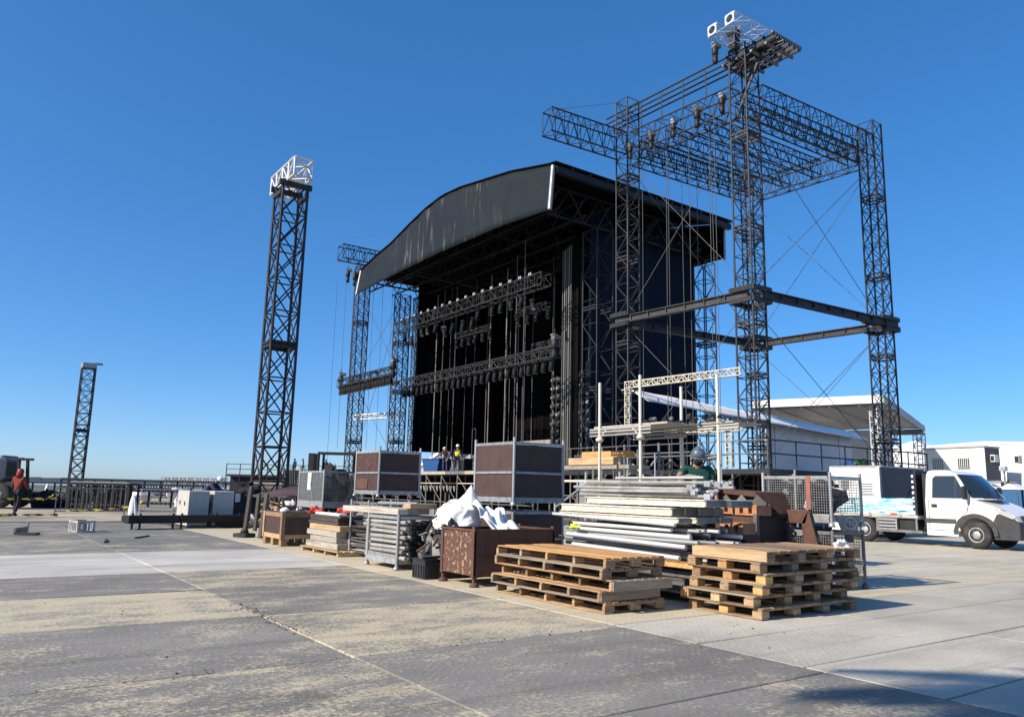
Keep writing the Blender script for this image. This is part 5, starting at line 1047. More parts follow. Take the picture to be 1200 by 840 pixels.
for k in range(4): beamstack(0.10+k*0.10, 0.095, 7.75+0.02*k, 4, 0.28, 7.0-0.05*k, 9.1, 'grey_steel', 'dark scaffold deck low in the pile, %s layer from the ground' % ORD[k], 'dark decks low in the steel pile')
# tubes sticking right
for row in range(6):
    for k in range(6):
        z_ = 0.52+row*0.075; e = tag(rod('scaffold_tube', (7.8+k*0.14+r_.uniform(-.02, .02), 9.4+r_.uniform(-.3, .2), z_), (7.82+k*0.14, 6.95-row*0.0+r_.uniform(-.25, .3)-0.02*k, z_+r_.uniform(-.01, .01)), r_.uniform(.024, .032), r_.choice(['pipe', 'galv', 'alu', 'grey_steel', 'grey_steel']), None, 7), 'long steel tube of the big pile, %s layer from the bottom, %s from the front' % (ORD[row], ORD[k]), 'tube', 'tubes in the big steel pile')
beamstack(0.98, 0.085, 7.78, 4, 0.25, 7.05, 9.5, 'pale_steel', 'pale scaffold deck, third layer from the top of the big pile', 'third pale layer of the steel pile')
beamstack(1.072, 0.115, 7.78, 4, 0.25, 7.15, 9.45, 'pale_steel', 'pale scaffold deck, second layer from the top of the big pile', 'second pale layer of the steel pile')
beamstack(1.20, 0.105, 7.84, 4, 0.25, 6.72, 9.0, 'pale_steel', 'pale scaffold deck, top layer of the big pile', 'top pale layer of the steel pile')
tag(rod('scaffold_tube', (7.74, 9.65, 1.02), (7.74, 7.1, 0.965), 0.025, 'alu', None, 8), 'bright tube lying along the front of the big steel pile', 'tube'); tag(rod('scaffold_tube', (7.66, 9.2, 0.74), (7.66, 6.85, 0.70), 0.028, 'alu', None, 8), 'second bright tube along the front of the pile, lower', 'tube'); tag(rod('scaffold_tube', (7.60, 9.0, 0.60), (7.60, 6.9, 0.56), 0.03, 'alu', None, 8), 'third bright tube along the front of the pile, lowest', 'tube')
e = thing('glove', 'bright yellow work glove on the steel pile', 'glove', (7.62, 9.0, 0.86)); part('glove', blob(0.05, 0.10, 0.035, 3, 12, 8, 0.4), 'hivis', e); part('cuff', MB().lathe([(0.03, 0), (0.035, 0.06)], 8, Matrix.Translation((0, 0.08, 0))), 'black_cloth', e)
solo('timber_beam', MB().bx((0, 0, 0), (0.24, 0.9, 0.06)), 'wood_orange', 'orange timber end between the two pallet stacks', 'timber', (7.75, 6.95, 0.47), 0.0, bevel=0.004)
# bundle of ledgers on top
for row in range(4):
    for k in range(6):
        y0, y1 = 9.25+r_.uniform(-.2, .15), 7.1+r_.uniform(-.35, .25); x_ = 7.95+k*0.12; z_ = 1.34+row*0.055
        e = thing('scaffold_ledger', 'scaffold ledger topping the big pile, %s layer from the bottom, %s from the front' % (ORD[row], ORD[k]), 'tube', (x_+r_.uniform(-.03, .03), 0, z_), 0, 'ledgers on top of the steel pile')
        part('tube', MB().tube((0, y0, r_.uniform(-.01, .01)), (r_.uniform(-.08, .08), y1, r_.uniform(-.02, .03)), 0.024, 7), 'pipe', e)
        if k % 2 == 0 or row > 2: part('hook', MB().bx((0, y1-0.03, 0), (0.05, 0.10, 0.075)).bx((0, y1-0.1, 0.03), (0.03, 0.05, 0.04)), 'galv', e)
for k in range(5): tag(rod('scaffold_brace', (8.0+k*.1, 8.5-k*.2, 1.58), (8.2+k*.1, 7.0+k*.15, 1.59+0.012*k), 0.02, 'pipe', None, 7), 'loose thin brace lying askew on the ledger bundle', 'tube', 'braces askew on the ledgers')
# ------------------------------------------------------------------ scaffold stack behind the pile
sc_ = thing('scaffold_rack', 'tall scaffold rack with a plank platform behind the steel pile', 'scaffold', (11, 10.98, 0))
for x_, y_, h_ in ((0, 1.2, 3.68), (0, 0, 3.72), (1.2, 1.2, 3.3), (1.2, 0, 3.6), (0.9, -1.2, 3.7)):
    rod('post', (x_, y_, 0), (x_, y_, h_), 0.032, 'pale_steel', sc_, 8)
    if x_ == 0: part('collar', MB().lathe([(0.06, 2.42), (0.09, 2.47), (0.04, 2.52)], 10, Matrix.Translation((x_, y_, 0))), 'pale_steel', sc_)
for z_ in (2.62, 2.68, 2.55):
    rod('ledger', (0, 1.5, z_), (0, -0.3, z_), 0.024, 'pipe', sc_, 7); rod('ledger', (0.9, 0.2, z_+0.02), (0.9, -1.7, z_+0.02), 0.024, 'pipe', sc_, 7); rod('ledger', (1.2, 1.4, z_), (1.2, -0.1, z_), 0.024, 'pipe', sc_, 7)
for k in range(5): part('plank', MB().bx((0.12+k*0.22, 0.35, 2.73), (0.2, 2.1, 0.035)), 'wood_grey', sc_)
for k in range(4): part('plank', MB().bx((0.95+k*0.22, -0.75, 2.75), (0.2, 1.7, 0.035)), 'wood_grey', sc_)
part('gusset', MB().bar((0, 0.02, 2.5), (0, 0.2, 2.66), 0.03, 0.02), 'pale_steel', sc_); part('gusset', MB().bar((0, 1.18, 2.5), (0, 1.0, 2.66), 0.03, 0.02), 'pale_steel', sc_)
r_ = random.Random(15)
for k in range(40): part('coupler', MB().bx((0, 0, 0), (.06, .08, .045), Matrix.Translation((r_.uniform(.0, 1.6), r_.uniform(-1.5, .2), 2.79+r_.uniform(0, .06))) @ Matrix.Rotation(r_.uniform(0, 6), 4, 'Y')), r_.choice(['grey_steel', 'dark_steel', 'dark_steel', 'black']), sc_)
# lower middle: scaffold with timber, behind the pile
mid = thing('scaffold_rack', 'low scaffold rack with pale timbers right of the brown cages', 'scaffold', (11.6, 12.2, 0))
for y_ in (0, 1.1, 2.2): rod('post', (0, y_, 0), (0, y_, 2.2), 0.03, 'galv', mid, 7); rod('post', (1.2, y_, 0), (1.2, y_, 2.5), 0.03, 'grey_steel', mid, 7)
part('plank', MB().box(-0.12, 0.12, -0.4, 2.6, 1.88, 1.96), 'wood_grey', mid); part('plank', MB().box(0.13, 0.5, -0.4, 2.6, 1.885, 1.955), 'wood_grey', mid); rod('ledger', (-.05, 2.6, 1.62), (-.05, 0, 1.6), 0.03, 'pale_steel', mid, 7); rod('brace', (0, 2.2, 1.0), (0, 1.1, 1.55), 0.025, 'galv', mid)
solo('timber_beam', MB().bx((0, 0, 0), (1.5, 0.3, 0.16)), 'wood_pale', 'brown timber beam on the low scaffold rack, lower one', 'timber', (11.6, 13.0, 2.05), R(90), bevel=0.008); solo('timber_beam', MB().bx((0, 0, 0), (1.4, 0.3, 0.13)), 'wood_orange', 'bright timber beam on the low scaffold rack, upper one', 'timber', (11.7, 12.7, 2.20), R(90), bevel=0.008)
e = thing('equipment_box', 'small pale blue box behind the right post of the brown cage', 'box', (11.3, 14.35, 1.97)); part('case', MB().bx((0, 0, 0.22), (0.3, 0.34, 0.44)), 'tent_wall', e, bevel=0.02)
for k in range(2): part('dial', MB().lathe([(0.08, 0), (0.08, 0.02)], 12, Matrix.Translation((-0.17, 0, 0.12+0.2*k)), 'x'), 'black', e)
# dark racks further back under the wing (busy dark shapes)
r_ = random.Random(44)
rk = thing('scaffold_rack', 'busy dark scaffold rack full of parts in front of the right deck', 'scaffold', (16, 11.0, 0))
for i in range(3, 8):
    for x_ in (0, 1.5): rod('post', (x_, i*1.1, 0), (x_, i*1.1, 2.6+r_.uniform(-.2, .3)), 0.026, r_.choice(['galv', 'grey_steel', 'dark_steel']), rk, 6)
for z_ in (0.9, 1.75, 2.5):
    for x_ in (0, 1.5): rod('ledger', (x_, 3.1, z_), (x_, 7.9, z_), 0.024, 'grey_steel', rk, 6)
for k in range(130): p = Vector((r_.uniform(0, 1.5), r_.uniform(3.2, 7.7), r_.uniform(.6, 2.5))); rod('scrap_rod', p, p+Vector((r_.uniform(-.3, .3), r_.uniform(-.5, .5), r_.uniform(-.35, .35))), r_.uniform(.015, .04), r_.choice(['dark_steel', 'grey_steel', 'plastic_black', 'galv', 'dark_steel', 'rust_plain']), rk, 5)
# ------------------------------------------------------------------ bins right
def dark_bin(loc, dx, dy, z1, label):
    e = thing('steel_bin', label, 'bin', loc)
    part('front_panel', MB().add([(0.0, 0.1, 0.25), (0, dy-0.1, 0.25), (0, dy, z1), (0, 0, z1), (0.02, 0.1, 0.25), (0.02, dy-0.1, 0.25), (0.02, dy, z1), (0.02, 0, z1)], [(0, 1, 2, 3), (7, 6, 5, 4), (0, 4, 5, 1), (1, 5, 6, 2), (2, 6, 7, 3), (3, 7, 4, 0)]), 'rust_plain', e)
    part('side_panel', MB().box(0.02, dx, 0, 0.02, 0.25, z1), 'black', e); part('side_panel', MB().box(0.02, dx, dy-0.02, dy, 0.25, z1), 'black', e); part('rear_panel', MB().box(dx-0.02, dx, 0.021, dy-0.021, 0.25, z1), 'black', e); part('bottom', MB().box(0.02, dx-0.02, 0.02, dy-0.02, 0.25, 0.28), 'black', e)
    for x_ in (0, dx):
        for y_ in (0, dy): part('post', MB().bx((x_, y_, (z1+0.05)/2), (0.06, 0.06, z1+0.05)), 'grey_steel', e)
    return e
dark_bin((10.0, 7.53, 0), 0.84, 0.95, 1.05, 'black and rusty steel bin loaded with hollow bricks, behind the right pallets')
def hollow(x, y, z, rz, label, s=(0.34, 0.42, 0.16)):
    e = thing('hollow_brick', label, 'brick', (x, y, z), rz); b2 = MB(); dx, dy, dz = s; t_ = 0.03
    b2.box(-dx/2, dx/2, -dy/2, dy/2, 0, t_).box(-dx/2, dx/2, -dy/2, dy/2, dz-t_, dz)
    ns = 2; wv_ = [-dy/2, -dy/2+0.085, -0.035, 0.035, dy/2-0.085, dy/2]
    for a, b3 in ((-dy/2, -dy/2+0.09), (-0.05, 0.05), (dy/2-0.09, dy/2)): b2.box(-dx/2, dx/2, a+0.001, b3-0.001, t_, dz-t_)
    part('shell', b2, 'terracotta', e); part('core', MB().box(-0.01, 0.01, -dy/2+0.02, dy/2-0.02, t_, dz-t_), 'plastic_black', e); return e
hollow(10.15, 8.18, 1.08, 0.05, 'orange hollow brick with two square holes, left one on the bin'); hollow(10.15, 7.70, 1.07, -0.04, 'orange hollow brick with two square holes, right one on the bin'); hollow(9.62, 7.58, 0.80, 0.0, 'brown hollow brick with two square holes standing in front of the bin', (0.3, 0.42, 0.17))
solo('timber_beam', MB().bx((0, 0, 0.31), (0.3, 0.55, 0.62)).bx((0, 0, 0.655), (0.36, 0.5, 0.07)), 'rust_plain', 'rusty stand under the brown hollow brick in front of the bin', 'stand', (9.62, 7.58, 0.108), 0)
e = thing('rusty_hood', 'rusty folded steel hood lying over the hollow bricks', 'steel sheet', (10.45, 8.02, 1.33)); 
part('sheet', MB().prism([(-0.46, 0.02), (-0.40, 0.10), (0.52, 0.14), (0.58, 0.09)], -0.35, 0.45, 'x'), 'rust_plain', e); part('sheet', MB().box(-0.34, 0.4, 0.45, 0.62, -0.25, 0.08), 'terracotta', e); part('flap', MB().add([(-0.3, -0.44, 0.06), (0.45, -0.44, 0.06), (0.45, -0.56, -0.24), (0.05, -0.56, -0.24), (-0.3, -0.44, 0.08), (0.45, -0.44, 0.08), (0.45, -0.56, -0.22), (0.05, -0.56, -0.22)], [(0, 1, 2, 3), (7, 6, 5, 4), (0, 4, 5, 1), (1, 5, 6, 2), (2, 6, 7, 3), (3, 7, 4, 0)]), 'rust_plain', e)
for k in range(4): part('torn_piece', MB().bar((-0.36, 0.5-k*0.3, 0.0), (-0.38+0.03*k, 0.38-k*0.3, -0.13), 0.16, 0.02, (1, 0, 0)), 'grey_steel', e)
e = thing('blue_bag', 'dark blue bag hanging at the left side of the bin', 'bag', (9.95, 8.62, 1.15)); part('bag', blob(0.10, 0.14, 0.17, 6, 16, 10, 0.15), 'navy_bag', e)
e = thing('yellow_weeds', 'tuft of dry yellow straw left of the bin', 'straw', (9.9, 8.9, 0.9)); b2 = MB()
for k in range(60): a = r_.uniform(0, 6.28); b2.bar((0, 0, 0), (0.3*math.cos(a)*r_.random(), 0.4*math.sin(a), r_.uniform(-.05, .16)), 0.008, 0.004)
part('straw', b2, 'wood_pale', e); part('heap', MB().box(-0.3, 0.3, -0.4, 0.4, -0.86, -0.02), 'plastic_black', e)
# rusty frame with a square opening, leaning
e = thing('bent_steel_panel', 'brown bent steel frame with a square opening leaning by the bin', 'steel frame', (10.70, 7.3, 0))
def slab(name, pts):
    b2 = MB(); n_ = len(pts); vs = [(0, y_-7.3, z_) for y_, z_ in pts]+[(0.03, y_-7.3, z_) for y_, z_ in pts]
    b2.add(vs, [tuple(range(n_)), tuple(reversed(range(n_, 2*n_)))]+[(i_, (i_+1) % n_, (i_+1) % n_+n_, i_+n_) for i_ in range(n_)]); part(name, b2, 'rust_plain', e)
slab('top_band', [(7.49, 0.97), (7.49, 1.17), (7.10, 1.17), (7.16, 0.97)])
slab('side_band', [(7.10, 1.168), (7.225, 0.968), (7.14, 0.0), (6.78, 0.0)]); slab('side_band', [(7.49, 0.968), (7.45, 0.968), (7.45, 0.0), (7.49, 0.0)]); slab('bottom_band', [(7.448, 0.30), (7.448, 0.42), (7.18, 0.42), (7.17, 0.30)])
# ------------------------------------------------------------------ mesh stillages right
lo_ = stillage((10.82, 6.79, 0), 0.83, 1.2, 0.14, 0.84, 'lower mesh stillage behind the right pallet stack', 'grey_steel', extra=0.04)
up_ = stillage((10.82, 6.79, 0.93), 0.83, 1.2, 0.12, 0.74, 'upper mesh stillage full of scrap in front of the truck', 'galv', extra=0.08)
for e_ in (lo_, up_):
    za, zb = (0.2, 0.82) if e_ is lo_ else (0.2, 0.72)
    for (p, q) in (((0, 0.03, 0), (0, 1.17, 0)), ((0.83, 0.03, 0), (0.83, 1.17, 0)), ((0.03, 0, 0), (0.80, 0, 0)), ((0.03, 1.2, 0), (0.80, 1.2, 0))): wire_panel(e_, 'wire_mesh', p, q, za, zb, 0.04, 'galv' if p[0] == q[0] == 0 else 'grey_steel', 0.0035)
rod('mid_post', (0, 0.6, 0.1), (0, 0.6, 0.86), 0.02, 'galv', up_, 7); part('kick_plate', MB().box(-0.015, 0.01, 0.03, 1.17, 0.06, 0.19), 'galv', up_); part('rust_strip', MB().box(-0.03, -0.016, 0.32, 0.40, 0.25, 0.76), 'faded_red2', up_, 'faded red strip wired to the mesh')
pl_ = part('plate', MB().add([(0.06, -0.02, 0.18), (0.77, -0.02, 0.18), (0.62, -0.02, -0.06), (0.21, -0.02, -0.06), (0.06, -0.035, 0.18), (0.77, -0.035, 0.18), (0.62, -0.035, -0.06), (0.21, -0.035, -0.06)], [(0, 1, 2, 3), (7, 6, 5, 4), (0, 4, 5, 1), (1, 5, 6, 2), (2, 6, 7, 3), (3, 7, 4, 0)]), 'grey_steel', up_, 'dark name plate with a round embossed emblem')
em = MB(); n = 22
for k in range(n):
    a, b2_ = 2*math.pi*k/n, 2*math.pi*(k+1)/n
    em.bar((0.42+0.17*math.cos(a), -0.04, 0.06+0.085*math.sin(a)), (0.42+0.17*math.cos(b2_), -0.04, 0.06+0.085*math.sin(b2_)), 0.016, 0.012, (0, 1, 0))
for (x0, z0_, x1, z1_) in ((0.31, 0.04, 0.31, 0.10), (0.31, 0.10, 0.36, 0.10), (0.36, 0.10, 0.36, 0.03), (0.40, 0.03, 0.40, 0.10), (0.40, 0.10, 0.45, 0.06), (0.45, 0.06, 0.40, 0.03), (0.49, 0.03, 0.49, 0.10), (0.49, 0.065, 0.53, 0.10), (0.49, 0.065, 0.54, 0.02)): em.bar((x0, -0.04, z0_), (x1, -0.04, z1_), 0.012, 0.012, (0, 1, 0))
part('emblem', em, 'galv', pl_)
sh_ = thing('scrap_heap', 'heap of sacks and scrap inside the upper mesh stillage', 'scrap', (11.25, 7.4, 1.33))
part('sack', blob(0.34, 0.48, 0.28, 21), 'black_cloth', sh_)
for k in range(46):
    a = r_.uniform(0, 6.28); q = r_.uniform(.1, 1); p = Vector((0.36*q*math.cos(a), 0.5*q*math.sin(a), r_.uniform(-.1, .32))); part('scrap', MB().bx((0, 0, 0), (r_.uniform(.04, .16), r_.uniform(.04, .2), r_.uniform(.02, .08)), Matrix.Translation(p) @ Matrix.Rotation(r_.uniform(0, 6), 4, 'X') @ Matrix.Rotation(r_.uniform(0, 6), 4, 'Z')), r_.choice(['wood_grey', 'wood_pale', 'grey_steel', 'dark_steel', 'wood_grey', 'sheet', 'rust_plain']), sh_)
sh2 = thing('scrap_heap', 'dark scrap inside the lower mesh stillage', 'scrap', (11.25, 7.4, 0.45)); part('sack', blob(0.34, 0.48, 0.30, 23), 'black_cloth', sh2)
for k in range(16): p = Vector((r_.uniform(-.3, .3), r_.uniform(-.5, .5), r_.uniform(.0, .35))); part('scrap', MB().bx((0, 0, 0), (r_.uniform(.04, .2), r_.uniform(.04, .2), r_.uniform(.02, .08)), Matrix.Translation(p) @ Matrix.Rotation(r_.uniform(0, 6), 4, 'X')), r_.choice(['wood_grey', 'sheet', 'grey_steel', 'rust_plain']), sh2)
# ================================================================== LEFT SIDE
gb = thing('long_steel_beam', 'long black beam on short legs in front of the concrete blocks', 'beam', (4.2, 25.0, 0), math.atan2(0.75, 3.5))
part('beam', MB().box(0, 3.75, -0.16, 0.16, 0.17, 0.40), 'black', gb, bevel=0.01); part('beam', MB().box(0.02, 3.7, 0.2, 0.42, 0.20, 0.38), 'black', gb, bevel=0.01)
for x_ in (0.15, 0.32, 1.35, 1.55, 2.55, 2.72, 3.5): part('leg', MB().bx((x_, -0.05 if x_ not in (.32, 1.55) else -0.18, 0.23), (0.05, 0.05, 0.46)), 'dark_steel', gb)
part('skid', MB().box(2.9, 3.7, -0.1, 0.35, 0.0, 0.165), 'black', gb)
def cblock(x, y, label):
    e = thing('concrete_block', label, 'concrete block', (x, y, 0)); part('block', MB().box(0, 0.64, 0, 1.5, 0.02, 1.13), 'concrete', e, bevel=0.015)
    for y_, z_ in ((0.45, 0.72), (1.1, 0.74)): part('lifting_slot', MB().bx((-0.004, y_, z_), (0.02, 0.10, 0.13)), 'black', e)
    part('lifting_eye', MB().tube((0.2, 0.7, 1.12), (0.2, 0.7, 1.19), 0.05, 6), 'dark_steel', e); return e
cblock(6.17, 26.3, 'pale concrete block with two slots, left one behind the black beam'); cblock(6.95, 26.3, 'pale concrete block right of its twin, behind the black beam')
def barrier(x, y, rz, label, L_=2.4, m='galv'):
    e = thing('crowd_barrier', label, 'barrier', (x, y, 0), rz)
    for z_ in (0.18, 1.08): rod('rail', (0, 0, z_), (L_, 0, z_), 0.02, m, e, 6)
    for x_ in (0, L_): rod('end_post', (x_, 0, 0), (x_, 0, 1.08), 0.02, m, e, 6); part('foot', MB().bar((x_, -0.3, 0.015), (x_, 0.3, 0.015), 0.04, 0.03), m, e)
    for k in range(1, 14): rod('bar', (L_*k/14, 0, 0.18), (L_*k/14, 0, 1.08), 0.009, m, e, 5)
    return e
barrier(6.35, 35.0, R(-8), 'pale crowd barrier behind the white wrapped bollard', 2.4); barrier(3.35, 35.3, R(4), 'dark crowd barrier with tape in front of the black rack', 2.5, 'grey_steel')
barrier(9.2, 42.0, R(-30), 'crowd barrier behind the concrete blocks', 2.4)
wb = thing('wrapped_bollard', 'narrow white wrapped bollard between the barriers', 'bollard', (5.56, 32.0, 0)); part('wrap', MB().lathe([(0.15, 0.0), (0.15, 0.3), (0.12, 0.6), (0.07, 0.83), (0.02, 0.87)], 10, Matrix.Rotation(-0.1, 4, 'X')), 'sheet', wb); part('fold', MB().bar((0.1, -0.2, 0.0), (0.02, -0.05, 0.8), 0.05, 0.03), 'sheet', wb)
br_ = thing('steel_rack', 'large black open steel rack beyond the barrier tape', 'rack', (4.6, 43.2, 0), R(-33))
L_ = 2.8
for z_ in (1.30,): part('top_plate', MB().box(0, L_, 0, 1.2, 1.30, 1.34), 'tent_grey', br_); part('top_rail', MB().box(-0.03, L_+.03, -0.03, 1.23, 1.18, 1.295), 'black', br_)
for k in range(9):
    x_ = k*L_/8; part('post', MB().box(x_-0.05, x_+0.05, 0, 0.1, 0, 1.18), 'black', br_); part('post', MB().box(x_-0.04, x_+0.04, 1.1, 1.2, 0, 1.18), 'black', br_)
part('low_rail', MB().box(0, L_, 0.02, 0.08, 0.2, 0.3), 'black', br_)
for k, (x_, y_) in enumerate(((3.9, 46.5), (5.4, 47.5), (6.8, 45.6))):
    e = thing('dark_bundle', 'dark bundled gear lying by the black rack, %s' % ('left one', 'middle one', 'right one')[k], 'bundle', (x_, y_, 0.35)); part('bundle', blob(0.8, 0.6, 0.45, 30+k, 16, 8, 0.3), 'black_cloth', e)
    for q in range(4): part('strap_rod', MB().tube((r_.uniform(-.6, .6), -.5, -.1), (r_.uniform(-.6, .6), .5, .4), 0.03, 5), 'dark_steel', e)
# low line of dark rails and trusses in the distance
def rackline(x0, y0, x1, y1, z0, z1, n, label, m='dark_steel'):
    e = thing('truss_store', label, 'rack', (x0, y0, 0)); d = Vector((x1-x0, y1-y0, 0))
    for z_ in (z0, z1): part('rail', MB().bar((0, 0, z_), d+Vector((0, 0, z_)), 0.14, 0.14), m, e)
    for k in range(n+1): p = d*k/n; part('post', MB().bar(p, p+Vector((0, 0, z1)), 0.12, 0.12, (1, 0, 0)), m, e)
    return e
rackline(-22, 72, 2, 66, 0.55, 1.05, 14, 'low dark rail line across the sand at the far left'); rackline(2, 66, 15, 60, 0.5, 1.2, 10, 'low dark rail line across the sand left of the lone tower'); rackline(6.5, 66.5, 19, 60, 0.9, 1.5, 12, 'dark rail line under the flat silver truss'); rackline(-20, 52, 3, 49.5, 0.12, 0.4, 12, 'very low dark rail on the sand behind the man in red')
rackline(8, 48.5, 14.5, 45, 0.2, 0.9, 6, 'low dark trestle behind the concrete blocks')
lattice('flat_truss', 'flat silver truss lying on trestles behind the crouching welder', 'truss', (13.1, 64.4, 1.5), (17.0, 61.5, 1.5), 0.6, 0.62, 8, 'galv', None, 0.05, 0.035, 'W', True, nsec=1)
lattice('flat_truss', 'second silver truss stored below the first, left end showing', 'truss', (10.5, 65.2, 0.95), (16, 62, 0.95), 0.5, 0.5, 10, 'grey_steel', None, 0.05, 0.03, 'W', True, nsec=1)
for k, (x_, y_, h_) in enumerate(((0.3, 64, 1.0), (5.6, 66.0, 1.1), (7.5, 62, 1.0))):
    e = thing('white_marker', 'small white marker post on the sand, %s' % ('left one', 'middle one', 'right one')[k], 'post', (x_, y_, 0)); part('post', MB().lathe([(0.22, 0), (0.12, h_*0.8), (0.05, h_)], 8), 'plywhite', e)
for k in range(7):
    e = thing('white_bag', ['white bag on the ground left of the leaning posts', 'white bag beside the firewood', 'white bag under the flat silver truss', 'white bag near the far trestle', 'white bag between the barriers and the beam', 'white bag behind the concrete blocks', 'pale bag at the foot of the lone tower'][k], 'bag', ((8.9, 25.2, 0.6), (8.0, 25.9, 0.2), (13.2, 60.0, 0.6), (14.6, 58.9, 0.5), (9.5, 52.5, 0.5), (9.5, 40.5, 0.5), (11.8, 32.5, 0.3))[k]); part('bag', blob(0.28 if k < 2 else 0.7, 0.25 if k < 2 else 0.5, 0.2 if k < 2 else 0.4, 50+k, 12, 7, 0.2), 'sheet', e)
# barrier tape
def tape(p, q, sag, label):
    p = Vector(p); q = Vector(q); n = 14; e = None; b2 = MB(); pts = [p.lerp(q, k/n)-Vector((0, 0, sag*4*(k/n)*(1-k/n))) for k in range(n+1)]
    vs = []
    for k, c in enumerate(pts): a = k*1.1; vs += [tuple(c-p+Vector((0.03*math.sin(a), 0.01, 0.05*math.cos(a)))), tuple(c-p-Vector((0.03*math.sin(a), 0.01, 0.05*math.cos(a))))]
    b2.add(vs, [(2*k, 2*k+1, 2*k+3, 2*k+2) for k in range(n)]); o = solo('barrier_tape', b2, 'yellow_tape', label, 'tape', p); o.modifiers.new('thickness', 'SOLIDIFY').thickness = 0.012; return o
tape((-1.0, 35.6, 0.58), (3.4, 35.3, 0.66), 0.02, 'yellow and black barrier tape at waist height on the far left'); tape((-1.0, 34.6, 0.03), (3.4, 34.6, 0.06), 0.0, 'yellow and black barrier tape lying low on the far left')
tape((3.4, 35.2, 1.0), (2.9, 35.3, 0.6), 0.05, 'loose end of tape knotted on the dark barrier'); tape((3.7, 35.1, 0.2), (6.1, 34.6, 0.42), 0.06, 'barrier tape running along the foot of the dark barrier'); tape((5.9, 35.0, 0.25), (6.4, 34.6, 0.62), -0.02, 'crumpled tape between the two barriers')
# grey crate and fallen bracket on the floor
gc = thing('plastic_crate', 'small pale grey slotted crate alone on the floor panels', 'crate', (2.81, 23.67, 0), R(10))
part('floor', MB().box(0.01, 0.44, 0.01, 0.74, 0, 0.02), 'pipe', gc); 
for (x0, x1, y0, y1) in ((0, 0.45, 0, 0.02), (0, 0.45, 0.73, 0.75)): part('rim', MB().box(x0, x1, y0, y1, 0.25, 0.31), 'pipe', gc); part('sill', MB().box(x0, x1, y0, y1, 0.0, 0.05), 'pipe', gc)
for x_ in (0, 0.43): part('rim', MB().box(x_, x_+0.02, 0.021, 0.729, 0.25, 0.31), 'pipe', gc); part('sill', MB().box(x_, x_+0.02, 0.021, 0.729, 0, 0.05), 'pipe', gc)
for k in range(6):
    for x_ in (0, 0.43): part('slat', MB().box(x_, x_+0.02, 0.03+k*0.13, 0.09+k*0.13, 0.05, 0.25), 'pipe', gc)
for k in range(4):
    for y_ in (0, 0.73): part('slat', MB().box(0.02+k*0.12, 0.07+k*0.12, y_, y_+0.02, 0.05, 0.25), 'pipe', gc)
fb = thing('steel_bracket', 'L shaped grey bracket lying on the floor at the left edge', 'bracket', (1.36, 23.1, 0), R(-20)); part('plate', MB().box(0, 0.05, 0, 0.9, 0.004, 0.16), 'grey_steel', fb); part('foot', MB().add([(0, 0, 0.01), (0.55, -0.2, 0.01), (0.6, -0.02, 0.01), (0.06, 0.15, 0.01), (0, 0, 0.06), (0.55, -0.2, 0.06), (0.6, -0.02, 0.06), (0.06, 0.15, 0.06)], [(0, 1, 2, 3), (7, 6, 5, 4), (0, 4, 5, 1), (1, 5, 6, 2), (2, 6, 7, 3), (3, 7, 4, 0)]), 'plastic_black', fb); part('tab', MB().bx((0.02, 0.95, 0.16), (0.04, 0.12, 0.25)), 'galv', fb)
for k, (x_, y_) in enumerate(((3.5, 28.6), (4.0, 21.4), (3.0, 20.1))):
    o = solo('flat_strip', MB().bx((0, 0, 0.015), (0.05, 0.9, 0.03)), 'dark_steel', 'dark strip lying on the floor panels, %s' % ('far one', 'middle one', 'near one')[k], 'strip', (x_, y_, 0), R(-50+20*k))
# loader at the left edge
ld = thing('telehandler', 'grey rounded loader with a blue cab cut by the left edge', 'loader', (1.55, 45.6, 0), R(-35))
part('engine_cover', MB().box(-1.3, 0.9, -0.8, 0.8, 1.22, 2.5), 'loader_grey', ld, bevel=0.22); part('tail_panel', MB().box(0.905, 0.93, -0.5, 0.5, 1.5, 2.2), 'trim', ld); part('cab', MB().box(-1.6, -0.35, -0.7, 0.7, 2.0, 3.3), 'loader_blue', ld, bevel=0.2); part('cab_window', MB().box(-1.5, -0.5, -0.73, -0.705, 2.3, 3.1), 'glass', ld)
part('chassis', MB().box(-1.6, 1.4, -0.6, 0.6, 0.5, 1.25), 'plastic_black', ld)
for x_ in (-1.0, 0.95):
    for y_ in (-0.75, 0.75):
        wh = part('wheel', MB().lathe([(0.25, -0.16), (0.5, -0.18), (0.56, -0.1), (0.56, 0.1), (0.5, 0.18), (0.25, 0.16)], 20, Matrix.Translation((x_, y_, 0.56)), 'y'), 'rubber', ld); part('rim', MB().lathe([(0.05, -0.19), (0.25, -0.17), (0.25, 0.17), (0.05, 0.19)], 14, Matrix.Translation((x_, y_, 0.56)), 'y'), 'grey_steel', wh)
for y_ in (-0.35, 0.35): part('mast_rail', MB().bar((1.55, y_, 0.5), (1.35, y_, 2.3), 0.14, 0.1), 'black', ld)
part('mast_top', MB().bar((0.9, -0.4, 2.35), (1.6, -0.4, 2.35), 0.10, 0.12), 'black', ld); part('mast_top', MB().bar((0.9, 0.4, 2.35), (1.6, 0.4, 2.35), 0.10, 0.12), 'black', ld)
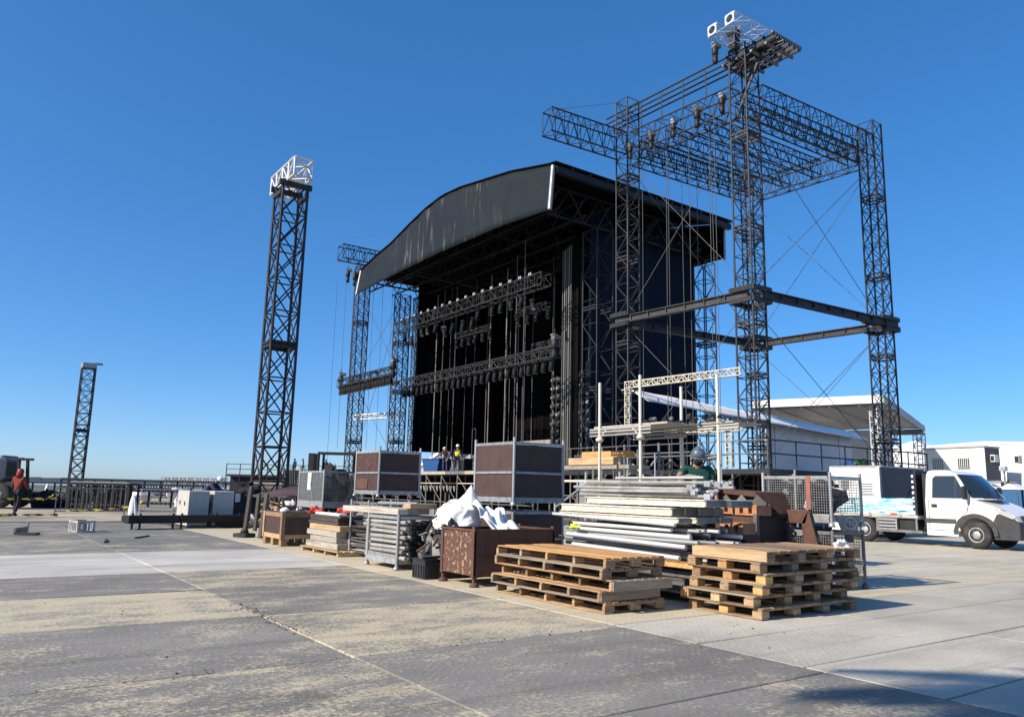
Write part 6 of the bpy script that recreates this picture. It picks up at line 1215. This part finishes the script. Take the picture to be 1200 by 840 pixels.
# dark forklift behind the grey stillage
fk = thing('forklift', 'black forklift with an overhead guard behind the grey mesh stillage', 'forklift', (15.3, 35.8, 0), R(-35))
part('chassis', MB().box(-1.3, 0.9, -0.6, 0.6, 0.35, 1.4), 'black', fk, bevel=0.08); part('counterweight', MB().box(-1.7, -1.31, -0.55, 0.55, 0.5, 1.6), 'plastic_black', fk, bevel=0.1)
part('overhead_guard', MB().box(-1.0, 0.8, -0.58, 0.58, 2.92, 3.02), 'black', fk)
for x_, y_ in ((-0.95, -0.52), (-0.95, 0.52), (0.75, -0.52), (0.75, 0.52)): part('guard_post', MB().bar((x_, y_, 1.3), (x_, y_, 2.92), 0.09, 0.09), 'black', fk)
part('mast', MB().box(-1.45, -1.2, -0.5, 0.5, 1.0, 2.95), 'plastic_black', fk); part('seat', MB().box(-0.6, -0.1, -0.25, 0.25, 1.4, 2.0), 'rubber', fk, bevel=0.05); part('steering_wheel', MB().lathe([(0.2, 0), (0.22, 0.03), (0.2, 0.05)], 12, Matrix.Translation((0.3, 0, 1.9))), 'black', fk); part('lamp', MB().bx((0.85, 0.4, 1.7), (0.1, 0.15, 0.15)), 'lamp_lens', fk); part('boom', MB().bar((0.8, 0, 1.5), (2.2, 0, 2.3), 0.3, 0.3), 'black', fk)
for x_ in (-0.9, 0.6):
    for y_ in (-0.6, 0.6): part('wheel', MB().lathe([(0.12, -0.12), (0.36, -0.13), (0.38, 0), (0.36, 0.13), (0.12, 0.12)], 16, Matrix.Translation((x_, y_, 0.38)), 'y'), 'rubber', fk)
e = thing('parts_crate', 'dark crate of parts left of the black forklift', 'crate', (14.0, 36.9, 0), R(-35)); part('crate', MB().box(-1.0, 0.6, -0.5, 0.5, 0, 2.1), 'black', e, bevel=0.04)
for k in range(14): part('rod', MB().tube((-0.9+k*0.11, -0.52, 1.4), (-0.9+k*0.11+r_.uniform(-.1, .1), -0.5, 2.1+r_.uniform(0, .3)), 0.02, 5), 'grey_steel', e)
# left platform with rails and stacked steel
pf = thing('raised_platform', 'far raised platform with guard rails where three people stand', 'platform', (22.5, 81.5, 0), math.atan2(-10, 13.5)); 
part('slab', MB().box(0, 17, 0, 3, 2.2, 2.42), 'dark_steel', pf)
for k in range(13): rod('post', (k*1.4, 0.05, 0), (k*1.4, 0.05, 3.5), 0.05, 'dark_steel', pf)
for z_ in (2.95, 3.45): rod('guard_rail', (0, 0.05, z_), (17, 0.05, z_), 0.035, 'rope', pf)
part('skirt', MB().box(0.1, 16.9, 1, 1.05, 0, 2.2), 'black', pf)
ss = thing('steel_stack', 'layered stack of pale and dark steel sections under the far platform', 'steel stack', (14.0, 44.5, 0), math.atan2(-1.9, 2.6))
for k in range(12): part('section', MB().box(-0.4+r_.uniform(-.2, .2), 4.4+r_.uniform(-.3, .3), 0, 1.0, 0.25+k*0.12, 0.35+k*0.12), ['wood_grey', 'dark_steel', 'wood_dark', 'grey_steel', 'rust_plain'][k % 5], ss)
for k in range(4): part('bearer', MB().box(0.2+k*1.1, 0.4+k*1.1, 0.02, 0.98, 0, 0.245), 'dark_steel', ss)
# white tent behind the stage on the left
bt_ = thing('sloped_tent', 'dark tent with a white sloping roof edge behind the left of the stage', 'tent', (36.5, 63.0, 0))
part('gable', MB().prism([(5.0, 2.5), (-6.5, 2.5), (-6.5, 6.6), (5.0, 2.9)], 0, 0.1, 'x'), 'tent_grey', bt_)
part('roof_edge', MB().bar((-0.08, 5.2, 2.85), (-0.08, -6.5, 6.65), 0.16, 0.22), 'tent_white', bt_); part('wall', MB().box(0.11, 6, -6.5, 5, 0, 2.6), 'tent_grey', bt_); part('eave_beam', MB().box(0, 0.3, -17, -6.51, 4.95, 5.3), 'wood_grey', bt_)
for k in range(3): rod('post', (-0.2, 2-k*4, 0), (-0.2, 2-k*4, 3.5), 0.05, 'galv', bt_)
# extras on deck
for k, (x_, y_, lab) in enumerate(((26.8, 45.6, 'black flight case on the deck left of the workers'), (27.2, 43.2, 'black flight case on the deck between the workers'), (27.2, 39.9, 'dark round equipment lump on the deck right of the worker in yellow'))):
    e = thing('flight_case', lab, 'case', (x_, y_, ZD)); part('body', MB().bx((0, 0, 0.42), (0.7, 0.7, 0.84)), 'black_cloth', e, bevel=0.03); part('lid', MB().bx((0, 0, 0.87), (0.72, 0.72, 0.06)), 'trim', e)
    for sx in (-.28, .28):
        for sy in (-.28, .28): part('corner_cap', MB().bx((sx*1.2, sy*1.2, 0.84), (0.06, 0.06, 0.1)), 'galv', e)
e = thing('blue_bin', 'large dark blue bin on the stage deck left of the workers', 'bin', (26.6, 45.9, ZD)); part('bin', MB().prism([(-0.9, 0.05), (0.9, 0.05), (1.15, 0.85), (-1.15, 0.85)], -0.5, 0.5, 'x'), 'blue_tarp', e); part('rim', MB().box(-.55, .55, -1.2, 1.2, 0.85, 0.92), 'blue_tarp', e)
cbx = MB()
for k in range(16):
    e = thing('cable_loop', 'pale cable loop hanging under the stage deck edge', 'cable', (25.3, 47.6-k*0.42, 1.6), 0, 'cable loops under the deck'); part('loop', MB().tube((0, 0, 0), (0.02, 0.1, -0.35), 0.03, 5).tube((0.02, 0.1, -0.35), (0, 0.2, 0), 0.03, 5), 'pipe', e)
# ================================================================== PEOPLE
SK = []
def skin_obj(name, chains, m, parent, sub=2, root=None):
    vs, es, rs, idx = [], [], [], {}
    for ch in chains:
        prev = None
        for (key, p, r0) in ch:
            if key not in idx: idx[key] = len(vs); vs.append(tuple(p)); rs.append(r0)
            if prev is not None: es.append((prev, idx[key]))
            prev = idx[key]
    me = bpy.data.meshes.new(name); me.from_pydata(vs, es, []); o = obj(name, me, parent)
    o.modifiers.new('skin', 'SKIN'); 
    if not me.skin_vertices: me.attributes  # layer is made with the modifier
    o['_radii'] = [float(x if not isinstance(x, tuple) else x[0]) for x in rs]
    sd = o.modifiers.new('sub', 'SUBSURF'); sd.levels = sub; sd.render_levels = sub
    SK.append((o, rs, idx.get(root, 0), m)); return o
def person(label, loc, rz, J=None, shirt='grey_cloth', trousers='denim', skin='skin', helmet=None, vest=None, sleeves=True, beard=False, hair=True, group=None, scale=1.0, hood=False):
    j = dict(pelvis=(0, 0, .95), waist=(0, 0, 1.08), chest=(0, .01, 1.30), neck=(0, .0, 1.47), head=(0, .02, 1.60), top=(0, .01, 1.69),
             sl=(-.19, 0, 1.41), el=(-.25, -.02, 1.13), wl=(-.24, .10, .90), hl=(-.24, .14, .82), sr=(.19, 0, 1.41), er=(.25, -.02, 1.13), wr=(.24, .10, .90), hr=(.24, .14, .82),
             pl=(-.10, 0, .90), kl=(-.11, .03, .50), al=(-.12, -.02, .09), tl=(-.13, .14, .035), pr=(.10, 0, .90), kr=(.11, .03, .50), ar=(.12, -.02, .09), tr=(.13, .14, .035))
    if J: j.update(J)
    V = {k: Vector(v) for k, v in j.items()}
    e = thing('person', label, 'person', loc, rz, group); e.scale = (scale,)*3
    K = lambda n, r0: (n, V[n], r0)
    body = skin_obj('body', [[K('pelvis', .12), K('waist', .115), K('chest', .135), K('neck', .055), K('head', .095), K('top', .075)], [K('chest', .13), K('sl', .065), K('el', .042), K('wl', .030), K('hl', .034)], [K('chest', .13), K('sr', .065), K('er', .042), K('wr', .030), K('hr', .034)],
                             [K('pelvis', .12), K('pl', .085), K('kl', .058), K('al', .040), K('tl', .036)], [K('pelvis', .12), K('pr', .085), K('kr', .058), K('ar', .040), K('tr', .036)]], skin, e, 2, 'pelvis')
    # fingers joined into the body mesh later
    body['_f'] = 1; FING.append((body, V, skin))
    skin_obj('shirt', [[('a', V['pelvis']+Vector((0, 0, .0)), .145), K('waist', .14), K('chest', .16), ('n', V['neck']-Vector((0, 0, .03)), .075)], [K('chest', .16), K('sl', .085), ('e', V['sl'].lerp(V['el'], .62 if not sleeves else .98), .07)]+([] if not sleeves else [('w', V['wl']-(V['wl']-V['el'])*.08, .045)]), [K('chest', .16), K('sr', .085), ('e2', V['sr'].lerp(V['er'], .62 if not sleeves else .98), .07)]+([] if not sleeves else [('w2', V['wr']-(V['wr']-V['er'])*.08, .045)])], shirt, e, 2, 'a')
    skin_obj('trousers', [[('b', V['pelvis']-Vector((0, 0, .02)), .135), K('pl', .10), K('kl', .075), ('c', V['kl'].lerp(V['al'], .9), .06)], [('b', V['pelvis']-Vector((0, 0, .02)), .135), K('pr', .10), K('kr', .075), ('d', V['kr'].lerp(V['ar'], .9), .06)]], trousers, e, 2, 'b')
    for a, t_ in (('al', 'tl'), ('ar', 'tr')): skin_obj('boot', [[('u', V[a]+Vector((0, 0, .06)), .058), ('v', V[a]-Vector((0, 0, .02)), .058), ('x', V[t_], .045)]], 'black_cloth', e, 2, 'u')
    if vest: skin_obj('vest', [[('a', V['pelvis']+Vector((0, 0, .02)), .155), K('waist', .155), K('chest', .178), ('n', V['neck']-Vector((0, 0, .06)), .095)], [K('chest', .178), ('s', V['sl']*.92+V['chest']*.08, .09)], [K('chest', .178), ('s2', V['sr']*.92+V['chest']*.08, .09)]], vest, e, 2, 'a')
    hd, tp = V['head'], V['top']; up_ = (tp-V['neck']).normalized(); q = Vector((0, 0, 1)).rotation_difference(up_).to_matrix().to_4x4(); T_ = Matrix.Translation(hd) @ q
    f = MB()
    f.lathe([(0.005, .018), (0.014, .0), (0.018, -.028), (.006, -.034)], 7, T_ @ Matrix.Translation((0, .098, .0)))
    for s_ in (-1, 1):
        f.lathe([(.006, -.03), (.02, -.015), (.022, .015), (.008, .03)], 7, T_ @ Matrix.Translation((s_*.095, -.005, 0)))
    part('face', f, skin, e); ey = MB()
    for s_ in (-1, 1): ey.bx((s_*.035, .094, .018), (.028, .012, .012), T_)
    ey.bx((0, .092, -.055), (.05, .01, .010), T_); part('features', ey, 'hair', e)
    if beard: part('beard', MB().lathe([(.03, -.12), (.066, -.092), (.084, -.058), (.080, -.045)], 14, T_ @ Matrix.Translation((0, .018, 0))), 'hair', e)
    if helmet:
        h = part('helmet', MB().lathe([(.118, .02), (.120, .06), (.108, .11), (.075, .150), (.03, .165), (.004, .168)], 18, T_), helmet, e); part('brim', MB().lathe([(.10, .018), (.135, .018), (.135, .028), (.118, .034)], 18, T_ @ Matrix.Translation((0, .025, 0))), helmet, h); part('ridge', MB().bx((0, 0, .16), (.03, .16, .025), T_), helmet, h)
    elif hair: part('hair', MB().lathe([(.103, .0), (.108, .05), (.09, .1), (.05, .125), (.004, .13)], 14, T_ @ Matrix.Translation((0, -.012, 0))), 'hair', e)
    if hood: part('hood', MB().lathe([(.13, -.16), (.125, -.05), (.118, .03)], 14, T_ @ Matrix.Translation((0, -.02, 0))), hood, e)
    return e
FING = []
# man in red helmet walking at the far left
person('person in a red helmet and red shirt walking behind the tape', (2.0, 34.6, 0), R(-40), dict(kl=(-.12, .16, .52), al=(-.12, .10, .12), tl=(-.12, .25, .05), kr=(.11, -.02, .5), ar=(.12, -.20, .11), tr=(.12, -.06, .035), el=(-.27, .06, 1.14), wl=(-.20, .26, 1.05), hl=(-.17, .33, 1.06), er=(.27, .04, 1.13), wr=(.2, .24, 1.02), hr=(.17, .31, 1.03)), 'red_cloth', 'black_cloth', 'skin_dark', 'helmet_red', hood='red_cloth')
# welder
person('person in a white helmet and navy jacket crouching behind the concrete blocks', (7.45, 28.95, 0.56), R(-125), dict(pelvis=(0, -.18, .42), waist=(0, -.10, .54), chest=(0, .10, .72), neck=(0, .24, .84), head=(0, .33, .92), top=(0, .37, 1.0), sl=(-.19, .12, .80), el=(-.26, .30, .60), wl=(-.14, .48, .58), hl=(-.10, .55, .57), sr=(.19, .12, .80), er=(.26, .3, .6), wr=(.14, .48, .56), hr=(.1, .55, .55), pl=(-.10, -.15, .40), kl=(-.18, .26, .46), al=(-.16, .02, .09), tl=(-.17, .17, .035), pr=(.10, -.15, .40), kr=(.18, .26, .46), ar=(.16, .02, .09), tr=(.17, .17, .035)), 'navy_cloth', 'denim', 'skin_dark', 'helmet_white')
solo('low_bench', MB().bx((0, 0, 0.27), (1.2, 1.2, 0.54)), 'dark_steel', 'low dark stand under the crouching welder', 'stand', (7.4, 28.9, 0.0), R(20))
e = thing('welding_set', 'dark generator and machine lumps beside the crouching welder', 'machine', (8.6, 28.6, 0)); part('case', MB().bx((0, 0, 0.6), (1.1, 0.6, 1.0)), 'black', e, bevel=0.06); part('lump', blob(0.36, 0.36, 0.3, 61), 'black_cloth', e, loc=(0.2, -.2, 1.1)); part('panel', MB().bx((-0.3, -0.31, 0.9), (0.16, 0.02, 0.3)), 'sheet', e)
for x_ in (-.4, .4): part('foot', MB().bx((x_, 0, .05), (.1, .5, .1)), 'dark_steel', e)
# stage workers
person('person in a yellow vest and white helmet standing on the stage deck', (26.2, 42.6, ZD), R(150), dict(kl=(-.16, .05, .5), al=(-.2, -.05, .09), tl=(-.22, .1, .035), kr=(.14, .1, .5), ar=(.18, .08, .09), tr=(.2, .23, .035)), 'black_cloth', 'black_cloth', 'skin', 'helmet_white', vest='hivis')
person('person in dark clothes and white helmet bending on the stage deck', (26.3, 44.3, ZD), R(-20), dict(chest=(0, .16, 1.26), neck=(0, .26, 1.40), head=(0, .33, 1.50), top=(0, .36, 1.58), sl=(-.19, .16, 1.34), sr=(.19, .16, 1.34), el=(-.25, .26, 1.1), er=(.25, .26, 1.1), wl=(-.2, .42, .98), wr=(.2, .42, .98), hl=(-.18, .49, .94), hr=(.18, .49, .94)), 'black_cloth', 'denim', 'skin', 'helmet_white')
person('person in a blue shirt leaning over between two stage workers', (26.5, 43.6, ZD), R(70), dict(chest=(0, .24, 1.2), neck=(0, .38, 1.30), head=(0, .47, 1.37), top=(0, .52, 1.44), sl=(-.19, .24, 1.26), sr=(.19, .24, 1.26), el=(-.25, .3, 1.0), er=(.25, .3, 1.0), wl=(-.2, .42, .8), wr=(.2, .42, .8), hl=(-.18, .46, .73), hr=(.18, .46, .73)), 'denim', 'grey_cloth', 'skin', None)
person('person crouching low on the stage deck right of the worker in yellow', (26.9, 40.8, ZD), R(40), dict(pelvis=(0, -.18, .42), waist=(0, -.10, .54), chest=(0, .06, .74), neck=(0, .14, .88), head=(0, .2, .98), top=(0, .22, 1.06), sl=(-.19, .07, .84), el=(-.26, .2, .62), wl=(-.14, .38, .58), hl=(-.10, .45, .57), sr=(.19, .07, .84), er=(.26, .2, .62), wr=(.14, .38, .56), hr=(.1, .45, .55), pl=(-.10, -.15, .40), kl=(-.18, .26, .46), al=(-.16, .02, .09), tl=(-.17, .17, .035), pr=(.10, -.15, .40), kr=(.18, .26, .46), ar=(.16, .02, .09), tr=(.17, .17, .035)), 'black_cloth', 'black_cloth', 'skin', None)
# far platform people
person('person in a teal shirt on the far raised platform, left one', (28.3, 77.9, 2.42), R(30), None, 'teal_cloth', 'black_cloth', 'skin_dark'); person('person in a teal and white shirt on the far platform, second from left', (29.0, 77.4, 2.42), R(60), None, 'teal_cloth', 'grey_cloth', 'skin_dark', vest='tent_white'); person('person in dark clothes on the far raised platform, right one', (31.0, 76.2, 2.42), R(-60), None, 'black_cloth', 'black_cloth', 'skin_dark')
# man in green shirt behind the pile
person('person in a green shirt and dark helmet handling the scaffold ledgers', (9.75, 8.48, 0.36), R(145), dict(chest=(0, .06, 1.30), neck=(0, .10, 1.47), head=(0, .15, 1.585), top=(0, .17, 1.67), sl=(-.21, .06, 1.40), sr=(.21, .06, 1.40), el=(-.30, .05, 1.12), wl=(-.30, .10, .88), hl=(-.30, .12, .80), er=(.36, .28, 1.26), wr=(.34, .50, 1.16), hr=(.33, .57, 1.13)), 'green_cloth', 'black_cloth', 'skin', 'helmet_grey', sleeves=False, beard=True, scale=1.0)
# evaluate all the skinned meshes once
for o, rs, ri, m_ in SK:
    me = o.data
    sv = me.skin_vertices[0].data if len(me.skin_vertices) else None
    if sv:
        for i, r0 in enumerate(rs): sv[i].radius = (r0, r0*0.9); sv[i].use_root = (i == ri)
bpy.context.view_layer.update(); dg = bpy.context.evaluated_depsgraph_get()
new = [(o, bpy.data.meshes.new_from_object(o.evaluated_get(dg)), m_) for o, rs, ri, m_ in SK]
for o, me, m_ in new:
    o.modifiers.clear(); o.data = me; me.materials.clear(); me.materials.append(M[m_]); me.name = o.name
    for p in me.polygons: p.use_smooth = True
    if '_radii' in o: del o['_radii']
for body, V, skin in FING:
    if '_f' in body: del body['_f']
    b2 = MB()
    for w_, h_, e_, s_ in (('wl', 'hl', 'el', 1), ('wr', 'hr', 'er', -1)):
        d = (V[h_]-V[w_]).normalized(); fw_ = Vector((0, 1, 0)); 
        side = d.cross(fw_); side = side.normalized() if side.length > .2 else Vector((1, 0, 0)); nrm = side.cross(d)
        for k, ln in enumerate((.072, .082, .078, .06)):
            p = V[h_]+side*(k-1.5)*.019+d*.02; q = p+d*ln*.55+nrm*.012; t_ = q+d*ln*.4+nrm*.03; b2.tube(p, q, .0095, 6, .0085).tube(q, t_, .0085, 6, .006)
        p = V[h_]-d*.025+side*.028; q = p+side*.026+d*.03; b2.tube(p, q, .011, 6, .009).tube(q, q+d*.03+nrm*.008, .009, 6, .007)
    bm = bmesh.new(); bm.from_mesh(body.data); tmp = b2.mesh('fingers', skin); bm.from_mesh(tmp); bm.to_mesh(body.data); bm.free(); bpy.data.meshes.remove(tmp)
# loose grit along the panel joints
gt = MB(); r_ = random.Random(2)
for k in range(260):
    if k < 110: x_, y_ = 2.8+r_.gauss(0, .06), r_.uniform(7.2, 9.4)
    elif k < 150: x_, y_ = r_.uniform(-1, 5.8), 6.05+r_.gauss(0, .05)
    else: x_, y_ = r_.uniform(-3, 8), r_.uniform(4.5, 14)
    s_ = r_.uniform(.004, .014); gt.bx((0, 0, 0), (s_, s_*r_.uniform(.6, 1.4), s_*.6), Matrix.Translation((x_, y_, s_*.2)) @ Matrix.Rotation(r_.uniform(0, 6), 4, 'Z'))
o = obj('grit', gt.mesh('grit', 'joint_dirt'), kind='stuff'); tag(o, 'small dark grit scattered along the joints of the floor panels', 'grit')
# ================================================================== PALM behind the photographer (its fronds cast the shade at the lower right)
pt = thing('palm_tree', 'palm tree whose frond shadows fall on the floor at the lower right', 'tree', (-2.6, 2.35, 0))
tk_ = MB(); 
for k in range(10): tk_.tube((0.04*k, 0, k*0.62), (0.04*(k+1), 0, (k+1)*0.62), 0.17-0.007*k, 10, 0.165-0.007*k)
part('trunk', tk_, 'trunk', pt)
rr = random.Random(4)
for k in range(22):
    a = 2*math.pi*k/22+rr.uniform(-.15, .15); L_ = rr.uniform(1.6, 2.2); up0 = rr.uniform(.1, .9); b2 = MB(); prev = None; base = Vector((0.4, 0, 6.2)); pts = []
    for q in range(11): s_ = q/10; pts.append(base+Vector((math.cos(a)*L_*s_, math.sin(a)*L_*s_, up0*s_-1.5*s_*s_)))
    for q in range(10):
        b2.tube(pts[q], pts[q+1], 0.02*(1-q/12), 5); d = (pts[q+1]-pts[q]).normalized(); sd_ = d.cross(Vector((0, 0, 1))).normalized()
        for h_ in (0, .33, .66):
            c = pts[q].lerp(pts[q+1], h_)
            for s_ in (-1, 1): ln = 0.55*math.sin(0.35+2.5*(q+h_)/10); tip = c+sd_*s_*ln+d*ln*.5-Vector((0, 0, .25*ln)); b2.add([tuple(c-d*.055), tuple(c+d*.055), tuple(tip)], [(0, 1, 2)])
    part('frond', b2, 'leaf', pt)
